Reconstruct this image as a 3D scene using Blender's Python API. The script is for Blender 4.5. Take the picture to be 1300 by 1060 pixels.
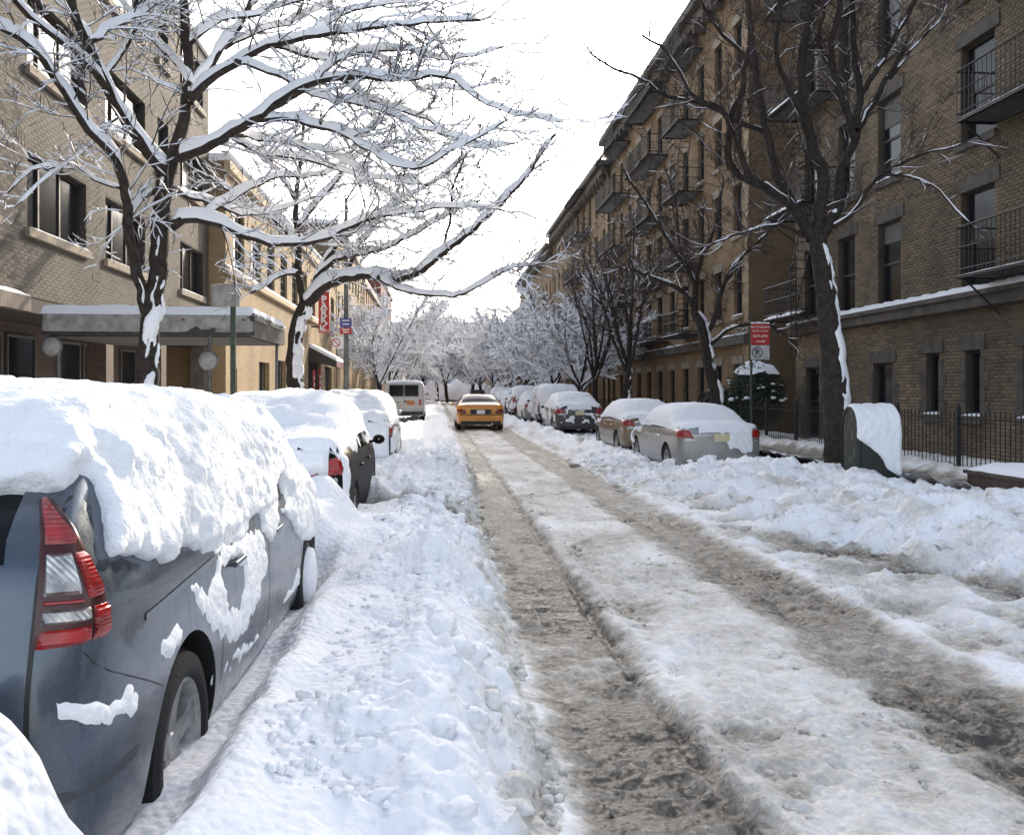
import bpy, bmesh, math, random
import numpy as np
from mathutils import Vector, Matrix
from mathutils.bvhtree import BVHTree

# ------------------------------------------------------------------ camera, sky, sun, exposure
scene = bpy.context.scene
COL = scene.collection
for o in list(bpy.data.objects):
    bpy.data.objects.remove(o)
R = math.radians
F_PX, CXP, CYP, EYE = 1100.0, 650.0, 497.0, 1.6        # focal length / principal point / horizon of the photograph
YAW = math.atan(97.0 / F_PX)
cs, sn = math.cos(YAW), math.sin(YAW)
cam_d = bpy.data.cameras.new('camera')
cam = bpy.data.objects.new('camera', cam_d)
COL.objects.link(cam)
cam.location = (0, 0, EYE)
cam.rotation_euler = (R(90), 0, -YAW)
cam_d.sensor_width = 36
cam_d.lens = F_PX / 1300 * 36
cam_d.shift_y = -(530 - CYP) / 1300.0
cam_d.clip_start = 0.05
cam_d.clip_end = 2000
scene.camera = cam

SUN_AZ, SUN_EL = R(20), R(27)
world = bpy.data.worlds.new('World')
scene.world = world
world.use_nodes = True
wn = world.node_tree
bg = wn.nodes['Background']
sky = wn.nodes.new('ShaderNodeTexSky')
sky.sky_type = 'NISHITA'
sky.sun_disc = False
sky.sun_elevation = SUN_EL
sky.sun_rotation = SUN_AZ
sky.air_density = 1.0
sky.dust_density = 3.0
sky.ozone_density = 0.6
bg.inputs['Strength'].default_value = 0.15
# thin bright cloud veil over the whole sky: pulls the blue towards white evenly
bw = wn.nodes.new('ShaderNodeRGBToBW'); veil = wn.nodes.new('ShaderNodeMix'); veil.data_type = 'RGBA'
tint = wn.nodes.new('ShaderNodeMix'); tint.data_type = 'RGBA'; tint.blend_type = 'MULTIPLY'; tint.inputs['Factor'].default_value = 1.0
tint.inputs['B'].default_value = (1.22, 1.20, 1.20, 1)
wn.links.new(sky.outputs[0], bw.inputs[0]); wn.links.new(bw.outputs[0], tint.inputs['A'])
veil.inputs['Factor'].default_value = 0.50
wn.links.new(sky.outputs[0], veil.inputs['A']); wn.links.new(tint.outputs['Result'], veil.inputs['B'])
wn.links.new(veil.outputs['Result'], bg.inputs['Color'])
scene.cycles.max_bounces = 6
scene.cycles.diffuse_bounces = 4
scene.cycles.glossy_bounces = 3

sun_d = bpy.data.lights.new('sun', 'SUN')
sun_d.energy = 2.0
sun_d.angle = R(0.6)
sun_d.color = (1.0, 0.86, 0.66)
sun = bpy.data.objects.new('sun', sun_d)
COL.objects.link(sun)
SUNV = Vector((math.sin(SUN_AZ) * math.cos(SUN_EL), math.cos(SUN_AZ) * math.cos(SUN_EL), math.sin(SUN_EL)))
sun.rotation_euler = SUNV.to_track_quat('Z', 'Y').to_euler()
sun.location = (0, 0, 60)
vs = scene.view_settings
vs.view_transform = 'Standard'
vs.look = 'None'
vs.exposure = 1.62
vs.gamma = 1.0
vs.use_curve_mapping = False

# ------------------------------------------------------------------ helpers
rng = np.random.default_rng(7)
random.seed(7)


def Wp(px, py, d):
    """photograph pixel at camera depth d -> world point"""
    r = (px - CXP) / F_PX * d
    return np.array([r * cs + d * sn, d * cs - r * sn, EYE - (py - CYP) / F_PX * d])


def Wx(px, py, X):
    """photograph pixel on the vertical plane x = X -> world point"""
    k = (px - CXP) / F_PX
    return Wp(px, py, X / (k * cs + sn))


def _hash(ix, iy, iz, seed):
    h = (ix * 374761393 + iy * 668265263 + iz * 2147483647 + seed * 974711) & 0xFFFFFFFF
    h = ((h ^ (h >> 13)) * 1274126177) & 0xFFFFFFFF
    h = ((h ^ (h >> 16)) * 2246822519) & 0xFFFFFFFF
    return ((h ^ (h >> 15)) & 0xFFFF) / 65535.0


def noise(x, y, z=0.0, seed=0):
    x = np.asarray(x, float); y = np.asarray(y, float)
    z = np.zeros_like(x) + z
    ix, iy, iz = (np.floor(q).astype(np.int64) for q in (x, y, z))
    fx, fy, fz = x - ix, y - iy, z - iz
    ux, uy, uz = (q * q * q * (q * (q * 6 - 15) + 10) for q in (fx, fy, fz))
    r = 0
    for dx in (0, 1):
        for dy in (0, 1):
            for dz in (0, 1):
                w = (ux if dx else 1 - ux) * (uy if dy else 1 - uy) * (uz if dz else 1 - uz)
                r = r + w * _hash(ix + dx, iy + dy, iz + dz, seed)
    return r * 2 - 1


def fbm(x, y, z=0.0, oct=4, seed=0, gain=0.5):
    a, f, r = 1.0, 1.0, 0
    for i in range(oct):
        r = r + a * noise(np.asarray(x) * f, np.asarray(y) * f, np.asarray(z) * f, seed + i * 17)
        a *= gain; f *= 2.03
    return r


def billow(x, y, oct=3, seed=0, gain=0.5):
    a, f, r = 1.0, 1.0, 0
    for i in range(oct):
        r = r + a * (1 - 2 * np.abs(noise(x * f, y * f, 0.0, seed + i * 13)))
        a *= gain; f *= 2.1
    return r


def sstep(a, b, x):
    t = np.clip((np.asarray(x, float) - a) / (b - a), 0, 1)
    return t * t * (3 - 2 * t)


class MB:
    """collects geometry, then builds ONE mesh object"""
    def __init__(s):
        s.v, s.f, s.m = [], [], []

    def add(s, verts, faces, mi=0):
        b = len(s.v)
        s.v.extend([tuple(map(float, q)) for q in verts])
        s.f.extend([tuple(i + b for i in f) for f in faces])
        s.m.extend([mi] * len(faces))
        return s

    def box(s, x0, x1, y0, y1, z0, z1, mi=0):
        v = [(x0, y0, z0), (x1, y0, z0), (x1, y1, z0), (x0, y1, z0), (x0, y0, z1), (x1, y0, z1), (x1, y1, z1), (x0, y1, z1)]
        f = [(0, 3, 2, 1), (4, 5, 6, 7), (0, 1, 5, 4), (1, 2, 6, 5), (2, 3, 7, 6), (3, 0, 4, 7)]
        return s.add(v, f, mi)

    def bar(s, a, b, r, sides=6, mi=0, r2=None):
        a, b = Vector(a), Vector(b)
        t = (b - a).normalized()
        u = t.cross(Vector((0, 0, 1)) if abs(t.z) < 0.9 else Vector((1, 0, 0))).normalized()
        w = t.cross(u)
        r2 = r if r2 is None else r2
        v = []
        for p, rr in ((a, r), (b, r2)):
            for i in range(sides):
                an = 2 * math.pi * (i + 0.5) / sides
                v.append(p + u * math.cos(an) * rr + w * math.sin(an) * rr)
        f = [(i, (i + 1) % sides, sides + (i + 1) % sides, sides + i) for i in range(sides)]
        f += [tuple(range(sides))[::-1], tuple(range(sides, 2 * sides))]
        return s.add(v, f, mi)

    def lathe(s, prof, n, axis='x', c=(0, 0, 0), mi=0, closed=False):
        """prof: list of (along axis, radius)"""
        v = []
        for a, r in prof:
            for i in range(n):
                an = 2 * math.pi * i / n
                p, q = r * math.cos(an), r * math.sin(an)
                v.append({'x': (c[0] + a, c[1] + p, c[2] + q), 'y': (c[0] + p, c[1] + a, c[2] + q), 'z': (c[0] + p, c[1] + q, c[2] + a)}[axis])
        m = len(prof)
        f = []
        for j in range(m if closed else m - 1):
            k = (j + 1) % m
            for i in range(n):
                i2 = (i + 1) % n
                f.append((j * n + i, j * n + i2, k * n + i2, k * n + i))
        return s.add(v, f, mi)

    def prism(s, poly, axis, a0, a1, mi=0):
        """poly in the other two axes, extruded from a0 to a1"""
        n = len(poly)
        def mk(p, a):
            return {'x': (a, p[0], p[1]), 'y': (p[0], a, p[1]), 'z': (p[0], p[1], a)}[axis]
        v = [mk(p, a0) for p in poly] + [mk(p, a1) for p in poly]
        f = [(i, (i + 1) % n, n + (i + 1) % n, n + i) for i in range(n)] + [tuple(range(n))[::-1], tuple(range(n, 2 * n))]
        return s.add(v, f, mi)

    def mesh(s, name, mats, smooth=None):
        me = bpy.data.meshes.new(name)
        me.from_pydata(s.v, [], s.f)
        for m in (mats if isinstance(mats, (list, tuple)) else [mats]):
            me.materials.append(m)
        if any(s.m):
            me.polygons.foreach_set('material_index', s.m)
        fix_normals(me)
        if smooth is not None:
            shade(me, smooth)
        return me

    def build(s, name, mats, parent=None, smooth=None):
        return link(name, s.mesh(name, mats, smooth), parent)


def fix_normals(me):
    bm = bmesh.new(); bm.from_mesh(me)
    bmesh.ops.recalc_face_normals(bm, faces=bm.faces)
    bm.to_mesh(me); bm.free()


def shade(me, ang=180):
    me.polygons.foreach_set('use_smooth', [True] * len(me.polygons))
    if ang < 179:
        me.set_sharp_from_angle(angle=R(ang))
    me.update()


def npmesh(name, verts, faces, mat, smooth=True):
    """fast mesh from numpy arrays (faces: n x 3 or n x 4)"""
    verts = np.asarray(verts, np.float32); faces = np.asarray(faces, np.int32)
    me = bpy.data.meshes.new(name)
    me.vertices.add(len(verts)); me.vertices.foreach_set('co', verts.ravel())
    k = faces.shape[1]
    me.loops.add(faces.size); me.loops.foreach_set('vertex_index', faces.ravel())
    me.polygons.add(len(faces))
    me.polygons.foreach_set('loop_start', np.arange(0, faces.size, k, dtype=np.int32))
    me.polygons.foreach_set('loop_total', np.full(len(faces), k, np.int32))
    if smooth:
        me.polygons.foreach_set('use_smooth', np.ones(len(faces), bool))
    me.update(calc_edges=True); me.validate()
    for m in (mat if isinstance(mat, (list, tuple)) else [mat]):
        me.materials.append(m)
    return me


def link(name, me, parent=None, kind=None):
    o = bpy.data.objects.new(name, me)
    COL.objects.link(o)
    if parent is not None:
        o.parent = parent
    if kind:
        o['kind'] = kind
    return o


def tag(o, label=None, cat=None, group=None, kind=None):
    if label: o['label'] = label
    if cat: o['category'] = cat
    if group: o['group'] = group
    if kind: o['kind'] = kind
    return o


def thing(name, loc, label, cat, group=None, rz=0):
    o = bpy.data.objects.new(name, None)
    COL.objects.link(o)
    o.empty_display_size = 0.2
    o.location = loc; o.rotation_euler = (0, 0, rz)
    return tag(o, label, cat, group)


def copy_tree(o, parent=None):
    c = o.copy(); COL.objects.link(c); c.parent = parent
    for ch in o.children:
        copy_tree(ch, c)
    return c


# ------------------------------------------------------------------ materials
MATS = {}


def mat(name, col, rough=0.7, metal=0.0, var=0.0, scale=8.0, bump=0.0, bscale=40.0, col2=None, spec=0.5, coat=0.0, detail=5.0, island=0.0, bdist=0.02):
    if name in MATS:
        return MATS[name]
    m = bpy.data.materials.new(name); m.use_nodes = True
    nt = m.node_tree; N, L = nt.nodes, nt.links
    b = N['Principled BSDF']
    b.inputs['Base Color'].default_value = (*col, 1)
    b.inputs['Roughness'].default_value = rough
    b.inputs['Metallic'].default_value = metal
    b.inputs['Specular IOR Level'].default_value = spec
    b.inputs['Coat Weight'].default_value = coat
    b.inputs['Coat Roughness'].default_value = 0.06
    tc = N.new('ShaderNodeTexCoord')
    out = None
    if var or col2:
        t = N.new('ShaderNodeTexNoise'); t.inputs['Scale'].default_value = scale; t.inputs['Detail'].default_value = detail
        L.new(tc.outputs['Object'], t.inputs['Vector'])
        r = N.new('ShaderNodeValToRGB')
        c2 = col2 if col2 else tuple(max(0, c * (1 - var)) for c in col)
        r.color_ramp.elements[0].color = (*c2, 1); r.color_ramp.elements[1].color = (*[min(1, c * (1 + (0 if col2 else var * 0.6))) for c in col], 1)
        r.color_ramp.elements[0].position = 0.35; r.color_ramp.elements[1].position = 0.65
        L.new(t.outputs['Fac'], r.inputs['Fac'])
        out = r.outputs['Color']
    if island:
        g = N.new('ShaderNodeNewGeometry')
        hsv = N.new('ShaderNodeHueSaturation')
        mr = N.new('ShaderNodeMapRange'); mr.inputs['To Min'].default_value = 1 - island; mr.inputs['To Max'].default_value = 1 + island * 0.7
        L.new(g.outputs['Random Per Island'], mr.inputs['Value'])
        L.new(mr.outputs[0], hsv.inputs['Value'])
        if out is not None: L.new(out, hsv.inputs['Color'])
        else: hsv.inputs['Color'].default_value = (*col, 1)
        out = hsv.outputs['Color']
    if out is not None:
        L.new(out, b.inputs['Base Color'])
    if bump:
        t2 = N.new('ShaderNodeTexNoise'); t2.inputs['Scale'].default_value = bscale; t2.inputs['Detail'].default_value = 6
        L.new(tc.outputs['Object'], t2.inputs['Vector'])
        bp = N.new('ShaderNodeBump'); bp.inputs['Strength'].default_value = bump; bp.inputs['Distance'].default_value = bdist
        L.new(t2.outputs['Fac'], bp.inputs['Height']); L.new(bp.outputs['Normal'], b.inputs['Normal'])
    MATS[name] = m
    return m


def brick_mat(name, c1, c2, mortar, swap):
    """brick courses laid out in metres on a wall (swap: which axes run along the wall)"""
    m = bpy.data.materials.new(name); m.use_nodes = True
    nt = m.node_tree; N, L = nt.nodes, nt.links
    b = N['Principled BSDF']; b.inputs['Roughness'].default_value = 0.9
    tc = N.new('ShaderNodeTexCoord'); sp = N.new('ShaderNodeSeparateXYZ'); cb = N.new('ShaderNodeCombineXYZ')
    L.new(tc.outputs['Object'], sp.inputs[0])
    L.new(sp.outputs[swap], cb.inputs['X']); L.new(sp.outputs['Z'], cb.inputs['Y'])
    br = N.new('ShaderNodeTexBrick')
    br.inputs['Scale'].default_value = 1.0
    br.inputs['Brick Width'].default_value = 0.215; br.inputs['Row Height'].default_value = 0.075
    br.inputs['Mortar Size'].default_value = 0.008
    br.inputs['Color1'].default_value = (*c1, 1); br.inputs['Color2'].default_value = (*c2, 1); br.inputs['Mortar'].default_value = (*mortar, 1)
    L.new(cb.outputs[0], br.inputs['Vector'])
    ns = N.new('ShaderNodeTexNoise'); ns.inputs['Scale'].default_value = 0.7; ns.inputs['Detail'].default_value = 7
    L.new(tc.outputs['Object'], ns.inputs['Vector'])
    mx = N.new('ShaderNodeMix'); mx.data_type = 'RGBA'; mx.blend_type = 'MULTIPLY'; mx.inputs['Factor'].default_value = 0.55
    L.new(br.outputs['Color'], mx.inputs['A'])
    rp = N.new('ShaderNodeValToRGB'); rp.color_ramp.elements[0].position = 0.3; rp.color_ramp.elements[1].position = 0.7
    rp.color_ramp.elements[0].color = (0.45, 0.43, 0.4, 1)
    L.new(ns.outputs['Fac'], rp.inputs['Fac']); L.new(rp.outputs['Color'], mx.inputs['B'])
    L.new(mx.outputs['Result'], b.inputs['Base Color'])
    bp = N.new('ShaderNodeBump'); bp.inputs['Strength'].default_value = 0.6; bp.inputs['Distance'].default_value = 0.01; bp.invert = True
    L.new(br.outputs['Fac'], bp.inputs['Height']); L.new(bp.outputs['Normal'], b.inputs['Normal'])
    return m


def snow_mat(name, tint=(0.86, 0.88, 0.91), b1=0.5, s1=55, dist=0.02):
    if name in MATS: return MATS[name]
    m = mat(name, tint, rough=0.85, bump=b1, bscale=s1, bdist=dist, spec=0.25)
    return m


SNOW = snow_mat('snow')
SNOW_CAR = snow_mat('car_snow', (0.87, 0.89, 0.92), 0.7, 38, 0.02)
SNOW_FINE = snow_mat('branch_snow', (0.86, 0.87, 0.90), 0.3, 60, 0.01)
BARK = mat('bark', (0.035, 0.027, 0.022), 0.95, var=0.5, scale=14, bump=0.8, bscale=30, bdist=0.02)
TWIG = mat('twig_bark', (0.045, 0.030, 0.026), 0.9)
GLASS = mat('window_glass', (0.014, 0.016, 0.018), 0.12, spec=0.22, bump=0.06, bscale=3)
GLASS_CAR = mat('car_glass', (0.010, 0.013, 0.015), 0.08, spec=0.10)
IRON = mat('black_iron', (0.012, 0.012, 0.013), 0.55, var=0.3, scale=20)
RUBBER = mat('rubber', (0.012, 0.012, 0.012), 0.85, bump=0.3, bscale=60)
BLACKP = mat('black_plastic', (0.015, 0.015, 0.016), 0.5)
ALLOY = mat('alloy', (0.36, 0.36, 0.36), 0.38, metal=0.7, var=0.25, scale=20)
def lens_mat(name, c1, c2, metal, rib):
    """moulded lamp lens: fine ribs and facets under a clear skin"""
    m = mat(name, c1, 0.16, metal=metal, coat=0.8)
    nt = m.node_tree; N, L = nt.nodes, nt.links; b = N['Principled BSDF']
    tc = N.new('ShaderNodeTexCoord')
    w = N.new('ShaderNodeTexWave'); w.wave_type = 'BANDS'; w.bands_direction = 'Z' if rib else 'DIAGONAL'; w.inputs['Scale'].default_value = 28; w.inputs['Distortion'].default_value = 0.6
    v = N.new('ShaderNodeTexVoronoi'); v.inputs['Scale'].default_value = 42
    n = N.new('ShaderNodeTexNoise'); n.inputs['Scale'].default_value = 16; n.inputs['Detail'].default_value = 4
    for q in (w, v, n): L.new(tc.outputs['Object'], q.inputs['Vector'])
    mx = N.new('ShaderNodeMix'); mx.data_type = 'RGBA'; mx.inputs['A'].default_value = (*c1, 1); mx.inputs['B'].default_value = (*c2, 1)
    rp = N.new('ShaderNodeMapRange'); rp.inputs['From Min'].default_value = 0.35; rp.inputs['From Max'].default_value = 0.65
    L.new(n.outputs['Fac'], rp.inputs['Value']); L.new(rp.outputs[0], mx.inputs['Factor']); L.new(mx.outputs['Result'], b.inputs['Base Color'])
    ad = N.new('ShaderNodeMath'); ad.operation = 'ADD'; L.new(w.outputs['Fac'], ad.inputs[0]); L.new(v.outputs['Distance'], ad.inputs[1])
    bp = N.new('ShaderNodeBump'); bp.inputs['Strength'].default_value = 0.4; bp.inputs['Distance'].default_value = 0.005
    L.new(ad.outputs[0], bp.inputs['Height']); L.new(bp.outputs['Normal'], b.inputs['Normal'])
    return m


REDLENS = lens_mat('red_lens', (0.42, 0.006, 0.006), (0.20, 0.003, 0.004), 0.0, True)
CLEARLENS = lens_mat('clear_lens', (0.60, 0.60, 0.58), (0.22, 0.22, 0.23), 0.6, False)
WHITE = mat('white_paint', (0.75, 0.75, 0.74), 0.5)
POLE = mat('galvanised_steel', (0.16, 0.17, 0.165), 0.5, metal=0.5, var=0.3)
GREENPOLE = mat('green_post', (0.045, 0.065, 0.045), 0.6, var=0.3)
STONE = mat('dark_stone', (0.098, 0.086, 0.072), 0.9, var=0.35, scale=3, bump=0.4, bscale=12)
LIME = mat('limestone', (0.27, 0.235, 0.18), 0.9, var=0.25, scale=2, bump=0.3, bscale=12)

# ------------------------------------------------------------------ the setting: ground, road, snow banks, sidewalks
def road_snow_material():
    m = bpy.data.materials.new('street_snow'); m.use_nodes = True
    nt = m.node_tree; N, L = nt.nodes, nt.links
    b = N['Principled BSDF']
    at = N.new('ShaderNodeAttribute'); at.attribute_name = 'dirt_shade'
    tc = N.new('ShaderNodeTexCoord')
    n1 = N.new('ShaderNodeTexNoise'); n1.inputs['Scale'].default_value = 9; n1.inputs['Detail'].default_value = 5; n1.inputs['Roughness'].default_value = 0.6
    n2 = N.new('ShaderNodeTexNoise'); n2.inputs['Scale'].default_value = 75; n2.inputs['Detail'].default_value = 4
    L.new(tc.outputs['Object'], n1.inputs['Vector']); L.new(tc.outputs['Object'], n2.inputs['Vector'])
    # dirt + dirt * (noise - .5)
    s1 = N.new('ShaderNodeMath'); s1.operation = 'SUBTRACT'; L.new(n1.outputs['Fac'], s1.inputs[0]); s1.inputs[1].default_value = 0.5
    s2 = N.new('ShaderNodeMath'); s2.operation = 'MULTIPLY'; L.new(s1.outputs[0], s2.inputs[0])
    k = N.new('ShaderNodeMath'); k.operation = 'MULTIPLY_ADD'; L.new(at.outputs['Fac'], k.inputs[0]); k.inputs[1].default_value = 1.1; k.inputs[2].default_value = 0.12
    L.new(k.outputs[0], s2.inputs[1])
    s3 = N.new('ShaderNodeMath'); s3.operation = 'ADD'; L.new(at.outputs['Fac'], s3.inputs[0]); L.new(s2.outputs[0], s3.inputs[1])
    rp = N.new('ShaderNodeValToRGB')
    cr = rp.color_ramp
    cr.elements[0].position = 0.0; cr.elements[0].color = (0.86, 0.875, 0.905, 1)
    cr.elements[1].position = 1.0; cr.elements[1].color = (0.07, 0.063, 0.053, 1)
    for p, c in ((0.12, (0.84, 0.845, 0.86)), (0.30, (0.66, 0.645, 0.615)), (0.52, (0.43, 0.405, 0.36)), (0.72, (0.265, 0.242, 0.205)), (0.86, (0.18, 0.163, 0.137))):
        e = cr.elements.new(p); e.color = (*c, 1)
    wp = N.new('ShaderNodeVectorMath'); wp.operation = 'MULTIPLY_ADD'; wp.inputs[1].default_value = (0.014, 0.014, 0.014)
    L.new(n1.outputs['Color'], wp.inputs[0]); L.new(tc.outputs['Object'], wp.inputs[2])
    n3 = N.new('ShaderNodeTexVoronoi'); n3.inputs['Scale'].default_value = 58; n3.inputs['Randomness'].default_value = 1.0
    L.new(wp.outputs[0], n3.inputs['Vector'])
    sv = N.new('ShaderNodeSeparateColor'); L.new(n3.outputs['Color'], sv.inputs[0])
    q1 = N.new('ShaderNodeMath'); q1.operation = 'MULTIPLY_ADD'; L.new(sv.outputs[0], q1.inputs[0]); q1.inputs[1].default_value = -0.20; q1.inputs[2].default_value = 0.10
    q2 = N.new('ShaderNodeMath'); q2.operation = 'MULTIPLY'; L.new(q1.outputs[0], q2.inputs[0]); L.new(k.outputs[0], q2.inputs[1])
    q3 = N.new('ShaderNodeMath'); q3.operation = 'ADD'; L.new(s3.outputs[0], q3.inputs[0]); L.new(q2.outputs[0], q3.inputs[1])
    L.new(q3.outputs[0], rp.inputs['Fac'])
    L.new(rp.outputs['Color'], b.inputs['Base Color'])
    mr = N.new('ShaderNodeMapRange'); mr.inputs['From Min'].default_value = 0.55; mr.inputs['From Max'].default_value = 1.0
    mr.inputs['To Min'].default_value = 0.85; mr.inputs['To Max'].default_value = 0.5
    L.new(s3.outputs[0], mr.inputs['Value']); L.new(mr.outputs[0], b.inputs['Roughness'])
    b.inputs['Specular IOR Level'].default_value = 0.25
    n4 = N.new('ShaderNodeTexNoise'); n4.inputs['Scale'].default_value = 13; n4.inputs['Detail'].default_value = 3; n4.inputs['Roughness'].default_value = 0.5
    L.new(tc.outputs['Object'], n4.inputs['Vector'])
    ad = N.new('ShaderNodeMath'); ad.operation = 'MULTIPLY_ADD'; L.new(n2.outputs['Fac'], ad.inputs[0]); ad.inputs[1].default_value = 0.10; L.new(n4.outputs['Fac'], ad.inputs[2])
    vo = N.new('ShaderNodeTexVoronoi'); vo.feature = 'SMOOTH_F1'; vo.inputs['Scale'].default_value = 26; vo.inputs['Smoothness'].default_value = 0.35
    wv = N.new('ShaderNodeVectorMath'); wv.operation = 'MULTIPLY_ADD'; wv.inputs[1].default_value = (0.014, 0.014, 0.014)
    L.new(n1.outputs['Color'], wv.inputs[0]); L.new(tc.outputs['Object'], wv.inputs[2]); L.new(wv.outputs[0], vo.inputs['Vector'])
    a2 = N.new('ShaderNodeMath'); a2.operation = 'MULTIPLY_ADD'; L.new(vo.outputs['Distance'], a2.inputs[0]); a2.inputs[1].default_value = -0.9; L.new(ad.outputs[0], a2.inputs[2])
    bp = N.new('ShaderNodeBump'); bp.inputs['Strength'].default_value = 0.55; bp.inputs['Distance'].default_value = 0.022
    L.new(a2.outputs[0], bp.inputs['Height']); L.new(bp.outputs['Normal'], b.inputs['Normal'])
    return m


STREET = road_snow_material()
ASPHALT = mat('asphalt', (0.05, 0.05, 0.052), 0.7, var=0.3, scale=5, bump=0.4, bscale=80)
CONCRETE = mat('wet_pavement', (0.10, 0.098, 0.095), 0.55, var=0.45, scale=2.5, bump=0.2, bscale=30)


def left_edge(Y): return 0.46 + 0.28 * sstep(6, 18, Y) + 0.07 * noise(Y * 1.3, Y * 0, 3.3) + 0.03 * noise(Y * 5, Y * 0, 1.3)
def right_base(Y): return np.interp(Y, [0, 5, 7, 9, 12, 16, 40, 200], [5.6, 5.05, 4.55, 3.75, 3.42, 3.3, 3.3, 3.3]) + 0.16 * noise(Y * 1.1, Y * 0, 8.1) + 0.05 * noise(Y * 4, Y * 0, 2.1)


def ground_h(X, Y, fine=True):
    X, Y = np.broadcast_arrays(np.asarray(X, float), np.asarray(Y, float))
    xw = X + 0.05 * noise(X * 2.2, Y * 1.4, 0.7) * sstep(1, 4, Y) + 0.05 * fbm(X * 6, Y * 5, 0.2, 3, seed=77)
    lumps = billow(X * 2.1, Y * 2.1, 4, seed=3, gain=0.55)
    med = fbm(X * 1.1, Y * 0.8, 0, 4, seed=5)
    # carriageway: two wheel tracks, a middle strip
    tl = sstep(0.40, 0.62, xw) * sstep(1.26, 1.08, xw)
    tr = sstep(2.08, 2.40, xw) * sstep(3.16, 2.86, xw)
    mid = sstep(1.08, 1.28, xw) * sstep(2.40, 2.05, xw)
    z = 0.030 - 0.028 * tl - 0.025 * tr + 0.004 * mid * (0.8 + 0.4 * noise(X * 3, Y * 0.5, 4.4))
    z = z + 0.022 * np.exp(-((xw - 1.24 - 0.03 * noise(Y * 2, Y * 0, 9)) / 0.055) ** 2) * sstep(22, 5, Y)
    z = z - 0.034 * np.exp(-((X - 1.12 - 0.02 * noise(Y * 0.8, Y * 0, 2)) / 0.035) ** 2) * sstep(22, 5, Y)
    z = z - 0.030 * np.exp(-((xw - 2.55) / 0.07) ** 2) * sstep(22, 5, Y)
    z = z + 0.040 * np.exp(-((xw - 3.05 - 0.04 * noise(Y * 3, Y * 0, 5)) / 0.10) ** 2) * sstep(22, 5, Y)
    rough = 0.022 + 0.004 * mid
    dirt_shade = (0.35 + 0.14 * fbm(X * 2.2, Y * 1.1, 0.9, 4, seed=81)) * mid + (0.77 + 0.18 * med) * tl + (0.77 + 0.18 * med) * tr
    dirt_shade = dirt_shade + 0.17 * sstep(0.1, -0.9, lumps) * (mid + tl + tr) - 0.10 * sstep(0.5, 1.4, lumps) * (tl + tr)
    dirt_shade = np.where((tl + tr + mid) < 0.05, 0.3, dirt_shade)
    dirt_shade = dirt_shade + 0.20 * np.exp(-((X - 1.12 - 0.02 * noise(Y * 0.8, Y * 0, 2)) / 0.04) ** 2) * sstep(22, 5, Y)  # rut line darkened: wet slush plus the crack's shade, put into the colour
    wet = sstep(0.35, 0.75, noise(X * 1.3, Y * 0.7, 6.6) + 0.5 * noise(X * 6, Y * 6, 1)) * tl * sstep(7, 4.5, Y)
    dirt_shade = dirt_shade + 0.22 * wet
    # left bank
    xl = left_edge(Y)
    gap = sstep(9.15, 9.5, Y + 0.25 * X) * sstep(10.75, 10.2, Y + 0.25 * X)
    hb = np.interp(Y, [0, 2, 5, 8.6, 10.8, 12, 15.5, 17, 22, 40, 300], [0.34, 0.36, 0.42, 0.42, 0.38, 0.44, 0.42, 0.26, 0.26, 0.22, 0.2])
    prof = sstep(xl + 0.04, xl - 0.55, X) * 0.8 + 0.2 * sstep(xl + 0.02, xl - 0.12, X)
    trench = sstep(-0.66, -0.86, X + 0.05 * noise(Y * 1.5, Y * 0, 2)) * sstep(8.4, 6.2, Y)
    zl = hb * prof * (1 + 0.28 * med) * (1 - 0.93 * gap)
    chunk = sstep(-0.75, 0.1, X - 0.12 * med) * sstep(xl + 0.08, xl - 0.1, X) * (0.4 + 0.6 * sstep(-0.3, 0.6, med + 0.4))
    chunk = np.maximum(chunk, sstep(9.8, 11, Y) * sstep(xl + 0.08, xl - 0.1, X))
    zl = zl + chunk * (0.055 * (lumps - 0.3) + 0.028 * billow(X * 6.5, Y * 6.5, 2, seed=51)) * (1 - gap)
    zl = zl * (1 - 0.42 * trench)
    isl = sstep(xl + 0.06, xl - 0.06, X)
    z = np.where(X < xl + 0.06, np.maximum(z * (1 - isl), 0) + zl, z)
    dl = 0.03 + 0.38 * sstep(xl - 0.30, xl + 0.03, X + 0.16 * noise(X * 3, Y * 3, 2)) + 0.10 * sstep(0.2, 0.9, noise(X * 5, Y * 5, 7)) * sstep(-0.4, 0.2, X)
    dl = np.maximum(dl, (0.97 + 0.2 * sstep(-1.6, -0.4, X)) * gap * sstep(-0.2, 0.3, 0.6 + med) * sstep(0.6, 0.25, X))
    dirt_shade = np.where(X < xl + 0.03, dl, dirt_shade)
    # ploughed heap against the near car's bumper
    heap = sstep(2.40, 2.05, Y) * sstep(-0.68, -1.0, X)
    z = z + heap * (0.56 + 0.08 * med + 0.06 * lumps)
    # snow heaped between the first two cars
    z = z + 0.32 * sstep(6.75, 7.2, Y) * sstep(8.25, 7.9, Y) * sstep(-0.6, -1.0, X) * (1 + 0.3 * med)
    # right bank
    xb = right_base(Y)
    near = sstep(16.2, 15.2, Y)
    ridge = 0.20 * np.exp(-((X - 5.35) / 0.5) ** 2 - ((Y - 8.7) / 0.8) ** 2) + 0.16 * np.exp(-((X - 5.2) / 0.7) ** 2 - ((Y - 13.6) / 1.3) ** 2) + 0.22 * np.exp(-((X - 6.9) / 0.6) ** 2 - ((Y - 9.2) / 1.0) ** 2)
    hr = near * (0.17 + 0.09 * med + ridge) + (1 - near) * (-0.04 + 0.22 * np.exp(-((X - 3.95) / 0.36) ** 2) * (1 + 0.5 * med))
    pr = sstep(xb - 0.05, xb + 0.75, X)
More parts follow.
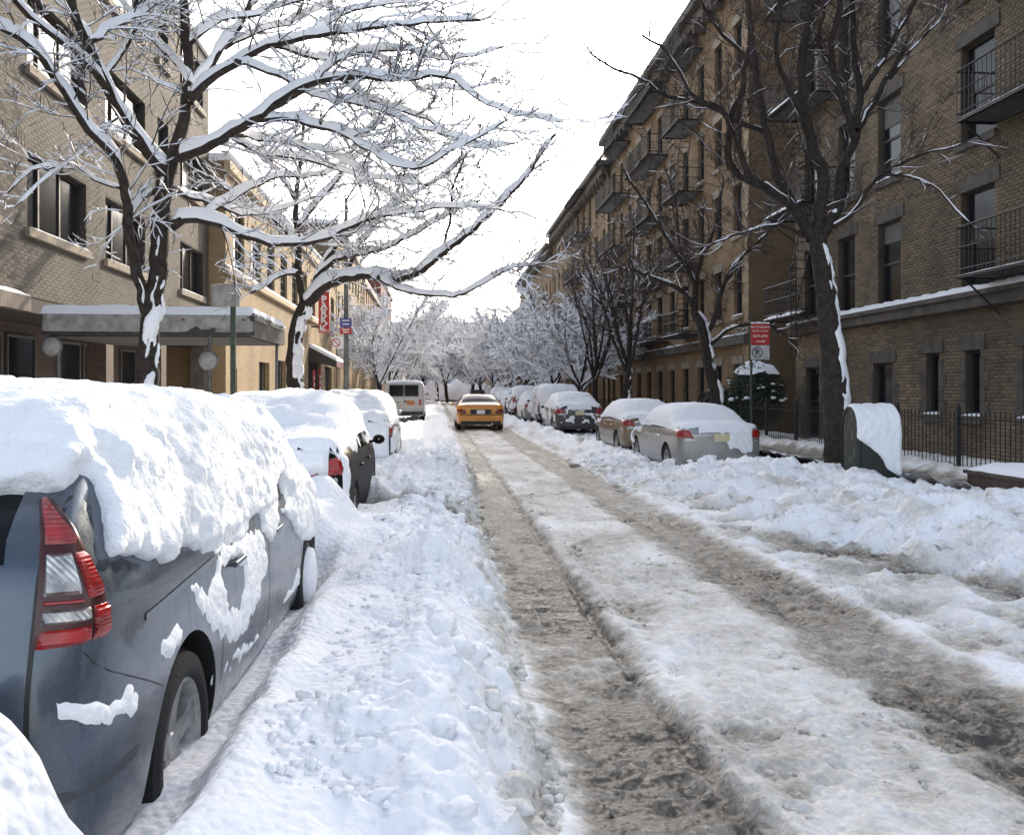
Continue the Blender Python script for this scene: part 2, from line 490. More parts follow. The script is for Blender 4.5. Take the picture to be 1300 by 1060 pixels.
    zr = hr * pr + (0.045 * (lumps - 0.3) + 0.022 * billow(X * 5.5, Y * 5.5, 2, seed=57)) * sstep(xb - 0.2, xb + 0.2, X)
    isr = sstep(3.0, 3.14, X)
    slush = isr * (1 - sstep(xb - 0.1, xb + 0.25, X))
    z = z * (1 - isr) + isr * (0.05 + 0.03 * lumps * sstep(3.0, 3.2, X)) + zr
    z = z * (1 - sstep(6.75, 7.15, X)) + 0.16 * sstep(6.75, 7.15, X)
    wedge = np.exp(-((X - (3.9 + (8.2 - Y) * 0.45)) / 0.42) ** 2) * sstep(9.6, 8.6, Y) * sstep(5.2, 6.2, Y)
    z = z - 0.05 * wedge
    dr = 0.40 + 0.22 * noise(X * 2.5, Y * 2.0, 4) + 0.42 * wedge - 0.16 * sstep(0.2, 0.8, lumps)
    dbank = 0.05 + 0.16 * sstep(0.1, 0.7, noise(X * 2.6, Y * 2.6, 3) + 0.3 * lumps) + 0.25 * sstep(0.45, 0.8, noise(X * 1.4, Y * 1.4, 14))
    dr = dr * (1 - sstep(xb - 0.15, xb + 0.3, X)) + dbank * sstep(xb - 0.15, xb + 0.3, X)
    dirt_shade = dirt_shade * (1 - isr) + isr * dr
    if fine:
        fl = billow(X * 9, Y * 9, 2, seed=21)
        powder = sstep(0.05, -0.35, X + 0.25 * med)                     # smooth unbroken snow beside the cars
        nearw = sstep(12, 6, Y)
        f3 = billow(X * 19, Y * 19, 2, seed=27) + 0.5 * noise(X * 33, Y * 33, 0.0, 29)
        patch = 0.45 + 0.9 * sstep(-0.35, 0.5, fbm(X * 1.9, Y * 1.5, 0.4, 3, seed=63))
        z = z + rough * 0.6 * lumps * (1 - 0.7 * powder) + (0.012 * fl + 0.0060 * f3 * nearw) * (1 - 0.85 * powder) * patch
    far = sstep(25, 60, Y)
    dirt_shade = dirt_shade * (1 - 0.25 * far)
    return z, np.clip(dirt_shade, 0, 1.0)


def build_ground():
    # base sheet to the horizon
    g = MB(); g.add([(-900, -60, -0.16), (900, -60, -0.16), (900, 1500, -0.16), (-900, 1500, -0.16)], [(0, 1, 2, 3)])
    o = g.build('ground', ASPHALT); o['kind'] = 'structure'
    # carriageway and its snow: one dense sheet cut into left bank, road and right bank
    ys = [1.0]
    while ys[-1] < 290:
        ys.append(ys[-1] + 0.0105 + 0.00042 * ys[-1] ** 2 if ys[-1] < 75 else ys[-1] + 6)
    ys = np.array(ys)
    xs = np.concatenate([np.arange(-3.0, -1.2, 0.09), np.arange(-1.2, -0.2, 0.026), np.arange(-0.2, 3.3, 0.017), np.arange(3.3, 7.21, 0.034)])
    X, Y = np.meshgrid(xs, ys)
    Z, D = ground_h(X, Y)
    nx, ny = len(xs), len(ys)
    V = np.stack([X, Y, Z], -1).reshape(-1, 3)
    idx = np.arange(nx * ny).reshape(ny, nx)
    Fq = np.stack([idx[:-1, :-1], idx[:-1, 1:], idx[1:, 1:], idx[1:, :-1]], -1)
    xc = 0.5 * (X[:-1, :-1] + X[1:, 1:]); yc = 0.5 * (Y[:-1, :-1] + Y[1:, 1:])
    zone = np.where(xc < left_edge(yc), 0, np.where(xc > right_base(yc), 2, 1))
    for k, nm in enumerate(('snow_bank_left', 'road', 'snow_bank_right')):
        ff = Fq[zone == k].reshape(-1, 4)
        u, inv = np.unique(ff.ravel(), return_inverse=True)
        me = npmesh(nm, V[u], inv.reshape(-1, 4), STREET)
        a = me.attributes.new('dirt_shade', 'FLOAT', 'POINT'); a.data.foreach_set('value', D.ravel()[u].astype(np.float32))
        o = link(nm, me, None, 'structure')
        # vertex normals across the seams: keep the joins from showing
    # sidewalks with trodden snow
    for nm, x0, x1, y0 in (('sidewalk_left', -9.2, -2.95, 1.5), ('sidewalk_right', 7.15, 11.6, 5.0)):
        xs = np.arange(x0, x1 + 0.01, 0.12 if x0 < 0 else 0.08); ys = np.concatenate([np.arange(y0, 32, 0.16 if x0 < 0 else 0.11), np.arange(32, 120, 0.8), np.arange(120, 290, 6)])
        X, Y = np.meshgrid(xs, ys)
        l = billow(X * 2.3, Y * 2.3, 3, seed=41); md = fbm(X * 0.6, Y * 0.5, 0, 3, seed=44)
        if nm == 'sidewalk_left':
            Z = 0.22 + 0.05 * md + 0.03 * l; D = 0.05 + 0.3 * sstep(0.3, 0.8, md)
        else:
            path = sstep(7.25, 7.5, X + 0.12 * md) * sstep(8.75, 8.45, X + 0.12 * md)
            Z = 0.15 + (0.15 + 0.05 * md + 0.05 * l) * (1 - path) + 0.01 * l * path
            D = 0.10 + 0.25 * sstep(0.2, 0.8, l) + path * (0.78 + 0.25 * md)
            Z = np.where(X > 9.35, 0.20 + 0.04 * l, Z)
        nx, ny = len(xs), len(ys)
        idx = np.arange(nx * ny).reshape(ny, nx)
        Fq = np.stack([idx[:-1, :-1], idx[:-1, 1:], idx[1:, 1:], idx[1:, :-1]], -1).reshape(-1, 4)
        me = npmesh(nm, np.stack([X, Y, Z], -1).reshape(-1, 3), Fq, STREET)
        a = me.attributes.new('dirt_shade', 'FLOAT', 'POINT'); a.data.foreach_set('value', np.clip(D, 0, 1).ravel().astype(np.float32))
        link(nm, me, None, 'structure')


def scatter_clods():
    """broken lumps of snow and slush lying on banks and road"""
    ico = []
    for sd in (1, 2):
        bm = bmesh.new(); bmesh.ops.create_icosphere(bm, subdivisions=sd, radius=1)
        ico.append((np.array([v.co[:] for v in bm.verts]), np.array([[v.index for v in f.verts] for f in bm.faces]))); bm.free()
    def batch(name, label, n, sampler, smin, smax, dirt_add, fine):
        bv, bf = ico[0 if fine else 1]
        pts = sampler(n); n = len(pts)
        z, d = ground_h(pts[:, 0], pts[:, 1], False)
        s = smin * (smax / smin) ** (rng.random(n) ** 1.8) * (0.8 + 0.03 * pts[:, 1])
        q = np.repeat(bv[None], n, 0)
        ii = np.arange(n)[:, None] * 3.1
        q = q * (1 + 0.40 * noise(q[..., 0] * 1.7 + ii, q[..., 1] * 1.7, q[..., 2] * 1.7, 5) + 0.22 * noise(q[..., 0] * 4 + ii, q[..., 1] * 4, q[..., 2] * 4, 9))[..., None]
        q = q * (s[:, None] * np.stack([rng.uniform(0.7, 1.5, n), rng.uniform(0.7, 1.5, n), rng.uniform(0.5, 1.0, n)], -1))[:, None]
        a = rng.uniform(0, 6.28, n); c_, s_ = np.cos(a)[:, None], np.sin(a)[:, None]
        q = np.stack([q[..., 0] * c_ - q[..., 1] * s_, q[..., 0] * s_ + q[..., 1] * c_, q[..., 2]], -1) + np.stack([pts[:, 0], pts[:, 1], z + s * 0.25], -1)[:, None]
        D = np.repeat(np.clip(d * 0.75 + dirt_add + 0.12 * rng.random(n) * (d > 0.15), 0, 0.8), len(bv))
        me = npmesh(name, q.reshape(-1, 3), (bf[None] + (np.arange(n) * len(bv))[:, None, None]).reshape(-1, 3), STREET, not fine)
        at = me.attributes.new('dirt_shade', 'FLOAT', 'POINT'); at.data.foreach_set('value', D.astype(np.float32))
        tag(link(name, me, None, 'stuff'), label, 'snow lumps')
    def left(n):
        y = 2.6 + 15 * rng.random(n) ** 1.6
        return np.stack([left_edge(y) - 1.0 * rng.random(n) ** 1.5 + 0.08 * rng.random(n), y], -1)
    def right(n):
        y = 4.5 + 15 * rng.random(n) ** 1.2
        return np.stack([right_base(y) - 0.35 + 3.0 * rng.random(n) ** 1.4, y], -1)
    def road(n):
        y = 2.8 + 12 * rng.random(n) ** 1.6
        x = np.where(rng.random(n) < 0.35, 2.9 + np.abs(rng.normal(0, 0.6, n)), np.where(rng.random(n) < 0.4, 2.2 + rng.normal(0, 0.14, n), np.where(rng.random(n) < 0.5, 1.24 + rng.normal(0.05, 0.08, n), rng.uniform(0.45, 3.1, n))))
        return np.stack([x, y], -1)
    batch('snow_lumps', 'loose white snow lumps on the bank beside the parked cars at left', 350, left, 0.015, 0.05, 0.0, False)
    batch('snow_lumps', 'broken snow lumps on the ploughed bank at right', 420, right, 0.02, 0.08, 0.0, False)
    def lblock(n):
        y = 2.8 + 13 * rng.random(n) ** 1.5
        return np.stack([left_edge(y) - 0.08 - 0.5 * rng.random(n) ** 1.2, y], -1)
    batch('snow_blocks', 'larger broken snow blocks along the road edge of the left bank', 130, lblock, 0.035, 0.085, 0.0, False)
    batch('snow_crumbs', 'fine snow crumbs spilled along the left bank', 3800, left, 0.006, 0.028, 0.02, True)
    batch('snow_crumbs', 'fine snow crumbs scattered over the right bank', 3200, right, 0.008, 0.040, 0.02, True)
    batch('slush_crumbs', 'grey slush crumbs strewn along the wheel tracks', 3600, road, 0.004, 0.022, 0.05, True)


build_ground()
scatter_clods()

# ------------------------------------------------------------------ buildings
class Facade:
    """a wall plane: u runs along the wall, n points out of it"""
    def __init__(s, origin, U, N):
        s.o, s.U, s.N = np.array(origin, float), np.array(U, float), np.array(N, float)
    def p(s, u, n, z):
        return s.o + s.U * u + s.N * n + np.array([0, 0, z])
    def mat(s, u, n, z):
        q = s.p(u, n, z)
        return Matrix(((s.U[0], s.N[0], 0, q[0]), (s.U[1], s.N[1], 0, q[1]), (0, 0, 1, q[2]), (0, 0, 0, 1)))
    def box(s, mb, u0, u1, n0, n1, z0, z1, mi=0):
        v = [s.p(u, n, z) for z in (z0, z1) for (u, n) in ((u0, n0), (u1, n0), (u1, n1), (u0, n1))]
        mb.add(v, [(0, 3, 2, 1), (4, 5, 6, 7), (0, 1, 5, 4), (1, 2, 6, 5), (2, 3, 7, 6), (3, 0, 4, 7)], mi)
        return mb


def wall_with_openings(fc, L, z0, z1, ops, name, material, parent, depth=0.22, u0=0.0):
    us = sorted({u0, L} | {o[0] for o in ops} | {o[0] + o[2] for o in ops})
    zs = sorted({z0, z1} | {o[1] for o in ops} | {o[1] + o[3] for o in ops})
    mb = MB()
    for i in range(len(us) - 1):
        for j in range(len(zs) - 1):
            uc, zc = (us[i] + us[i + 1]) / 2, (zs[j] + zs[j + 1]) / 2
            if any(o[0] < uc < o[0] + o[2] and o[1] < zc < o[1] + o[3] for o in ops):
                continue
            mb.add([fc.p(us[i], 0, zs[j]), fc.p(us[i + 1], 0, zs[j]), fc.p(us[i + 1], 0, zs[j + 1]), fc.p(us[i], 0, zs[j + 1])], [(0, 1, 2, 3)])
    for (u, z, w, h, *_) in ops:
        a = [fc.p(u, 0, z), fc.p(u + w, 0, z), fc.p(u + w, 0, z + h), fc.p(u, 0, z + h)]
        b = [fc.p(u, -depth, z), fc.p(u + w, -depth, z), fc.p(u + w, -depth, z + h), fc.p(u, -depth, z + h)]
        mb.add(a + b, [(0, 1, 5, 4), (1, 2, 6, 5), (2, 3, 7, 6), (3, 0, 4, 7)])
    me = bpy.data.meshes.new(name); me.from_pydata(mb.v, [], mb.f); me.materials.append(material)
    return link(name, me, parent)


WIN_CACHE = {}


def win_meshes(w, h, style):
    key = (round(w, 2), round(h, 2), style)
    if key in WIN_CACHE: return WIN_CACHE[key]
    fr, panes, t = MB(), [], 0.055
    dark = {'double': 'win_dark', 'wide': 'win_bronze', 'grid': 'win_iron', 'far': 'win_dark', 'slit': 'win_dark'}[style]
    fm = {'win_dark': mat('win_dark', (0.035, 0.033, 0.03), 0.6), 'win_bronze': mat('win_bronze', (0.03, 0.027, 0.024), 0.5), 'win_iron': mat('win_iron', (0.04, 0.04, 0.042), 0.6)}[dark]
    n0, n1 = -0.20, -0.12
    fr.box(0, t, n0, n1, 0, h); fr.box(w - t, w, n0, n1, 0, h); fr.box(t, w - t, n0, n1, 0, t); fr.box(t, w - t, n0, n1, h - t, h)
    def pane(u0, u1, z0, z1, n=-0.165):
        p = MB(); p.box(u0, u1, n - 0.006, n, z0, z1); panes.append(p.mesh('pane', GLASS))
    if style in ('double', 'slit', 'far'):
        if style != 'slit':
            fr.box(t, w - t, n0, n1 - 0.01, h * 0.5 - 0.03, h * 0.5 + 0.03)
            pane(t, w - t, t, h * 0.5 - 0.03); pane(t, w - t, h * 0.5 + 0.03, h - t, -0.15)
        else:
            pane(t, w - t, t, h - t)
    elif style == 'wide':
        for f in (0.27, 0.62):
            fr.box(w * f - 0.03, w * f + 0.03, n0, n1, t, h - t)
        e = [t, w * 0.27 - 0.03, w * 0.27 + 0.03, w * 0.62 - 0.03, w * 0.62 + 0.03, w - t]
        for i in (0, 2, 4): pane(e[i], e[i + 1], t, h - t, -0.165 if i != 2 else -0.15)
    else:
        nu, nz = 3, 5
        for i in range(1, nu): fr.box(w * i / nu - 0.015, w * i / nu + 0.015, n0, n1, t, h - t)
        for j in range(1, nz): fr.box(t, w - t, n0 + 0.01, n1 - 0.01, h * j / nz - 0.015, h * j / nz + 0.015)
        pane(t, w - t, t, h - t)
    WIN_CACHE[key] = (fr.mesh('window', fm), panes)
    return WIN_CACHE[key]


SILLS = {}


def add_window(fc, parent, u, z, w, h, style, sill=None, snow=0.0, lintel=None, blind=None):
    fm, panes = win_meshes(w, h, style)
    o = link('window', fm, parent); o.matrix_local = fc.mat(u, 0, z)
    for p in panes: link('pane', p, o)
    def child(nm, key, fn, m):
        if key not in SILLS:
            b = MB(); fn(b); SILLS[key] = b.mesh(nm, m)
        return link(nm, SILLS[key], o)
    if sill:
        child('sill', ('s', round(w, 2), sill.name), lambda b: b.box(-0.10, w + 0.10, -0.10, 0.09, -0.16, -0.004), sill)
    if snow:
        k = ('n', round(w, 2), round(snow, 2))
        if k not in SILLS:
            n = 14; V = []; 
            for i in range(n + 1):
                uu = -0.08 + (w + 0.16) * i / n
                e = 0.15 + 0.85 * min(1, min(i, n - i) / 1.5)
                hh = snow * e * (0.75 + 0.5 * random.random())
                V += [(uu, 0.085, 0.0), (uu, 0.075, hh * 0.6), (uu, 0.0, hh), (uu, -0.11, hh * 1.1)]
            Fs = [(4 * i + j, 4 * i + 4 + j, 4 * i + 5 + j, 4 * i + 1 + j) for i in range(n) for j in range(3)]
            b = MB(); b.add(V, Fs); SILLS[k] = b.mesh('sill_snow', SNOW, 60)
        link('sill_snow', SILLS[k], o)
    if lintel:
        child('lintel', ('l', round(w, 2), round(h, 2), lintel.name), lambda b: b.box(-0.16, w + 0.16, -0.18, 0.035, h + 0.004, h + 0.30), lintel)
    if blind:
        bl = mat('blind', (0.12, 0.115, 0.105), 0.8)
        child('blind', ('b', round(w, 2), round(h * blind, 2)), lambda b: b.box(0.06, w - 0.06, -0.135, -0.130, h * (1 - blind), h - 0.06), bl)
    return o


def project_px(P):
    P = np.asarray(P, float)
    d = P[..., 1] * cs + P[..., 0] * sn
    return CXP + F_PX * (P[..., 0] * cs - P[..., 1] * sn) / d, CYP + F_PX * (EYE - P[..., 2]) / d, d


def bricks(fc, parent, L, z0, z1, ops, material, u0=0.0, bl=0.305, bh=0.075, j=0.012, proud=0.0008, jv=0.005, cut=None):
    """every brick of a near wall with its own edges; the 300 that show largest as objects of their own"""
    B = []
    row = 0
    z = z0
    while z + bh <= z1:
        off = (row % 2) * bl / 2
        u = u0 - off
        while u < L:
            a, b = max(u, u0), min(u + bl - jv, L)
            segs = [(a, b)] if b - a > 0.03 else []
            for (ou, oz, ow, oh, *_) in ops:
                if oz < z + bh - j and z < oz + oh:
                    nxt = []
                    for (p, q) in segs:
                        if q <= ou or p >= ou + ow: nxt.append((p, q)); continue
                        if ou - p > 0.03: nxt.append((p, ou))
                        if q - ou - ow > 0.03: nxt.append((ou + ow, q))
                    segs = nxt
            B += [(p, q, z) for p, q in segs]
            u += bl
        z += bh; row += 1
    B = np.array(B)
    cen = np.stack([fc.p((p + q) / 2, 0, zz + 0.03) for p, q, zz in B])
    px, py, d = project_px(cen + np.array(parent.location))
    vis = (px > -15) & (px < 1315) & (py > -15) & (py < 1075)
    B, cen, d, px, py = B[vis], cen[vis], d[vis], px[vis], py[vis]
    order = np.argsort(d + 1e3 * (py > 470))
    keep = np.zeros(len(B), bool); keep[order[:300]] = True
    N = fc.N
    def corners(p, q, zz, pr):
        return [fc.p(p, 0.0, zz), fc.p(q, 0.0, zz), fc.p(q, 0.0, zz + bh - j), fc.p(p, 0.0, zz + bh - j),
                fc.p(p + .003, pr, zz + .003), fc.p(q - .003, pr, zz + .003), fc.p(q - .003, pr, zz + bh - j - .003), fc.p(p + .003, pr, zz + bh - j - .003)]
    FB = np.array([(4, 5, 6, 7), (0, 1, 5, 4), (1, 2, 6, 5), (2, 3, 7, 6), (3, 0, 4, 7)])
    if np.dot(np.cross(fc.U, [0, 0, 1]), N) < 0:
        FB = FB[:, ::-1]
    rest = B[~keep]
    pr = proud * (0.75 + 0.5 * rng.random(len(rest)))
    V = np.array([corners(p, q, zz, pr[i]) for i, (p, q, zz) in enumerate(rest)]).reshape(-1, 3)
    Fs = (FB[None] + (np.arange(len(rest)) * 8)[:, None, None]).reshape(-1, 4)
    link('brickwork', npmesh('brickwork', V, Fs, material, False), parent, 'stuff')
    cache = {}
    for p, q, zz in B[keep]:
        w = round(q - p, 3)
        if w not in cache:
            v = [(0, 0, 0), (w, 0, 0), (w, 0, bh - j), (0, 0, bh - j), (.003, proud, .003), (w - .003, proud, .003), (w - .003, proud, bh - j - .003), (.003, proud, bh - j - .003)]
            cache[w] = npmesh('brick', v, FB, material, False)
        o = link('brick', cache[w], parent); o.matrix_local = fc.mat(p, rng.uniform(-0.002, 0.002), zz)


def plain_box(name, x0, x1, y0, y1, z0, z1, m, parent):
    return MB().box(x0, x1, y0, y1, z0, z1).build(name, m, parent)


def snow_strip(fc, u0, u1, n0, n1, z, h, name, parent, step=0.25):
    n = max(3, int((u1 - u0) / step)); V = []
    for i in range(n + 1):
        uu = u0 + (u1 - u0) * i / n
        e = 0.35 + 0.65 * min(1, min(i, n - i) / 1.5)
        a, b = h * e * rng.uniform(0.6, 1.25), h * e * rng.uniform(0.9, 1.4)
        V += [fc.p(uu, n1, z), fc.p(uu, n1 - 0.01, z + a * 0.7), fc.p(uu, (n0 + n1) / 2, z + b), fc.p(uu, n0, z + b * 1.1)]
    Fs = [(4 * i + j, 4 * i + 4 + j, 4 * i + 5 + j, 4 * i + 1 + j) for i in range(n) for j in range(3)]
    return MB().add(V, Fs).build(name, SNOW, parent, 70)


def fire_escape(fc, u0, u1, floors, z_roof, label, first_drop=True, stairs=True, depth=1.05, bars=0.14, brk=True, snow=0.04):
    """stacked iron balconies with railings, slatted floors, brackets and stair ladders"""
    root = thing('fire_escape', tuple(fc.p((u0 + u1) / 2, 0, 0)), label, 'fire escape', 'iron fire escapes on the brick fronts')
    f2 = Facade(fc.o - np.array(root.location), fc.U, fc.N)
    for k, z in enumerate(floors):
        p = MB()
        n = int((u1 - u0) / 0.10)
        f2.box(p, u0, u1, 0.02, 0.07, z - 0.05, z); f2.box(p, u0, u1, depth - 0.05, depth, z - 0.05, z)
        for i in range(int(depth / 0.085)):
            f2.box(p, u0, u1, 0.09 + i * 0.085, 0.15 + i * 0.085, z - 0.03, z - 0.005)
        f2.box(p, u0, u0 + 0.04, 0.07, depth - 0.05, z - 0.06, z - 0.001); f2.box(p, u1 - 0.04, u1, 0.07, depth - 0.05, z - 0.06, z - 0.001)
        p.build('platform', IRON, root)
        r = MB()
        for zz in (0.12, 0.55, 0.95):
            r.bar(f2.p(u0, depth - 0.02, z + zz), f2.p(u1, depth - 0.02, z + zz), 0.014 if zz < 0.9 else 0.022, 5)
            for uu in (u0, u1): r.bar(f2.p(uu, 0.02, z + zz), f2.p(uu, depth - 0.02, z + zz), 0.014 if zz < 0.9 else 0.022, 5)
        m = int((u1 - u0) / bars)
        for i in range(m + 1):
            uu = u0 + (u1 - u0) * i / m
            r.bar(f2.p(uu, depth - 0.02, z), f2.p(uu, depth - 0.02, z + 0.95), 0.009 if bars < 0.15 else 0.014, 4)
        for uu in (u0, u1):
            for i in range(1, int(depth / bars)):
                r.bar(f2.p(uu, i * bars, z), f2.p(uu, i * bars, z + 0.95), 0.009, 4)
        r.build('railing', IRON, root)
        if brk:
            for uu in (u0 + 0.1, u1 - 0.1):
                b = MB(); b.bar(f2.p(uu, 0.0, z - 0.75), f2.p(uu, depth - 0.1, z - 0.04), 0.02, 5); b.build('bracket', IRON, root)
        if snow:
            snow_strip(f2, u0, u1, depth - 0.10, depth + 0.01, z + 0.002, snow, 'edge_snow', root)
        if stairs and k + 1 < len(floors):
            zt = floors[k + 1]
            a, b = (u0 + 0.5, u1 - 0.5) if k % 2 else (u1 - 0.5, u0 + 0.5)
            l = MB()
            for nn in (0.30, 0.72):
                l.bar(f2.p(a, nn, z), f2.p(b, nn, zt), 0.022, 5)
            st = int((zt - z) / 0.22)
            for i in range(1, st):
                t = i / st
                l.bar(f2.p(a + (b - a) * t, 0.30, z + (zt - z) * t), f2.p(a + (b - a) * t, 0.72, z + (zt - z) * t), 0.016, 4)
            l.build('stair_ladder', IRON, root)
    if first_drop:
        l = MB(); zz = floors[0]
        for uu in (u0 + 0.25, u0 + 0.62):
            l.bar(f2.p(uu, depth + 0.03, zz - 1.2), f2.p(uu, depth + 0.03, zz + 1.6), 0.018, 5)
        for i in range(10): l.bar(f2.p(u0 + 0.25, depth + 0.03, zz - 1.1 + i * 0.28), f2.p(u0 + 0.62, depth + 0.03, zz - 1.1 + i * 0.28), 0.012, 4)
        l.build('drop_ladder', IRON, root)
    return root


XL, XR = -7.5, 11.0
TAN_BRICK = mat('tan_bricks', (0.088, 0.076, 0.064), 0.9, var=0.4, scale=0.5, island=0.16, bump=0.3, bscale=60, bdist=0.006)
TAN_MORTAR = mat('tan_mortar', (0.044, 0.039, 0.034), 0.95, var=0.2, scale=3)
BUFF_BRICK = mat('buff_bricks', (0.172, 0.128, 0.084), 0.9, var=0.4, scale=0.45, island=0.30, bump=0.3, bscale=60, bdist=0.006)
BUFF_MORTAR = mat('buff_mortar', (0.085, 0.067, 0.05), 0.95, var=0.3, scale=1)
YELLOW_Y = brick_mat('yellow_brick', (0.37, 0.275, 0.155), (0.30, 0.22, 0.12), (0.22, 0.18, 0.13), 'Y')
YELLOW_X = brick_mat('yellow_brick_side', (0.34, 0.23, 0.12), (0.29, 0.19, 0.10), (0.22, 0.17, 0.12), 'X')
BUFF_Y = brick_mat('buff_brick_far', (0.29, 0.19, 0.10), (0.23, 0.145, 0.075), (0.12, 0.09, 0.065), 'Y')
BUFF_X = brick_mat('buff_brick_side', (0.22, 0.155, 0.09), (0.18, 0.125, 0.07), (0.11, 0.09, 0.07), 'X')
RED_Y = brick_mat('red_brick', (0.20, 0.07, 0.045), (0.16, 0.055, 0.036), (0.24, 0.2, 0.17), 'Y')
ROOF = mat('roof_snow', (0.8, 0.82, 0.85), 0.9)
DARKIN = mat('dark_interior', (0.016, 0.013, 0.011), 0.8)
GRANITE = mat('brown_granite', (0.085, 0.060, 0.048), 0.6, var=0.3, scale=12)


def building_left_near():
    b = thing('apartment_building', (XL, 18.5, 0), 'tan brick apartment building with wide bronze windows behind the entrance canopy at left', 'building')
    O = np.array(b.location)
    Y0, Y1, ZT, H = 6.0, 29.5, 3.35, 12.6
    fc = Facade(np.array([XL, Y0, 0]) - O, (0, 1, 0), (1, 0, 0))
    ops = []
    for z in (4.62, 7.62, 10.62):
        for (ya, yb) in ((9.2, 11.8), (12.9, 15.5), (16.7, 19.4), (20.5, 23.2), (26.3, 28.8)):
            ops.append((ya - Y0, z, yb - ya, 1.42))
    ops += [(24.2 - Y0, z, 0.95, 1.42) for z in (7.62, 10.62)]
    wall_with_openings(fc, Y1 - Y0, ZT, H, ops, 'wall', TAN_MORTAR, b)
    vents = [(19.75 - Y0, 4.05, 0.42, 0.15), (25.1 - Y0, 4.05, 0.42, 0.15), (15.9 - Y0, 7.0, 0.42, 0.15)]
    bricks(fc, b, Y1 - Y0, ZT + 0.02, H - 0.3, ops + vents, TAN_BRICK, u0=7.2, bl=0.26, bh=0.072, j=0.010, jv=0.003)
    for (u, z, w, h) in vents:
        f = MB(); fc.box(f, u, u + w - .01, 0.0, 0.006, z, z + h - .01); f.build('vent_grille', DARKIN, b)
    for i, (u, z, w, h) in enumerate(ops):
        add_window(fc, b, u, z, w, h, 'wide' if w > 1.5 else 'double', sill=mat('tan_sill', (0.22, 0.19, 0.15), 0.9, var=0.2), snow=0.035 if i % 3 else 0.02)
    m = MB()
    m.box(XL - 9 - O[0], XL - 0.24 - O[0], Y1 - 0.2 - O[1], Y1 - O[1], ZT, H)
    m.box(XL - 9 - O[0], XL - 0.24 - O[0], Y0 - O[1], Y0 + 0.2 - O[1], 0, H)
    m.box(XL - 9.2 - O[0], XL - 9 - O[0], Y0 - O[1], Y1 - O[1], 0, H)
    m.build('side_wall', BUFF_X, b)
    plain_box('roof', -9.2, 0.10, Y0 - O[1], Y1 + 0.1 - O[1], H, H + 0.25, ROOF, b)
    # recessed ground floor: soffit, fascia ledge, columns, shop-front glazing
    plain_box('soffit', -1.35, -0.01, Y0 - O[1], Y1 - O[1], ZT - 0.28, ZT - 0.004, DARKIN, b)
    plain_box('fascia', -0.005, 0.16, Y0 - O[1], 16.5 - O[1], ZT - 0.30, ZT - 0.02, GRANITE, b)
    snow_strip(Facade((0, Y0 - O[1], 0), (0, 1, 0), (1, 0, 0)), 4.0, 10.5, 0.01, 0.16, ZT - 0.018, 0.06, 'ledge_snow', b)
    plain_box('back_wall', -1.50, -1.35, Y0 - O[1], Y1 - O[1], 0, ZT - 0.29, GRANITE, b)
    for y in (6.2, 10.2, 14.6, 15.1, 20.6, 24.6, 29.0):
        plain_box('column', -0.45, -0.02, y - O[1], y + 0.45 - O[1], 0, ZT - 0.285, GRANITE if y < 25 else STONE, b)
    f2 = Facade((-1.345, 0, 0), (0, 1, 0), (1, 0, 0))
    for ya, yb in ((15.7, 17.0), (17.2, 18.5), (18.7, 20.0), (21.2, 22.4), (22.6, 23.8), (25.2, 26.4), (26.6, 27.8)):
        g = MB(); f2.box(g, ya - O[1], yb - O[1], 0.02, 0.03, 0.35, 2.75)
        w = g.build('shop_window', GLASS, b)
        fr = MB()
        for (a, c, e, h) in ((ya, ya + 0.05, 0.3, 2.8), (yb - 0.05, yb, 0.3, 2.8), (ya + 0.05, yb - 0.05, 0.3, 0.36), (ya + 0.05, yb - 0.05, 2.74, 2.8)):
            f2.box(fr, a - O[1], c - O[1], 0.002, 0.06, e, h)
        fr.build('frame', mat('grey_frame', (0.10, 0.10, 0.10), 0.5), w)


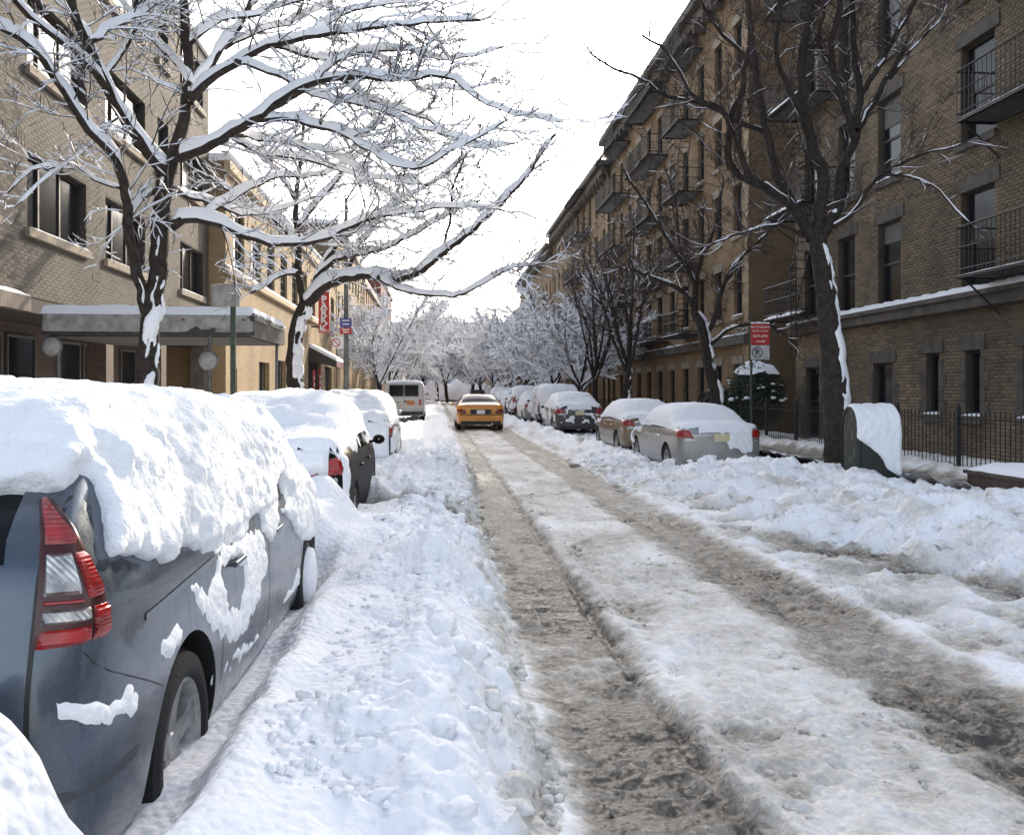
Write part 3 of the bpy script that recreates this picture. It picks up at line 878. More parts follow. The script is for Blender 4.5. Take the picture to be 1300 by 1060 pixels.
def canopy():
    X0, X1, Y0, Y1, z0, z1 = -7.34, -3.45, 16.9, 20.3, 2.66, 3.08
    t = thing('entrance_canopy', (X1, Y0, 0), 'dark flat entrance canopy edged with packed snow reaching out to the kerb at left', 'canopy')
    O = np.array(t.location)
    L = lambda x0, x1, y0, y1, a, b_, nm, m: plain_box(nm, x0 - O[0], x1 - O[0], y0 - O[1], y1 - O[1], a, b_, m, t)
    CAN = mat('canopy_metal', (0.045, 0.042, 0.038), 0.6, var=0.35, scale=3)
    L(X0, X1, Y0, Y1, z0, z1, 'slab', CAN)
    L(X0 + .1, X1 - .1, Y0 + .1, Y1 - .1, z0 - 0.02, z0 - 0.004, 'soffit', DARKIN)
    # packed snow on top and clinging to the two outer faces
    nx, ny = 50, 40
    V, idx = [], {}
    xs = np.linspace(X0, X1 + 0.02, nx); ys = np.linspace(Y0 - 0.03, Y1 + 0.03, ny)
    Xg, Yg = np.meshgrid(xs, ys)
    e = np.minimum.reduce([(Xg - X0) / 0.12 + 0.6, (X1 + 0.02 - Xg) / 0.12, (Yg - Y0 + 0.03) / 0.12, (Y1 + 0.03 - Yg) / 0.12])
    Zg = z1 - 0.03 + (0.17 + 0.02 * fbm(Xg * 2, Yg * 2, 0, 3)) * np.sqrt(1 - (1 - np.clip(e, 0, 1)) ** 2)
    q = np.arange(nx * ny).reshape(ny, nx)
    Fq = np.stack([q[:-1, :-1], q[:-1, 1:], q[1:, 1:], q[1:, :-1]], -1).reshape(-1, 4)
    me = npmesh('top_snow', np.stack([Xg, Yg, Zg], -1).reshape(-1, 3) - O, Fq, SNOW); link('top_snow', me, t)
    def cling(n, fn, low, nm):
        us = np.linspace(0, 1, n); vs_ = np.linspace(0, 1, 14)
        U, Vv = np.meshgrid(us, vs_)
        patch = fbm(U * 9, Vv * 2.2, 0, 4, seed=12 if low else 18) + (0.85 if low else 0.6) - 0.2 * Vv
        th = 0.035 * sstep(-0.05, 0.35, patch) * np.clip(np.minimum(Vv, 1 - Vv) * 8, 0, 1) * np.clip(np.minimum(U, 1 - U) * 30, 0, 1) - 0.004
        P = fn(U, Vv, th)
        q = np.arange(U.size).reshape(U.shape)
        Fq = np.stack([q[:-1, :-1], q[:-1, 1:], q[1:, 1:], q[1:, :-1]], -1).reshape(-1, 4)
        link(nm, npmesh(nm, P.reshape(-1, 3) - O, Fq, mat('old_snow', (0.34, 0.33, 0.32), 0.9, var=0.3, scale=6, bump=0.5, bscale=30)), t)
    cling(120, lambda U, V_, th: np.stack([X0 + (X1 - X0) * U, Y0 - th, z0 + 0.06 + (z1 - z0 - 0.05) * V_], -1), True, 'side_snow')
    cling(60, lambda U, V_, th: np.stack([X1 + th, Y0 + (Y1 - Y0) * U, z0 + 0.30 + (z1 - z0 - 0.29) * V_], -1), False, 'side_snow')
    for (x, y) in ((-4.3, 17.0), (-7.1, 17.05), (-3.6, 20.1)):
        p = MB(); p.bar((x - O[0], y - O[1], 0.1), (x - O[0], y - O[1], z0), 0.035, 10); p.build('post', POLE, t, 40)
    # round convex mirrors plastered with snow on the posts
    for i, (px, py, x, y) in enumerate(((65, 440, -7.1, 17.05), (264, 458, -4.3, 17.0))):
        c = Wp(px, py, y * cs + x * sn - 0.12)
        d = thing('round_mirror', tuple(c), ('round snow-plastered mirror on the inner canopy post by the dark entrance', 'round snow-plastered mirror on the outer canopy post near the yellow brick')[i], 'mirror', 'round mirrors on the canopy posts')
        b = MB(); b.lathe([(0.05, 0.02), (0.05, 0.18), (0.02, 0.195), (0.0, 0.19), (-0.03, 0.12), (-0.045, 0.005)], 28, 'y'); b.build('disc', mat('mirror_back', (0.12, 0.12, 0.115), 0.5, var=0.3), d, 40)
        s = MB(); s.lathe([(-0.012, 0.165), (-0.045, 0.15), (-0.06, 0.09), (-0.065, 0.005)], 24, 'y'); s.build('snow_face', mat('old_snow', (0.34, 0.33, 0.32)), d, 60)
        k = MB(); k.bar((0, 0.04, 0), (x - c[0], y - c[1], 0), 0.02, 6); k.build('bracket', POLE, d)


def building_yellow():
    X, Y0, Y1, H = -7.0, 29.62, 62.0, 9.3
    b = thing('garage_building', (X, 46, 0), 'low sunlit yellow brick garage building with gridded windows and a red sign', 'building')
    O = np.array(b.location)
    fc = Facade(np.array([X, Y0, 0]) - O, (0, 1, 0), (1, 0, 0))
    ops = [(u, 5.85, 1.75, 2.1) for u in (1.2, 4.2, 7.2, 10.4, 13.6, 16.8, 20, 23.2, 26.4, 29.4)]
    low = [(5.6, 0.2, 2.2, 2.6), (1.1, 0.9, 0.7, 1.5), (9.5, 0.4, 2.4, 2.6), (14.2, 0.2, 3.0, 3.0), (19.0, 0.2, 5.2, 3.4), (26.2, 0.2, 3.6, 3.0)]
    wall_with_openings(fc, Y1 - Y0, 0, H, ops + low, 'wall', YELLOW_Y, b)
    sl = mat('yellow_sill', (0.40, 0.33, 0.22), 0.9)
    for (u, z, w, h) in ops: add_window(fc, b, u, z, w, h, 'grid', snow=0.05)
    for (u, z, w, h) in low:
        g = MB(); fc.box(g, u, u + w, -0.21, -0.19, z, z + h); g.build('shop_window', GLASS if w < 5 else DARKIN, b)
        for k in range(1, int(w / 0.9) + 1):
            uu = u + w * k / (int(w / 0.9) + 1)
            g = MB(); fc.box(g, uu - 0.03, uu + 0.03, -0.188, -0.13, z, z + h); g.build('mullion', mat('win_iron', (0.04, 0.04, 0.042), 0.6), b)
    g = MB(); fc.box(g, 0, Y1 - Y0, 0.0, 0.16, 5.55, 5.75); g.build('ledge', sl, b)
    snow_strip(fc, 0, Y1 - Y0, 0.0, 0.16, 5.752, 0.10, 'ledge_snow', b)
    g = MB(); fc.box(g, -0.1, Y1 - Y0, 0.0, 0.20, H - 0.3, H); g.build('cornice', sl, b)
    snow_strip(fc, -0.1, Y1 - Y0, -0.2, 0.20, H + 0.25, 0.12, 'roof_edge_snow', b)
    m = MB(); m.box(-9, -0.23, Y0 - O[1], Y0 + 0.2 - O[1], 0, H - .002); m.box(-9, -0.23, Y1 - 0.2 - O[1], Y1 - O[1], 0, H - .002); m.box(-9.2, -9, Y0 - O[1], Y1 - O[1], 0, H - .002)
    m.box(-0.23, 0, Y0 - O[1] - 0.003, Y0 + 0.1 - O[1], 0, H - .002)
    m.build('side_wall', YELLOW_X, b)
    plain_box('roof', -9.2, 0.05, Y0 - O[1], Y1 - O[1], H, H + 0.25, ROOF, b)
    # garage awning with sign band
    a = thing('garage_awning', (X, 51.5, 3.3), 'snow-topped awning with a small sign band over the red garage entrance', 'awning')
    m = MB(); m.prism([(0, 0.0), (1.5, -0.35), (1.5, -0.05), (0, 0.75)], 'y', -2.6, 2.6); m.build('hood', mat('awning_dark', (0.05, 0.045, 0.04), 0.8), a)
    m = MB(); m.prism([(0, 0.78), (1.52, -0.02), (1.52, 0.16), (0.05, 0.98)], 'y', -2.6, 2.6); m.build('snow', SNOW, a)
    plain_box('sign_band', 1.504, 1.53, -2.4, 2.4, -0.34, -0.06, mat('pink_sign', (0.45, 0.27, 0.25), 0.6), a)
    for (y, z, w, h) in ((49.2, 0.8, 0.7, 2.0), (51.7, 1.0, 0.8, 1.9)):
        p = thing('garage_price_board', (X + 0.25, y, z), 'red price board beside the garage door, ' + ('nearer' if y < 50 else 'farther') + ' of the pair', 'sign', 'red boards at the garage')
        plain_box('panel', -0.04, 0, -w / 2, w / 2, 0, h, mat('sign_red', (0.42, 0.02, 0.022), 0.5), p)
        for k in range(4): plain_box('text_line', 0.004, 0.008, -w * 0.38, w * 0.3, h * (0.2 + 0.18 * k), h * (0.27 + 0.18 * k), WHITE, p)


def right_building_near():
    """buff brick apartment house: basement storey, ledge, five storeys"""
    Y0, Y1, H = 9.0, 25.7, 18.8
    b = thing('brick_apartment_house', (XR, 17, 0), 'shaded buff brick apartment house with stone ledge behind the iron fence at right', 'building')
    O = np.array(b.location)
    fc = Facade(np.array([XR, Y0, 0]) - O, (0, 1, 0), (-1, 0, 0))
    ops, bas = [], []
    for k in range(5):
        z = 3.72 + 3.05 * k
        for yc, w in ((12.9, 1.05), (16.75, 1.1), (20.2, 1.05), (22.4, 0.95), (24.6, 0.9)):
            ops.append((yc - w / 2 - Y0, z, w, 2.02))
    for yc, w, z, h in ((13.0, 0.6, 1.1, 1.35), (15.1, 0.55, 1.1, 1.35), (16.9, 0.5, 1.1, 1.35), (18.35, 0.5, 1.1, 1.35), (20.5, 0.95, 0.3, 2.0), (22.9, 0.75, 0.3, 2.0), (24.5, 0.9, 0.3, 2.0)):
        bas.append((yc - w / 2 - Y0, z, w, h))
    wall_with_openings(fc, Y1 - Y0, 0, H, ops + bas, 'wall', BUFF_MORTAR, b, depth=0.26)
    ledge = (3.30, 3.62)
    lin = []
    for (u, z, w, h) in ops + bas: lin.append((u - 0.16, z + h, w + 0.32, 0.30))
    bricks(fc, b, Y1 - Y0, 0.05, H - 1.0, ops + bas + lin + [(0, ledge[0], 30, ledge[1] - ledge[0])], BUFF_BRICK, u0=2.5, bl=0.215, jv=0.009, proud=0.006)
    for i, (u, z, w, h) in enumerate(ops):
        add_window(fc, b, u, z, w, h, 'double', sill=STONE if z > 4 else None, snow=0.07 if (z > 4 and i % 2) else 0, lintel=STONE, blind=(0.35 if i in (7, 11) else 0.25 if i in (2,) else None))
    for (u, z, w, h) in bas:
        add_window(fc, b, u, z, w, h, 'slit' if w < 0.7 else 'double', sill=STONE if w < 0.7 else None, snow=0.04 if w < 0.7 else 0, lintel=STONE)
    # toothed stone surrounds of the basement openings
    for (u, z, w, h) in bas:
        for k in range(int(h / 0.3)):
            e = 0.16 if k % 2 else 0.26
            for ua, ub in ((u - e, u), (u + w, u + w + e)):
                g = MB(); fc.box(g, ua, ub, 0, 0.022, z + k * 0.3 + 0.006, z + k * 0.3 + 0.294); g.build('quoin', STONE, b)
    g = MB(); fc.box(g, -0.0, Y1 - Y0 + 0.12, 0.0, 0.20, ledge[0], ledge[1] - 0.1); fc.box(g, 0, Y1 - Y0 + 0.16, 0.0, 0.27, ledge[1] - 0.098, ledge[1]); g.build('ledge', STONE, b)
    snow_strip(fc, 0, Y1 - Y0 + 0.1, 0.0, 0.27, ledge[1] + .002, 0.11, 'ledge_snow', b, 0.12)
    g = MB(); fc.box(g, 0, Y1 - Y0 + 0.3, 0.0, 0.55, H - 0.5, H); fc.box(g, 0, Y1 - Y0 + 0.2, 0, 0.3, H - 0.9, H - 0.502); g.build('cornice', STONE, b)
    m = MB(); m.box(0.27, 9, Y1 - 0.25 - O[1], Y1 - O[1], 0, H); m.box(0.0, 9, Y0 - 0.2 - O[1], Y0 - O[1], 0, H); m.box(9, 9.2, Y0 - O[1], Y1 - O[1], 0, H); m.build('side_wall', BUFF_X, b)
    plain_box('roof', 0, 9.2, Y0 - O[1], Y1 - O[1], H, H + 0.3, ROOF, b)


def right_building_wing(Y0, Y1, H, label, ncol, fes, floors=5, base=3.62, storey=2.95, X=XR, seed=0, side=True, wstyle='double', cw=0.85, back_from=None):
    b = thing('brick_apartment_house', (X, (Y0 + Y1) / 2, 0), label, 'building', 'brick apartment houses down the right side')
    O = np.array(b.location)
    fc = Facade(np.array([X, Y0, 0]) - O, (0, 1, 0), (-1, 0, 0))
    L = Y1 - Y0
    ops, bas = [], []
    us = [L * (i + 0.5) / ncol - cw / 2 for i in range(ncol)]
    for k in range(floors):
        for u in us:
            z = base + 0.75 + storey * k
            if z + 1.9 < H - 0.9: ops.append((u, z, cw, 1.85))
    for i, u in enumerate(us):
        bas.append((u, 0.6, cw, 2.0))
    wall_with_openings(fc, L, 0, H, ops + bas, 'wall', BUFF_Y, b, depth=0.24)
    for i, (u, z, w, h) in enumerate(ops + bas):
        add_window(fc, b, u, z, w, h, wstyle, sill=LIME, lintel=LIME if wstyle == 'double' else None, snow=0.05 if Y0 < 50 and (i * 7 + seed) % 3 == 0 else 0)
    g = MB(); fc.box(g, -0.12, L + 0.02, 0.0, 0.22, base - 0.32, base); g.build('ledge', STONE, b)
    snow_strip(fc, -0.1, L, 0.0, 0.22, base + .002, 0.07, 'ledge_snow', b, 0.4)
    g = MB(); fc.box(g, -0.3, L, 0.0, 0.75, H - 0.35, H); fc.box(g, -0.2, L, 0, 0.45, H - 0.8, H - 0.352); g.build('cornice', STONE, b)
    nb = int(L / 1.1)
    for i in range(nb):
        g = MB(); fc.box(g, L * (i + 0.5) / nb - 0.12, L * (i + 0.5) / nb + 0.12, 0, 0.5, H - 1.15, H - 0.802); g.build('corbel', STONE, b)
    snow_strip(fc, -0.3, L, 0.45, 0.75, H + .002, 0.08, 'cornice_snow', b, 0.5)
    # stone quoins up the near corner
    if side:
        for k in range(int((H - 1.2) / 0.42)):
            e = 0.55 if k % 2 else 0.35
            g = MB(); fc.box(g, -0.03, e, 0.0, 0.03, k * 0.42 + 0.01, k * 0.42 + 0.41); g.build('quoin', mat('buff_quoin', (0.30, 0.22, 0.14), 0.9, var=0.3), b)
    m = MB(); m.box(0.25, 9, Y0 - O[1], Y0 + 0.25 - O[1], 0, H); m.box(0, 0.25, Y0 - O[1] - 0.003, Y0 + 0.1 - O[1], 0, H); m.box(0.25, 9, Y1 - 0.2 - O[1], Y1 - O[1], 0, H); m.box(9, 9.2, Y0 - O[1], Y1 - O[1], 0, H); m.build('side_wall', BUFF_X, b)
    plain_box('roof', 0, 9.2, Y0 - O[1], Y1 - O[1], H + .001, H + 0.3, ROOF, b)
    fw = Facade(np.array([X, Y0, 0]), (0, 1, 0), (-1, 0, 0))
    for (ua, ub, lab, bars) in fes:
        fire_escape(fw, ua, ub, [base + 0.35 + storey * k for k in range(floors)], H, lab, first_drop=False, bars=bars)
    return b


def far_block(name, X, Y0, Y1, H, side, m, label, cols, rows, cat='building', w=1.1, h=1.7, z0=4.0, storey=3.1, depth=9):
    b = thing(name, (X, (Y0 + Y1) / 2, 0), label, cat)
    O = np.array(b.location)
    fc = Facade(np.array([X, Y0, 0]) - O, (0, 1, 0), (1, 0, 0) if side < 0 else (-1, 0, 0))
    L = Y1 - Y0
    ops = [(L * (i + 0.5) / cols - w / 2, z0 + storey * k, w, h) for k in range(rows) for i in range(cols) if z0 + storey * k + h < H - 0.4]
    wall_with_openings(fc, L, 0, H, ops, 'wall', m, b)
    for (u, z, ww, hh) in ops: add_window(fc, b, u, z, ww, hh, 'far', sill=LIME)
    mb = MB()
    fc.box(mb, 0, 0.2, -depth, -0.23, 0, H - .002); fc.box(mb, L - 0.2, L, -depth, -0.23, 0, H - .002); fc.box(mb, 0, L, -depth - 0.2, -depth, 0, H - .002); fc.box(mb, -0.003, 0.1, -0.23, 0, 0, H - .002)
    mb.build('side_wall', BUFF_X if m != RED_Y else mat('red_side', (0.17, 0.06, 0.045), 0.9, var=0.3), b)
    r = MB(); fc.box(r, 0, L, -depth, 0.12, H, H + 0.3); r.build('roof', ROOF, b)
    c = MB(); fc.box(c, 0, L, 0, 0.25, H - 0.5, H - .003); c.build('cornice', LIME, b)
    return b


building_left_near()
canopy()
building_yellow()
right_building_near()
right_building_wing(29.7, 54.0, 17.4, 'warm buff brick house with quoined corner and fire escapes, second along the right side', 11,
                    [(5.2, 7.9, 'dark iron fire escape nearest the quoined corner of the second brick house', 0.15), (10.5, 15.5, 'dark iron fire escape stacked up the middle of the second brick house', 0.15), (18.5, 24.0, 'dark iron fire escape at the far end of the second brick house', 0.16)])
right_building_wing(54.3, 80.0, 16.2, 'brown brick apartment house with a deep cornice, third along the right side', 10,
                    [(6.0, 12.0, 'dark iron fire escape on the third brick house', 0.2)], X=10.9, seed=1, wstyle='far')
right_building_wing(80.4, 112.0, 15.4, 'far brown brick apartment house with snow-lined cornice, fourth along the right side', 11, [], X=10.9, seed=2, wstyle='far')
far_block('row_house', 11, 113, 150, 12.5, 1, RED_Y, 'red brick row house far down the right side behind snowy trees', 9, 3)
far_block('row_house', 11, 151, 210, 13, 1, BUFF_Y, 'tan row house at the far right end of the street', 11, 3)
far_block('brick_house', -7.0, 62.3, 84, 13.5, -1, YELLOW_Y, 'yellow brick walk-up with rows of windows beyond the garage at left', 8, 3)
far_block('brick_house', -7.0, 84.4, 112, 12.5, -1, BUFF_Y, 'tan brick walk-up far down the left side', 9, 3)
far_block('brick_tower', -7.5, 120, 150, 17.5, -1, RED_Y, 'tall red brick block rising above the trees far down the left side', 8, 6)
far_block('row_house', -7.5, 152, 210, 13, -1, BUFF_Y, 'tan row house at the far left end of the street', 11, 3)
hd = thing('snowy_hedge', (2, 134, 0), 'long snow-covered hedge closing the far end of the street', 'hedge')
Uh, Vh = np.meshgrid(np.linspace(-11, 9, 160), np.linspace(0, math.pi, 16))
rh = 1.9 * (1 + 0.28 * fbm(Uh * 0.8, Vh * 1.5, 0.2, 4, seed=5))
qh = np.arange(Uh.size).reshape(Uh.shape)
link('snow_mass', npmesh('snow_mass', np.stack([Uh, -1.1 * rh * np.cos(Vh) * 0.7, 0.2 + 1.35 * rh * np.sin(Vh)], -1).reshape(-1, 3), np.stack([qh[:-1, :-1], qh[:-1, 1:], qh[1:, 1:], qh[1:, :-1]], -1).reshape(-1, 4), SNOW), hd)
plain_box('planting_bed', -11, 9, -1.6, 1.6, 0, 0.3, STONE, hd)
fb = thing('office_block', (-8, 330, 0), 'pale blue-grey block closing the far end of the street', 'building')
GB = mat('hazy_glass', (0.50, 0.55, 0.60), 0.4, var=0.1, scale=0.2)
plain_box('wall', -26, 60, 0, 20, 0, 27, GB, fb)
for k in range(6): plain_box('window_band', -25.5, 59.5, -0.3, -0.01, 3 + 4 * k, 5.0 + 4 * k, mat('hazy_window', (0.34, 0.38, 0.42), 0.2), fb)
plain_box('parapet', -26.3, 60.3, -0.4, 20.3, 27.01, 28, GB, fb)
fire_escape(Facade((XR, 9.0, 0), (0, 1, 0), (-1, 0, 0)), 13.9, 16.6, [3.75 + 3.05 * k for k in range(5)], 18, 'dark iron fire escape with snowy ladders behind the big bare tree', first_drop=True, bars=0.11, snow=0.09)
fire_escape(Facade((XR, 9.0, 0), (0, 1, 0), (-1, 0, 0)), 4.9, 7.15, [3.85, 6.9, 9.95], 18, 'black iron window balconies on the near house at the right edge', first_drop=False, bars=0.13, depth=0.85, snow=0.02, stairs=False)

# ------------------------------------------------------------------ vehicles
def pchip(x, y, xi):
    x = np.asarray(x, float); y = np.asarray(y, float)
    h = np.diff(x); d = np.diff(y) / h
    m = np.zeros(len(x))
    m[0], m[-1] = d[0], d[-1]
    for i in range(1, len(x) - 1):
        if d[i - 1] * d[i] > 0:
            w1, w2 = 2 * h[i] + h[i - 1], h[i] + 2 * h[i - 1]
            m[i] = (w1 + w2) / (w1 / d[i - 1] + w2 / d[i])
    k = np.clip(np.searchsorted(x, xi) - 1, 0, len(h) - 1)
    t = (xi - x[k]) / h[k]
    return (1 + 2 * t) * (1 - t) ** 2 * y[k] + t * (1 - t) ** 2 * h[k] * m[k] + t * t * (3 - 2 * t) * y[k + 1] + t * t * (t - 1) * h[k] * m[k + 1]


def S(y, zb, wm, zt, wt, zr, wr, zc, dy=None):
    """half section: underside, sill, flank, shoulder, belt, roof rail, crown"""
    x = [0, wm * .84, wm * .955, wm, wm * .99, wt, wr, wr * .60, 0]
    z = [zb, zb, zb + .07, zb + (zt - zb) * .48, zt - (zt - zb) * .16, zt, zr, zr + (zc - zr) * .8, zc]
    yy = [y] * 9 if dy is None else [y + q for q in dy]
    return np.array([x, yy, z])


def car_body(stations, wheels, rw, windows, nu=5, nv=4, xcut=0.5):
    """lofted shell; windows: (station i, section k, name, part?) -> separate glass parts; arches cut by boolean"""
    ST = np.array(stations)                                   # n x 3 x 9
    n = len(ST)
    su = np.arange(n); U = np.concatenate([np.linspace(i, i + 1, nu, endpoint=False) for i in range(n - 1)] + [[n - 1]])
    A = np.empty((len(U), 3, 9))
    ymean = ST[:, 1, 3]
    for c in range(3):
        for k in range(9):
            A[:, c, k] = pchip(ST[:, 1, k], ST[:, c, k], np.interp(U, su, ST[:, 1, k])) if c != 1 else np.interp(U, su, ST[:, 1, k])
    # round the section between its control points
    vk = np.concatenate([np.linspace(k, k + 1, nv, endpoint=False) for k in range(8)] + [[8]])
    m = len(vk)
    P = np.empty((len(U), m, 3))
    for i in range(len(U)):
        seg = np.concatenate([[0], np.cumsum(np.linalg.norm(np.diff(A[i].T, axis=0), axis=1) + 1e-4)])
        tt = np.interp(vk, np.arange(9), seg)
        for c in range(3): P[i, :, c] = pchip(seg, A[i, c], tt)
    P[:, 0, 0] = 0; P[:, -1, 0] = 0
    # full ring: right half 0..m-1, left half mirrored
    ring = 2 * m - 2
    V, Fs, Mi = [], [], []
    for i in range(len(U)):
        V += [tuple(p) for p in P[i]] + [(-p[0], p[1], p[2]) for p in P[i, m - 2:0:-1]]
    names = ['body'] + [w[2] for w in windows]
    def kind(i, j):
        si, k = min(int(U[i]), n - 2), min(int((vk[j] + vk[j + 1]) / 2), 7)
        for q, w in enumerate(windows):
            if w[0] == si and k in w[1]: return q + 1
        return 0
    for i in range(len(U) - 1):
        for j in range(ring):
            jj = j if j < m - 1 else ring - 1 - j
            a, b = i * ring + j, i * ring + (j + 1) % ring
            Fs.append((a, b, b + ring, a + ring)); Mi.append(kind(i, jj))
    # end caps: strips from flank to flank with inner columns
    for end, i in ((0, 0), (1, len(U) - 1)):
        cols = [1.0, 0.9, 0.6, 0.25]
        fr = cols + [-c for c in cols[::-1]]
        base = len(V); W = len(fr)
        bul = 0.10 * (-1 if end == 0 else 1)
        rows = list(range(1, m - 1))
        vid = {}
        for r in rows:
            p = P[i, r]
            for q, f in enumerate(fr):
                if q == 0: vid[r, q] = i * ring + r
                elif q == W - 1: vid[r, q] = i * ring + (ring - r)
                else:
                    hump = (1 - f * f)
                    zz = p[2] + (P[i, -1, 2] - P[i, m - 2, 2]) * hump * (1 if r > m - 6 else 0)
                    vid[r, q] = len(V); V.append((p[0] * f, p[1] + bul * hump * 0.5, p[2]))
        for r in rows[:-1]:
            for q in range(W - 1):
                f = (vid[r, q], vid[r, q + 1], vid[r + 1, q + 1], vid[r + 1, q])
                kk = min(int((vk[r] + vk[r + 1]) / 2), 7); mi = 0
                for w_, w in enumerate(windows):
                    if w[0] == ('rear' if end == 0 else 'front') and kk in w[1] and (1 <= q <= W - 3): mi = w_ + 1
                Fs.append(f if end == 1 else f[::-1]); Mi.append(mi)
        for r, tip in ((rows[0], i * ring), (rows[-1], i * ring + m - 1)):
            for q in range(W - 1):
                Fs.append((vid[r, q], vid[r, q + 1], tip) if (r == rows[0]) == (end == 0) else (vid[r, q + 1], vid[r, q], tip)); Mi.append(0)
    me = bpy.data.meshes.new('shell'); me.from_pydata(V, [], Fs)
    me.polygons.foreach_set('material_index', Mi)
    mats = [bpy.data.materials.new('tmp%d' % i) for i in range(len(names) + 1)]
    for q in mats: me.materials.append(q)
    bm = bmesh.new(); bm.from_mesh(me)
    bmesh.ops.remove_doubles(bm, verts=bm.verts, dist=0.0004)
    bmesh.ops.recalc_face_normals(bm, faces=bm.faces); bm.to_mesh(me); bm.free()
    ob = bpy.data.objects.new('shell', me); COL.objects.link(ob)
    cut = MB()
    for (yw, zw) in wheels:
        for s in (-1, 1):
            cut.lathe([(s * xcut, 0.001), (s * xcut, rw + 0.055), (s * 1.3, rw + 0.075), (s * 1.3, 0.001)], 40, 'x', (0, yw, zw), mi=len(names))
    cm = bpy.data.meshes.new('cut'); cm.from_pydata(cut.v, [], cut.f); cm.polygons.foreach_set('material_index', cut.m)
    for q in mats: cm.materials.append(q)
    bm = bmesh.new(); bm.from_mesh(cm); bmesh.ops.remove_doubles(bm, verts=bm.verts, dist=0.003); bmesh.ops.recalc_face_normals(bm, faces=bm.faces); bm.to_mesh(cm); bm.free()
    co = bpy.data.objects.new('cut', cm); COL.objects.link(co)
    md = ob.modifiers.new('b', 'BOOLEAN'); md.operation = 'DIFFERENCE'; md.object = co; md.solver = 'EXACT'; md.material_mode = 'INDEX'
    dg = bpy.context.evaluated_depsgraph_get(); dg.update()
    ev = bpy.data.meshes.new_from_object(ob.evaluated_get(dg))
    bvh = BVHTree.FromPolygons([v.co[:] for v in me.vertices], [p.vertices[:] for p in me.polygons])
    bpy.data.objects.remove(ob); bpy.data.objects.remove(co)
    # split by part
    parts = {}
    vs_ = np.array([v.co[:] for v in ev.vertices])
    nrm = np.array([v.normal[:] for v in ev.vertices])
    groups = {}
    for p in ev.polygons: groups.setdefault(p.material_index, []).append(p.vertices[:])
    def islands(fl):
        par = {}
        def find(a):
            while par.setdefault(a, a) != a:
                par[a] = par[par[a]]; a = par[a]
            return a
        for f in fl:
            for v in f[1:]: par[find(v)] = find(f[0])
        out = {}
        for f in fl: out.setdefault(find(f[0]), []).append(f)
        return list(out.values())
    split = [(0, 0, groups[0])] + [(k, i, g) for k in groups if k for i, g in enumerate(islands(groups[k]))]
    for k, isl, fl in split:
        used = sorted({v for f in fl for v in f}); mp = {v: i for i, v in enumerate(used)}
        co_ = vs_[used].copy()
        nm = names[k] if k < len(names) else 'wheel_well'
        if k and k < len(names): co_ -= nrm[used] * 0.010
        pm = bpy.data.meshes.new(nm); pm.from_pydata([tuple(q) for q in co_], [], [tuple(mp[v] for v in f) for f in fl])
        shade(pm, 38)
        parts[nm if not k else '%s#%d' % (nm, isl + 10)] = pm
    for q in mats: bpy.data.materials.remove(q)
    bpy.data.meshes.remove(ev)
    return parts, bvh


WHEELS = {}


def wheel_meshes(r, w, style='five'):
    key = (r, w, style)
    if key in WHEELS: return WHEELS[key]
    t = MB(); h = w / 2
    t.lathe([(-h * .75, r * .66), (-h * .98, r * .74), (-h, r * .86), (-h * .88, r * .96), (-h * .6, r), (h * .6, r), (h * .88, r * .96), (h, r * .86), (h * .98, r * .74), (h * .75, r * .66)], 40, 'x')
    tm = t.mesh('tyre', RUBBER, 40)
    q = MB()
    q.lathe([(h * .86, r * .70), (h * .90, r * .665), (h * .55, r * .62), (-h * .7, r * .60)], 40, 'x')
    q.lathe([(h * .55, 0.001), (h * .58, r * .13), (h * .42, r * .17), (h * .1, r * .18)], 20, 'x')
    q.lathe([(-h * .1, 0.001), (-h * .1, r * .61)], 24, 'x', mi=1)
    ns = 5 if style == 'five' else 9
    for i in range(ns):
        a = 2 * math.pi * (i + 0.25) / ns; wd = 0.105 * r / 0.33 if ns == 5 else 0.05
        ca, sa = math.cos(a), math.sin(a)
        v = []
        for (rr, hw, xx) in ((r * .12, wd * .42, h * .50), (r * .40, wd * .36, h * .62), (r * .635, wd * .62, h * .72)):
            for sg in (-1, 1):
                v.append((xx, rr * ca - sg * hw * sa, rr * sa + sg * hw * ca))
            for sg in (-1, 1):
                v.append((xx - 0.035, rr * ca - sg * hw * 1.15 * sa, rr * sa + sg * hw * 1.15 * ca))
        f = []
        for b in (0, 4): f += [(b, b + 1, b + 5, b + 4), (b, b + 4, b + 6, b + 2), (b + 1, b + 3, b + 7, b + 5)]
        q.add(v, f)
    rm = q.mesh('rim', [ALLOY, BLACKP], 35)
    WHEELS[key] = (tm, rm)
    return WHEELS[key]


def add_wheels(root, wheels, half, r, w=0.205, style='five'):
    tm, rm = wheel_meshes(r, w, style)
    for (y, z) in wheels:
        for s in (1, -1):
            t = bpy.data.objects.new('wheel', tm); COL.objects.link(t); t.parent = root
            t.location = (s * (half - w / 2 - 0.012), y, z)
            if s < 0: t.rotation_euler = (0, 0, math.pi)
            link('rim', rm, t)


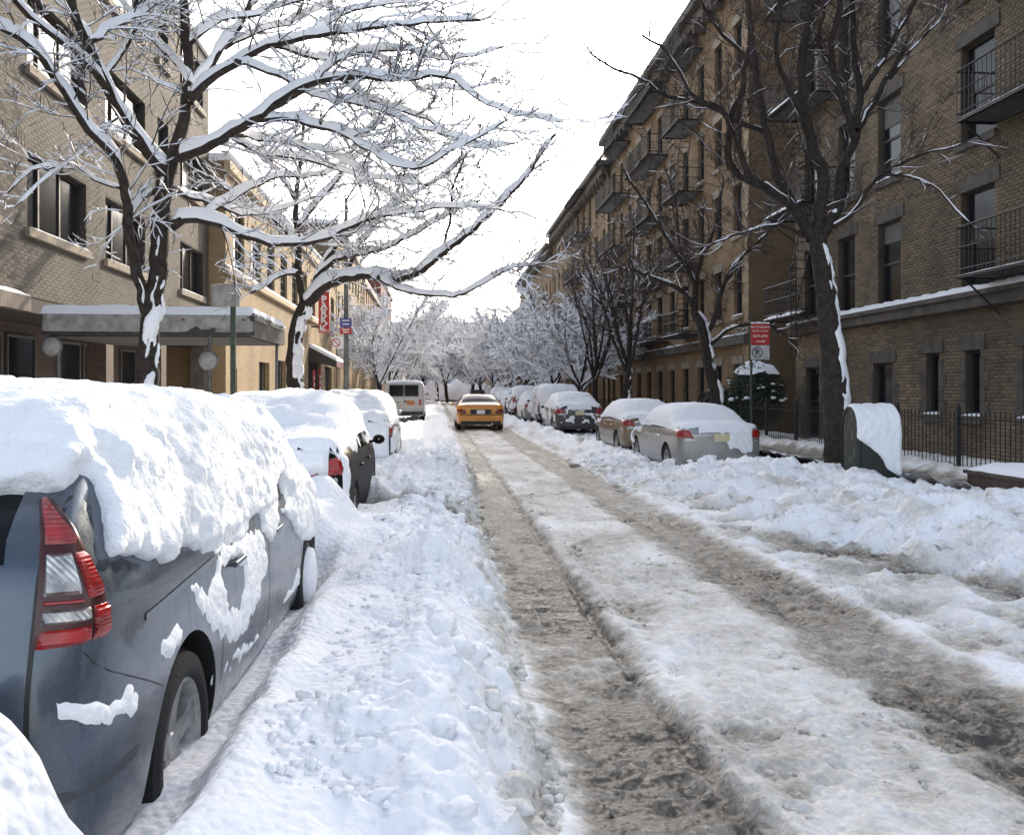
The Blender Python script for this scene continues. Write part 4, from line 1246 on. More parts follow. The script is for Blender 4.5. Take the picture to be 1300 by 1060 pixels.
def wrap(bvh, c, zs, a0, a1, na, off=0.012, name='lens', m=None, parent=None, out=0.0):
    """patch wrapped round a body corner: rays cast outward from the axis (c) at angles a0..a1 (0 = straight back, 90 = to the side)"""
    V = []
    for z in zs:
        s, e = (a0(z), a1(z)) if callable(a0) else (a0, a1)
        for i in range(na):
            an = R(s + (e - s) * i / (na - 1))
            d = Vector((math.sin(an) * c[2], -math.cos(an), 0))
            o_ = Vector((c[0] * c[2], c[1], z))
            far = o_ + d * 3
            hit = bvh.ray_cast(far, -d)
            p = hit[0] if hit[0] is not None else o_ + d * 0.4
            nrm = hit[1] if hit[0] is not None else d
            if nrm.dot(d) < 0: nrm = -nrm
            edge = 1 if 0 < i < na - 1 and zs[0] < z < zs[-1] else 0
            V.append(p + nrm * (off if edge else -0.004) + d * out * edge)
    nz = len(zs)
    F_ = [(j * na + i, j * na + i + 1, (j + 1) * na + i + 1, (j + 1) * na + i) for j in range(nz - 1) for i in range(na - 1)]
    return MB().add(V, F_).build(name, m, parent, 50)


def edge_dist(mask, n):
    d = np.where(mask, 1e9, 0.0)
    d[0, :] = d[-1, :] = d[:, 0] = d[:, -1] = 0
    for _ in range(n):
        p = np.pad(d, 1, mode='edge')
        a = np.minimum.reduce([p[:-2, 1:-1], p[2:, 1:-1], p[1:-1, :-2], p[1:-1, 2:]]) + 1
        b = np.minimum.reduce([p[:-2, :-2], p[2:, 2:], p[:-2, 2:], p[2:, :-2]]) + 1.414
        d = np.minimum(d, np.minimum(a, b))
    return np.minimum(d, n)


def snow_sheet(bvh, direction, ga, gb, maskf, thick, round_w, name='snow_cover', m=None, parent=None, minn=0.2, up=0.6, lump=0.25, ls=6.0, seed=0, fine=0.010, solid=None):
    """snow lying on / stuck to a body, grown from rays cast on a grid. direction 'z' (a=x,b=y), 'x' (a=y,b=z) from +x, 'X' from -x, 'y' (a=x,b=z) from behind"""
    A, B = np.meshgrid(ga, gb)
    shp = A.shape
    P = np.zeros(shp + (3,)); Nn = np.zeros(shp + (3,)); ok = np.zeros(shp, bool)
    for i in range(shp[0]):
        for j in range(shp[1]):
            a, b = A[i, j], B[i, j]
            if direction == 'z': o_, d = Vector((a, b, 4)), Vector((0, 0, -1))
            elif direction == 'x': o_, d = Vector((4, a, b)), Vector((-1, 0, 0))
            elif direction == 'X': o_, d = Vector((-4, a, b)), Vector((1, 0, 0))
            else: o_, d = Vector((a, -3, b)), Vector((0, 1, 0))
            h = bvh.ray_cast(o_, d)
            if h[0] is None: continue
            nr = h[1] if h[1].dot(d) < 0 else -h[1]
            if -nr.dot(d) < minn: continue
            P[i, j] = h[0]; Nn[i, j] = nr; ok[i, j] = True
    hit = ok.copy()
    ok = ok & maskf(A, B, P)
    step = float(abs(ga[1] - ga[0]))
    nst = max(2, int(round_w / step))
    D = edge_dist(ok, nst) / nst
    prof = np.sqrt(np.clip(1 - (1 - D) ** 2, 0, 1))
    T = thick(A, B, P) if callable(thick) else thick
    lum = fbm(A * ls, B * ls, 0.3, 3, seed=seed) * lump + 0.6 * lump * billow(A * ls * 2.3, B * ls * 2.3, 2, seed=seed + 3)
    t = T * prof * (1 + lum) + fine * prof * fbm(A * 30, B * 30, 0, 2, seed=seed + 7)
    dirv = Nn * (1 - up) + np.array({'z': (0, 0, 1), 'x': (0.8, 0, 0.6), 'X': (-0.8, 0, 0.6), 'y': (0, -0.8, 0.6)}[direction]) * up
    if solid is None:
        # soften the grid outline: the layer dives under the panel along a smooth line
        bl = ok.astype(float)
        for _ in range(2):
            p = np.pad(bl, 1, mode='edge'); bl = sum(p[i:i + shp[0], j:j + shp[1]] for i in range(3) for j in range(3)) / 9
        sg = np.clip((bl - 0.5) * 2.6, -1, 1)
        t = np.where(sg > 0, np.maximum(t, 0.25 * T * sg) * sg, 0)
        Q = P + dirv * t[..., None] - Nn * (0.012 * np.clip(-sg, 0, 1))[..., None]
        ok = hit & (bl > 0.02)
    else:
        Q = P + dirv * t[..., None] - Nn * (0.006 * (1 - prof))[..., None]
    q = np.arange(A.size).reshape(shp)
    face_ok = ok[:-1, :-1] & ok[:-1, 1:] & ok[1:, :-1] & ok[1:, 1:]
    # no skirts over big jumps
    zj = np.linalg.norm(P[1:, 1:] - P[:-1, :-1], axis=-1)
    face_ok &= zj < 0.5 if direction == 'z' else zj < 0.2
    Fq = np.stack([q[:-1, :-1], q[:-1, 1:], q[1:, 1:], q[1:, :-1]], -1)[face_ok]
    if not len(Fq): return None
    if solid is not None:
        u, inv = np.unique(Fq.ravel(), return_inverse=True)
        f = inv.reshape(-1, 4); n = len(u)
        top = Q.reshape(-1, 3)[u]; bot = (P - Nn * 0.03).reshape(-1, 3)[u]
        e = np.concatenate([f[:, [0, 1]], f[:, [1, 2]], f[:, [2, 3]], f[:, [3, 0]]])
        key = {}
        for a_, b_ in e: key[(a_, b_)] = 1
        bd = np.array([(a_, b_) for a_, b_ in key if (b_, a_) not in key])
        sidew = np.stack([bd[:, 1], bd[:, 0], bd[:, 0] + n, bd[:, 1] + n], -1)
        solid.append((np.concatenate([top, bot]), np.concatenate([f, f[:, ::-1] + n, sidew])))
        return None
    u, inv = np.unique(Fq.ravel(), return_inverse=True)
    me = npmesh(name, Q.reshape(-1, 3)[u], inv.reshape(-1, 4), m or SNOW_CAR)
    return link(name, me, parent)


def fuse_snow(solids, voxel, name, parent, amp=0.010, sc=16, seed=0, m=None):
    """run overlapping layers of snow together into one mass with a crumbly skin"""
    V, Fs, n = [], [], 0
    for v, f in solids:
        V.append(v); Fs.append(f + n); n += len(v)
    me = npmesh('tmp', np.concatenate(V), np.concatenate(Fs), [])
    ob = bpy.data.objects.new('tmp', me); COL.objects.link(ob)
    md = ob.modifiers.new('r', 'REMESH'); md.mode = 'VOXEL'; md.voxel_size = voxel; md.adaptivity = 0.0
    sm = ob.modifiers.new('s', 'SMOOTH'); sm.factor = 0.5; sm.iterations = 3
    dg = bpy.context.evaluated_depsgraph_get(); dg.update()
    ev = bpy.data.meshes.new_from_object(ob.evaluated_get(dg))
    bpy.data.objects.remove(ob); bpy.data.meshes.remove(me)
    k = len(ev.vertices)
    co = np.empty(k * 3, np.float32); ev.vertices.foreach_get('co', co); co = co.reshape(-1, 3)
    no = np.empty(k * 3, np.float32); ev.vertex_normals.foreach_get('vector', no); no = no.reshape(-1, 3)
    h = amp * (fbm(co[:, 0] * sc, co[:, 1] * sc, co[:, 2] * sc, 3, seed=seed) + 0.8 * (1 - 2 * np.abs(noise(co[:, 0] * sc * 0.7, co[:, 1] * sc * 0.7, co[:, 2] * sc * 0.7, seed + 5))))
    co = co + no * h[:, None]
    ev.vertices.foreach_set('co', co.ravel()); ev.materials.clear(); ev.materials.append(m or SNOW_CAR)
    ev.polygons.foreach_set('use_smooth', np.ones(len(ev.polygons), bool)); ev.update()
    return link(name, ev, parent)


def poly_mask(poly):
    poly = np.array(poly, float)
    def f(A, B):
        inside = np.zeros(A.shape, bool)
        j = len(poly) - 1
        for i in range(len(poly)):
            (xi, yi), (xj, yj) = poly[i], poly[j]
            c = ((yi > B) != (yj > B)) & (A < (xj - xi) * (B - yi) / (yj - yi + 1e-12) + xi)
            inside ^= c
            j = i
        return inside
    return f


def place_parts(root, parts, paint):
    for nm, me in parts.items():
        m = me if me.users == 0 else me
        o = link(nm.split('#')[0], m, root)
        if not m.materials:
            m.materials.append(paint if nm == 'body' else BLACKP if nm.startswith('wheel_well') else GLASS_CAR)
        if nm == 'body':
            if m.materials[0] is not paint:
                o2 = m.copy(); o2.materials.clear(); o2.materials.append(paint); o.data = o2
    return root


def paint(name, col, metal=0.35, rough=0.32):
    return mat(name, col, rough, metal=metal, coat=0.6, var=0.12, scale=3)


def salted(name, col):
    """metallic paint under a thin, streaky film of road salt"""
    m = mat(name, col, 0.30, metal=0.5, coat=0.6)
    nt = m.node_tree; N, L = nt.nodes, nt.links; b = N['Principled BSDF']
    tc = N.new('ShaderNodeTexCoord'); mp = N.new('ShaderNodeMapping'); mp.inputs['Scale'].default_value = (3, 5, 1.6)
    n1 = N.new('ShaderNodeTexNoise'); n1.inputs['Scale'].default_value = 2.2; n1.inputs['Detail'].default_value = 8; n1.inputs['Roughness'].default_value = 0.65
    L.new(tc.outputs['Object'], mp.inputs['Vector']); L.new(mp.outputs[0], n1.inputs['Vector'])
    n2 = N.new('ShaderNodeTexNoise'); n2.inputs['Scale'].default_value = 420; n2.inputs['Detail'].default_value = 2
    L.new(tc.outputs['Object'], n2.inputs['Vector'])
    mu = N.new('ShaderNodeMath'); mu.operation = 'MULTIPLY'; L.new(n1.outputs['Fac'], mu.inputs[0]); L.new(n2.outputs['Fac'], mu.inputs[1])
    mr = N.new('ShaderNodeMapRange'); mr.inputs['From Min'].default_value = 0.20; mr.inputs['From Max'].default_value = 0.42; mr.inputs['To Max'].default_value = 0.16
    L.new(mu.outputs[0], mr.inputs['Value'])
    mx = N.new('ShaderNodeMix'); mx.data_type = 'RGBA'; mx.inputs['A'].default_value = (*col, 1); mx.inputs['B'].default_value = (0.26, 0.265, 0.27, 1)
    L.new(mr.outputs[0], mx.inputs['Factor']); L.new(mx.outputs['Result'], b.inputs['Base Color'])
    r2 = N.new('ShaderNodeMapRange'); r2.inputs['To Min'].default_value = 0.22; r2.inputs['To Max'].default_value = 0.85; r2.inputs['From Max'].default_value = 0.4
    L.new(mr.outputs[0], r2.inputs['Value']); L.new(r2.outputs[0], b.inputs['Roughness'])
    return m


# ---- body shells
def sedan_shell(L=4.5, W=0.875, H=1.44):
    s = W / 0.875; h = H / 1.44; l = L / 4.5
    Y = lambda y: y * l
    st = [S(Y(0.00), .34, .70 * s, .86 * h, .66 * s, .90 * h, .55 * s, .91 * h),
          S(Y(0.05), .28, .79 * s, .97 * h, .735 * s, 1.01 * h, .63 * s, 1.02 * h),
          S(Y(0.24), .24, .855 * s, 1.00 * h, .79 * s, 1.05 * h, .66 * s, 1.07 * h),
          S(Y(0.60), .21, .873 * s, .99 * h, .82 * s, 1.06 * h, .67 * s, 1.09 * h),
          S(Y(0.98), .19, .875 * s, .975 * h, .835 * s, 1.23 * h, .625 * s, 1.28 * h),
          S(Y(1.36), .18, .875 * s, .965 * h, .845 * s, 1.345 * h, .585 * s, 1.42 * h),
          S(Y(2.17), .18, .875 * s, .955 * h, .85 * s, 1.375 * h, .575 * s, H),
          S(Y(2.25), .18, .875 * s, .955 * h, .85 * s, 1.375 * h, .575 * s, H),
          S(Y(2.78), .18, .875 * s, .945 * h, .845 * s, 1.325 * h, .575 * s, 1.405 * h),
          S(Y(3.15), .18, .875 * s, .935 * h, .83 * s, 1.15 * h, .635 * s, 1.22 * h),
          S(Y(3.52), .19, .872 * s, .92 * h, .80 * s, .97 * h, .68 * s, 1.02 * h),
          S(Y(4.02), .20, .85 * s, .85 * h, .77 * s, .90 * h, .64 * s, .94 * h),
          S(Y(4.36), .22, .79 * s, .74 * h, .70 * s, .78 * h, .58 * s, .81 * h),
          S(Y(4.50), .30, .66 * s, .62 * h, .60 * s, .65 * h, .50 * s, .66 * h)]
    wins = [(3, (6, 7), 'rear_window'), (4, (6, 7), 'rear_window#2'), (4, (5,), 'side_window'), (5, (5,), 'side_window#2'), (7, (5,), 'side_window#3'), (8, (5,), 'side_window#4'), (8, (6, 7), 'windshield'), (9, (6, 7), 'windshield#2')]
    wh = [(0.92 * l, 0.315), (3.62 * l, 0.315)]
    parts, bvh = car_body(st, wh, 0.315, wins)
    return dict(parts=parts, bvh=bvh, wheels=wh, L=L, W=W, H=H, r=0.315)


def wagon_shell():
    W = .885
    st = [S(0.00, .36, .74, 1.14, .70, 1.36, .60, 1.40, [0.06, 0.05, 0.02, 0.0, 0.05, 0.08, 0.40, 0.44, 0.44]),
          S(0.07, .27, .835, 1.16, .785, 1.41, .645, 1.465, [0.02, 0.01, 0, 0, 0.02, 0.05, 0.38, 0.42, 0.42]),
          S(0.22, .24, .872, 1.13, .825, 1.43, .66, 1.495, [0, 0, 0, 0, 0.01, 0.04, 0.33, 0.36, 0.36]),
          S(0.50, .22, .885, 1.07, .845, 1.445, .665, 1.51, [0, 0, 0, 0, 0.0, 0.03, 0.17, 0.2, 0.2]),
          S(1.30, .20, .885, 1.045, .85, 1.46, .67, 1.53, [0, 0, 0, 0, 0, 0, 0.02, 0.02, 0.02]),
          S(1.40, .20, .885, 1.045, .85, 1.46, .67, 1.53),
          S(2.25, .20, .885, 1.02, .85, 1.455, .665, 1.53),
          S(2.33, .20, .885, 1.02, .85, 1.455, .665, 1.53),
          S(2.95, .20, .885, 1.0, .855, 1.39, .65, 1.47),
          S(3.35, .20, .882, .97, .84, 1.18, .69, 1.26),
          S(3.72, .20, .875, .93, .81, .99, .71, 1.05),
          S(4.12, .21, .85, .84, .77, .89, .66, .94),
          S(4.38, .24, .78, .72, .70, .76, .58, .79),
          S(4.50, .32, .66, .60, .60, .63, .50, .65)]
    wins = [('rear', (5,), 'rear_window'), (3, (5,), 'side_window'), (5, (5,), 'side_window#2'), (7, (5,), 'side_window#3'), (8, (5,), 'side_window#4'), (8, (6, 7), 'windshield'), (9, (6, 7), 'windshield#2')]
    wh = [(0.86, 0.335), (3.66, 0.335)]
    parts, bvh = car_body(st, wh, 0.335, wins, nu=6, nv=5)
    return dict(parts=parts, bvh=bvh, wheels=wh, L=4.5, W=W, H=1.53, r=0.335)


def suv_shell(L=4.55, W=0.91, H=1.74):
    l = L / 4.55
    Y = lambda y: y * l
    st = [S(Y(0.00), .48, .76, 1.08, .74, 1.55, .62, 1.60, [0.05, 0.04, 0.02, 0.0, 0.03, 0.05, 0.22, 0.26, 0.26]),
          S(Y(0.08), .38, .86, 1.11, .83, 1.62, .69, 1.68, [0.01, 0.01, 0, 0, 0.02, 0.03, 0.2, 0.23, 0.23]),
          S(Y(0.30), .35, .91, 1.12, .87, 1.65, .71, H - .02, [0, 0, 0, 0, 0.0, 0.02, 0.12, 0.15, 0.15]),
          S(Y(1.25), .32, .91, 1.11, .875, 1.67, .71, H), S(Y(1.33), .32, .91, 1.11, .875, 1.67, .71, H),
          S(Y(2.2), .32, .91, 1.10, .875, 1.67, .71, H), S(Y(2.28), .32, .91, 1.10, .875, 1.67, .71, H),
          S(Y(2.95), .32, .91, 1.09, .87, 1.61, .70, 1.69), S(Y(3.3), .32, .91, 1.08, .85, 1.36, .74, 1.43),
          S(Y(3.6), .33, .90, 1.06, .83, 1.11, .75, 1.15), S(Y(4.2), .34, .88, 1.00, .80, 1.04, .70, 1.08),
          S(Y(4.46), .38, .82, .90, .74, .93, .62, .95), S(Y(4.55), .45, .72, .80, .66, .82, .55, .84)]
    wins = [('rear', (5,), 'rear_window'), (2, (5,), 'side_window'), (4, (5,), 'side_window#2'), (6, (5,), 'side_window#3'), (7, (6, 7), 'windshield'), (8, (6, 7), 'windshield#2')]
    wh = [(0.88 * l, 0.36), (3.62 * l, 0.36)]
    parts, bvh = car_body(st, wh, 0.36, wins, nu=4, nv=3)
    return dict(parts=parts, bvh=bvh, wheels=wh, L=L, W=W, H=H, r=0.36)


def van_shell(L=5.4, W=0.985, H=2.08):
    st = [S(0.00, .50, .90, 1.28, .89, 1.92, .82, 1.98, [0.03, 0.02, 0.0, 0.0, 0.01, 0.03, 0.12, 0.14, 0.14]),
          S(0.05, .42, .96, 1.30, .94, 1.96, .86, 2.03, [0.01, 0.0, 0, 0, 0.0, 0.01, 0.10, 0.12, 0.12]),
          S(0.25, .40, .985, 1.30, .965, 1.97, .88, H), S(1.5, .40, .985, 1.30, .965, 1.97, .88, H), S(1.6, .40, .985, 1.30, .965, 1.97, .88, H),
          S(3.2, .40, .985, 1.30, .965, 1.97, .88, H), S(3.4, .40, .985, 1.29, .965, 1.96, .88, H),
          S(3.9, .40, .985, 1.28, .95, 1.85, .86, 1.95), S(4.4, .40, .985, 1.22, .92, 1.34, .84, 1.40),
          S(5.15, .42, .95, 1.08, .88, 1.13, .78, 1.16), S(5.4, .48, .86, .98, .8, 1.0, .7, 1.02)]
    wins = [(6, (5,), 'side_window'), (7, (6, 7), 'windshield')]
    wh = [(1.05, 0.37), (4.5, 0.37)]
    parts, bvh = car_body(st, wh, 0.37, wins, nu=4, nv=3)
    return dict(parts=parts, bvh=bvh, wheels=wh, L=L, W=W, H=H, r=0.37)


def rear_box(root, nm, x0, x1, y0, y1, z0, z1, m):
    return MB().box(x0, x1, y0, y1, z0, z1).build(nm, m, root)


def mirrors(root, W, y, z, m):
    for s in (-1, 1):
        q = MB(); q.lathe([(-0.07, 0.01), (-0.065, 0.06), (-0.02, 0.085), (0.05, 0.08), (0.07, 0.05), (0.075, 0.01)], 12, 'y', (s * (W + 0.09), y, z)); q.bar((s * (W - 0.05), y + 0.02, z - 0.05), (s * (W + 0.06), y, z - 0.02), 0.02, 6)
        o = q.build('door_mirror', m, root, 40); o.matrix_local = Matrix.Translation((s * (W + 0.05), y, z)) @ Matrix.Diagonal((0.9, 0.6, 0.72, 1)) @ Matrix.Translation((-s * (W + 0.05), -y, -z))


def seams(root, sh, ys, z0, z1, m=BLACKP, side=1):
    """thin door gaps drawn on the flank as recessed dark strips"""
    for y in ys:
        V = []
        for k in range(12):
            z = z0 + (z1 - z0) * k / 11
            for dy in (-0.004, 0.004):
                h = sh['bvh'].ray_cast(Vector((side * 4, y + dy, z)), Vector((-side, 0, 0)))
                V.append((h[0].x + side * 0.0015 if h[0] else side * sh['W'], y + dy, z))
        MB().add(V, [(2 * k, 2 * k + 1, 2 * k + 3, 2 * k + 2) for k in range(11)]).build('door_gap', m, root)


def handles(root, sh, ys, z, m, side=1):
    for y in ys:
        h = sh['bvh'].ray_cast(Vector((side * 4, y, z)), Vector((-side, 0, 0)))
        x = h[0].x if h[0] else side * sh['W']
        q = MB(); q.bar((x + side * 0.022, y - 0.085, z), (x + side * 0.022, y + 0.085, z), 0.013, 8); q.bar((x - side * 0.01, y - 0.08, z), (x + side * 0.022, y - 0.08, z), 0.011, 6); q.bar((x - side * 0.01, y + 0.08, z), (x + side * 0.022, y + 0.08, z), 0.011, 6)
        q.build('door_handle', m, root, 50)


def full_snow(sh, root, thick=0.13, cover=1.0, seed=0, step=0.055, side_bare=0.0, y0=None, rough=0.25, minn=0.22, skip=None):
    ga = np.arange(-sh['W'] - 0.02, sh['W'] + 0.021, step); gb = np.arange(-0.02, sh['L'] + 0.02, step)
    def mk(A, B, P):
        k = np.ones(A.shape, bool)
        if skip: k &= ~skip(A, B, P)
        return k & (P[..., 2] > 0.6)
    return snow_sheet(sh['bvh'], 'z', ga, gb, mk, lambda A, B, P: thick * (0.85 + 0.15 * np.clip((P[..., 2] - 0.8) / 0.5, 0, 1)), 0.20, 'snow_cover', SNOW_CAR, root, minn=minn, up=0.75, lump=rough, ls=3.5, seed=seed)


def side_snow(sh, root, side, maskfn, thick=0.03, seed=3, z0=0.5, z1=1.5, y0=0.1, y1=None, step=0.035, name='side_snow'):
    ga = np.arange(y0, y1 or sh['L'] - 0.1, step); gb = np.arange(z0, z1, step)
    return snow_sheet(sh['bvh'], 'x' if side > 0 else 'X', ga, gb, maskfn, thick, 0.09, name, SNOW_CAR, root, minn=0.12, up=0.3, lump=0.35, ls=7, seed=seed)


SED = sedan_shell()
SEDX, SEDY = SED['W'], SED['L']


def dress_sedan(root, sh, pm, tail_a=(24, 66), tail_z=(0.80, 0.99), plate_z=0.62, white_strip=True, lamp=True):
    place_parts(root, sh['parts'], pm)
    add_wheels(root, sh['wheels'], sh['W'], sh['r'])
    h = sh['H'] / 1.44
    for s in (1, -1):
        zs = np.linspace(tail_z[0] * h, tail_z[1] * h, 6)
        t = wrap(sh['bvh'], (sh['W'] - 0.42, 0.5, s), list(zs), lambda z: 8 + 14 * (z - zs[0]) / (zs[-1] - zs[0]), lambda z: 58 + 8 * (z - zs[0]) / (zs[-1] - zs[0]), 9, 0.014, 'tail_light', REDLENS, root)
        if white_strip:
            zz = np.linspace(zs[0] - 0.075, zs[0] - 0.002, 4)
            wrap(sh['bvh'], (sh['W'] - 0.42, 0.5, s), list(zz), 2, 40, 7, 0.012, 'reversing_lens', CLEARLENS, t)
    q = rear_box(root, 'number_plate', -0.16, 0.16, -0.062, -0.052, plate_z + 0.12, plate_z + 0.27, mat('plate', (0.55, 0.5, 0.32), 0.5, var=0.2, scale=30))
    rear_box(root, 'bumper_skirt', -0.62, 0.62, 0.02, 0.2, 0.23, 0.34, BLACKP)
    mirrors(root, sh['W'], 3.05, 0.98 * h, pm)
    handles(root, sh, (1.45, 2.45), 0.80 * h, pm, -1); handles(root, sh, (1.45, 2.45), 0.80 * h, pm, 1)
    for s in (1, -1): seams(root, sh, (1.30, 2.2, 3.25), 0.35, 0.93 * h, side=s)


def gz(x, y):
    return float(ground_h(np.array([x]), np.array([y]), False)[0][0])


# ---- the near blue-grey wagon at left
def near_wagon():
    sh = wagon_shell()
    X, Y = -0.885 - 0.885, 2.34
    root = thing('parked_minivan', (X, Y, 0.0), 'slate blue minivan with roof and windows plastered in snow, left foreground', 'minivan', rz=R(-0.6))
    pm = salted('slate_paint', (0.060, 0.082, 0.112))
    place_parts(root, sh['parts'], pm)
    add_wheels(root, sh['wheels'], sh['W'], sh['r'], 0.215)
    bv = sh['bvh']
    # tail lights, built in tiers
    for s in (1, -1):
        c = (0.55, 0.42, s)
        def A0(z): return 24 + 6 * (z - 0.92) / 0.38
        def A1(z): return 51 - 16 * max(0, (z - 1.0) / 0.30) ** 1.1
        house = wrap(bv, c, list(np.linspace(0.915, 1.305, 14)), lambda z: A0(z) - 2.5, lambda z: A1(z) + 3, 12, 0.006, 'tail_light', mat('lamp_housing', (0.05, 0.008, 0.008), 0.25), root)
        def lens(nm, z0, z1, f0, f1, m, n=6, off=0.017):
            wrap(bv, c, list(np.linspace(z0, z1, n)), lambda z: A0(z) + (A1(z) - A0(z)) * f0, lambda z: A0(z) + (A1(z) - A0(z)) * f1, 10, off, nm, m, house)
        lens('red_lens', 1.172, 1.300, 0.0, 1.0, REDLENS, 7)
        lens('clear_lens', 1.048, 1.168, 0.03, 0.66, CLEARLENS, 8, 0.020)
        lens('red_lens', 1.028, 1.170, 0.67, 1.0, REDLENS, 7)
        lens('red_lens', 1.030, 1.046, 0.02, 0.66, REDLENS, 4)
        lens('clear_lens', 0.978, 1.026, 0.02, 0.70, CLEARLENS, 5, 0.018)
        lens('red_lens', 0.922, 1.026, 0.71, 1.0, REDLENS, 6)
        lens('red_lens', 0.922, 0.976, 0.0, 0.70, REDLENS, 5)
        # shut line between hatch and flank
        V = []
        for k in range(22):
            z = 0.46 + (1.30 - 0.46) * k / 21
            for x in (0.715, 0.728):
                h = bv.ray_cast(Vector((s * x, -3, z)), Vector((0, 1, 0)))
                V.append((s * x, (h[0].y if h[0] else 0) - 0.003, z))
        MB().add(V, [(2 * k, 2 * k + 1, 2 * k + 3, 2 * k + 2) for k in range(21)]).build('hatch_gap', BLACKP, root)
        seams(root, sh, (1.33, 2.28, 3.3), 0.40, 0.97, side=s)
        handles(root, sh, (1.55, 2.45), 0.86, pm, s)
        # sliding-door rail and sill moulding
        r = MB()
        for (y0, y1, z, hh, m_) in ((0.42, 1.32, 0.905, 0.012, 0),):
            V = []
            for k in range(20):
                y = y0 + (y1 - y0) * k / 19
                for dz in (-hh, hh):
                    h = bv.ray_cast(Vector((s * 4, y, z + dz + 0.03 * k / 19)), Vector((-s, 0, 0)))
                    V.append((h[0].x + s * 0.004 if h[0] else s * .885, y, z + dz + 0.03 * k / 19))
            MB().add(V, [(2 * k, 2 * k + 1, 2 * k + 3, 2 * k + 2) for k in range(19)]).build('door_rail', mat('rail_grey', (0.20, 0.23, 0.26), 0.3, metal=0.6), root)
    q = MB()
    q.lathe([(0, 0.0005), (0.004, 0.06), (0, 0.075)], 4, 'x', (0.884, 0.55, 0.83)); 
    rear_box(root, 'number_plate', -0.16, 0.16, -0.07, -0.058, 0.70, 0.86, mat('plate', (0.55, 0.5, 0.32), 0.5))
    wl = wrap(bv, (0.50, 0.42, 1), [0.50, 0.53, 0.56], 10, 84, 16, 0.006, 'bumper_crease', mat('slate_trim', (0.045, 0.055, 0.07), 0.5), root)
    # bumper joint on the flank
    V = []
    for (px, py) in ((134, 826), (139, 840), (150, 850), (168, 856), (188, 862), (205, 868)):
        for dz in (-0.0025, 0.0025):
            w = Wx(px, py, -0.885); h = bv.ray_cast(Vector((4, w[1] - Y, w[2] + dz)), Vector((-1, 0, 0)))
            V.append((h[0].x + 0.0015 if h[0] else 0.885, w[1] - Y, w[2] + dz))
    MB().add(V, [(2 * k, 2 * k + 1, 2 * k + 3, 2 * k + 2) for k in range(5)]).build('bumper_gap', BLACKP, root)
    # snow: thick roof load with a ragged edge, windows plastered, run together into one mass
    so = []
    ga = np.arange(-0.90, 0.90, 0.022); gb = np.arange(-0.05, 3.75, 0.024)
    def roofmask(A, B, P):
        n = 0.04 * fbm(A * 5, B * 5, 0, 3, seed=2)
        return (P[..., 2] > 1.30 + n) & (np.abs(A) < 0.715 + n)
    snow_sheet(bv, 'z', ga, gb, roofmask, lambda A, B, P: 0.105 + 0.012 * np.sin(B * 2.0) + 0.016 * noise(A * 3, B * 3), 0.11, minn=0.12, up=0.75, lump=0.08, ls=4.5, seed=5, fine=0.014, solid=so)
    snow_sheet(bv, 'z', np.arange(-0.87, 0.88, 0.03), np.arange(2.8, 4.5, 0.03), lambda A, B, P: (P[..., 2] > 0.6), 0.13, 0.15, minn=0.12, up=0.6, lump=0.2, ls=4, seed=6, solid=so)
    snow_sheet(bv, 'y', np.arange(-0.80, 0.70, 0.022), np.arange(1.20, 1.50, 0.022), lambda A, B, P: (B > 1.295 + 0.018 * fbm(A * 9, B * 3, 0, 3)), lambda A, B, P: 0.08 + 0.02 * noise(A * 5, B * 5), 0.06, minn=0.06, up=0.3, lump=0.2, ls=7, seed=8, solid=so)
    # side snow: outlines measured on the flank plane (y from the tail, z)
    def fl(pts):
        out = []
        for (px, py) in pts:
            w = Wx(px, py, -0.885); out.append((w[1] - Y, w[2]))
        return out
    big = poly_mask(fl([(112, 668), (120, 640), (128, 590), (150, 555), (190, 530), (235, 510), (290, 500), (330, 505), (372, 550), (398, 615), (400, 660), (392, 682), (375, 690), (362, 660), (349, 640), (338, 690), (322, 668), (300, 690), (262, 702), (232, 690), (222, 712), (180, 706), (140, 712), (120, 700)]))
    heart = poly_mask(fl([(272, 690), (300, 684), (330, 672), (333, 720), (322, 760), (308, 800), (290, 816), (272, 800), (256, 775), (243, 745), (247, 738), (262, 752), (270, 738), (276, 715)]))
    hole = poly_mask(fl([(278, 730), (290, 708), (306, 712), (308, 742), (300, 770), (286, 782), (280, 760)]))
    holes = [poly_mask(fl(h)) for h in ([(345, 628), (357, 600), (368, 632), (356, 648)], [(309, 664), (330, 650), (328, 676), (317, 684)])]
    sill = poly_mask(fl([(272, 860), (290, 838), (320, 808), (350, 780), (368, 740), (374, 715), (374, 755), (356, 785), (325, 818), (296, 843)]))
    arch = poly_mask(fl([(202, 840), (204, 816), (220, 790), (234, 792), (226, 810), (216, 828)]))
    bs = poly_mask(fl([(84, 912), (112, 894), (150, 884), (172, 873), (182, 884), (176, 900), (150, 914), (120, 922), (98, 926)]))
    def sidemask(A, B, P):
        a = A + 0.014 * fbm(A * 22, B * 22, 0, 3, seed=31); b = B + 0.016 * fbm(A * 22, B * 22, 0, 3, seed=33)
        k = big(a, b) & ((A > 0.24 + 0.6 * np.clip(B - 1.12, 0, 1)) | (B < 1.10))
        for h in holes: k &= ~h(A, B)
        return k
    def thinmask(A, B, P):
        a = A + 0.020 * fbm(A * 26, B * 16, 0, 4, seed=31); b = B + 0.030 * fbm(A * 30, B * 12, 0, 4, seed=33)
        return (heart(a, b) & ~hole(a, b)) | sill(a, b) | arch(a, b) | bs(a, b)
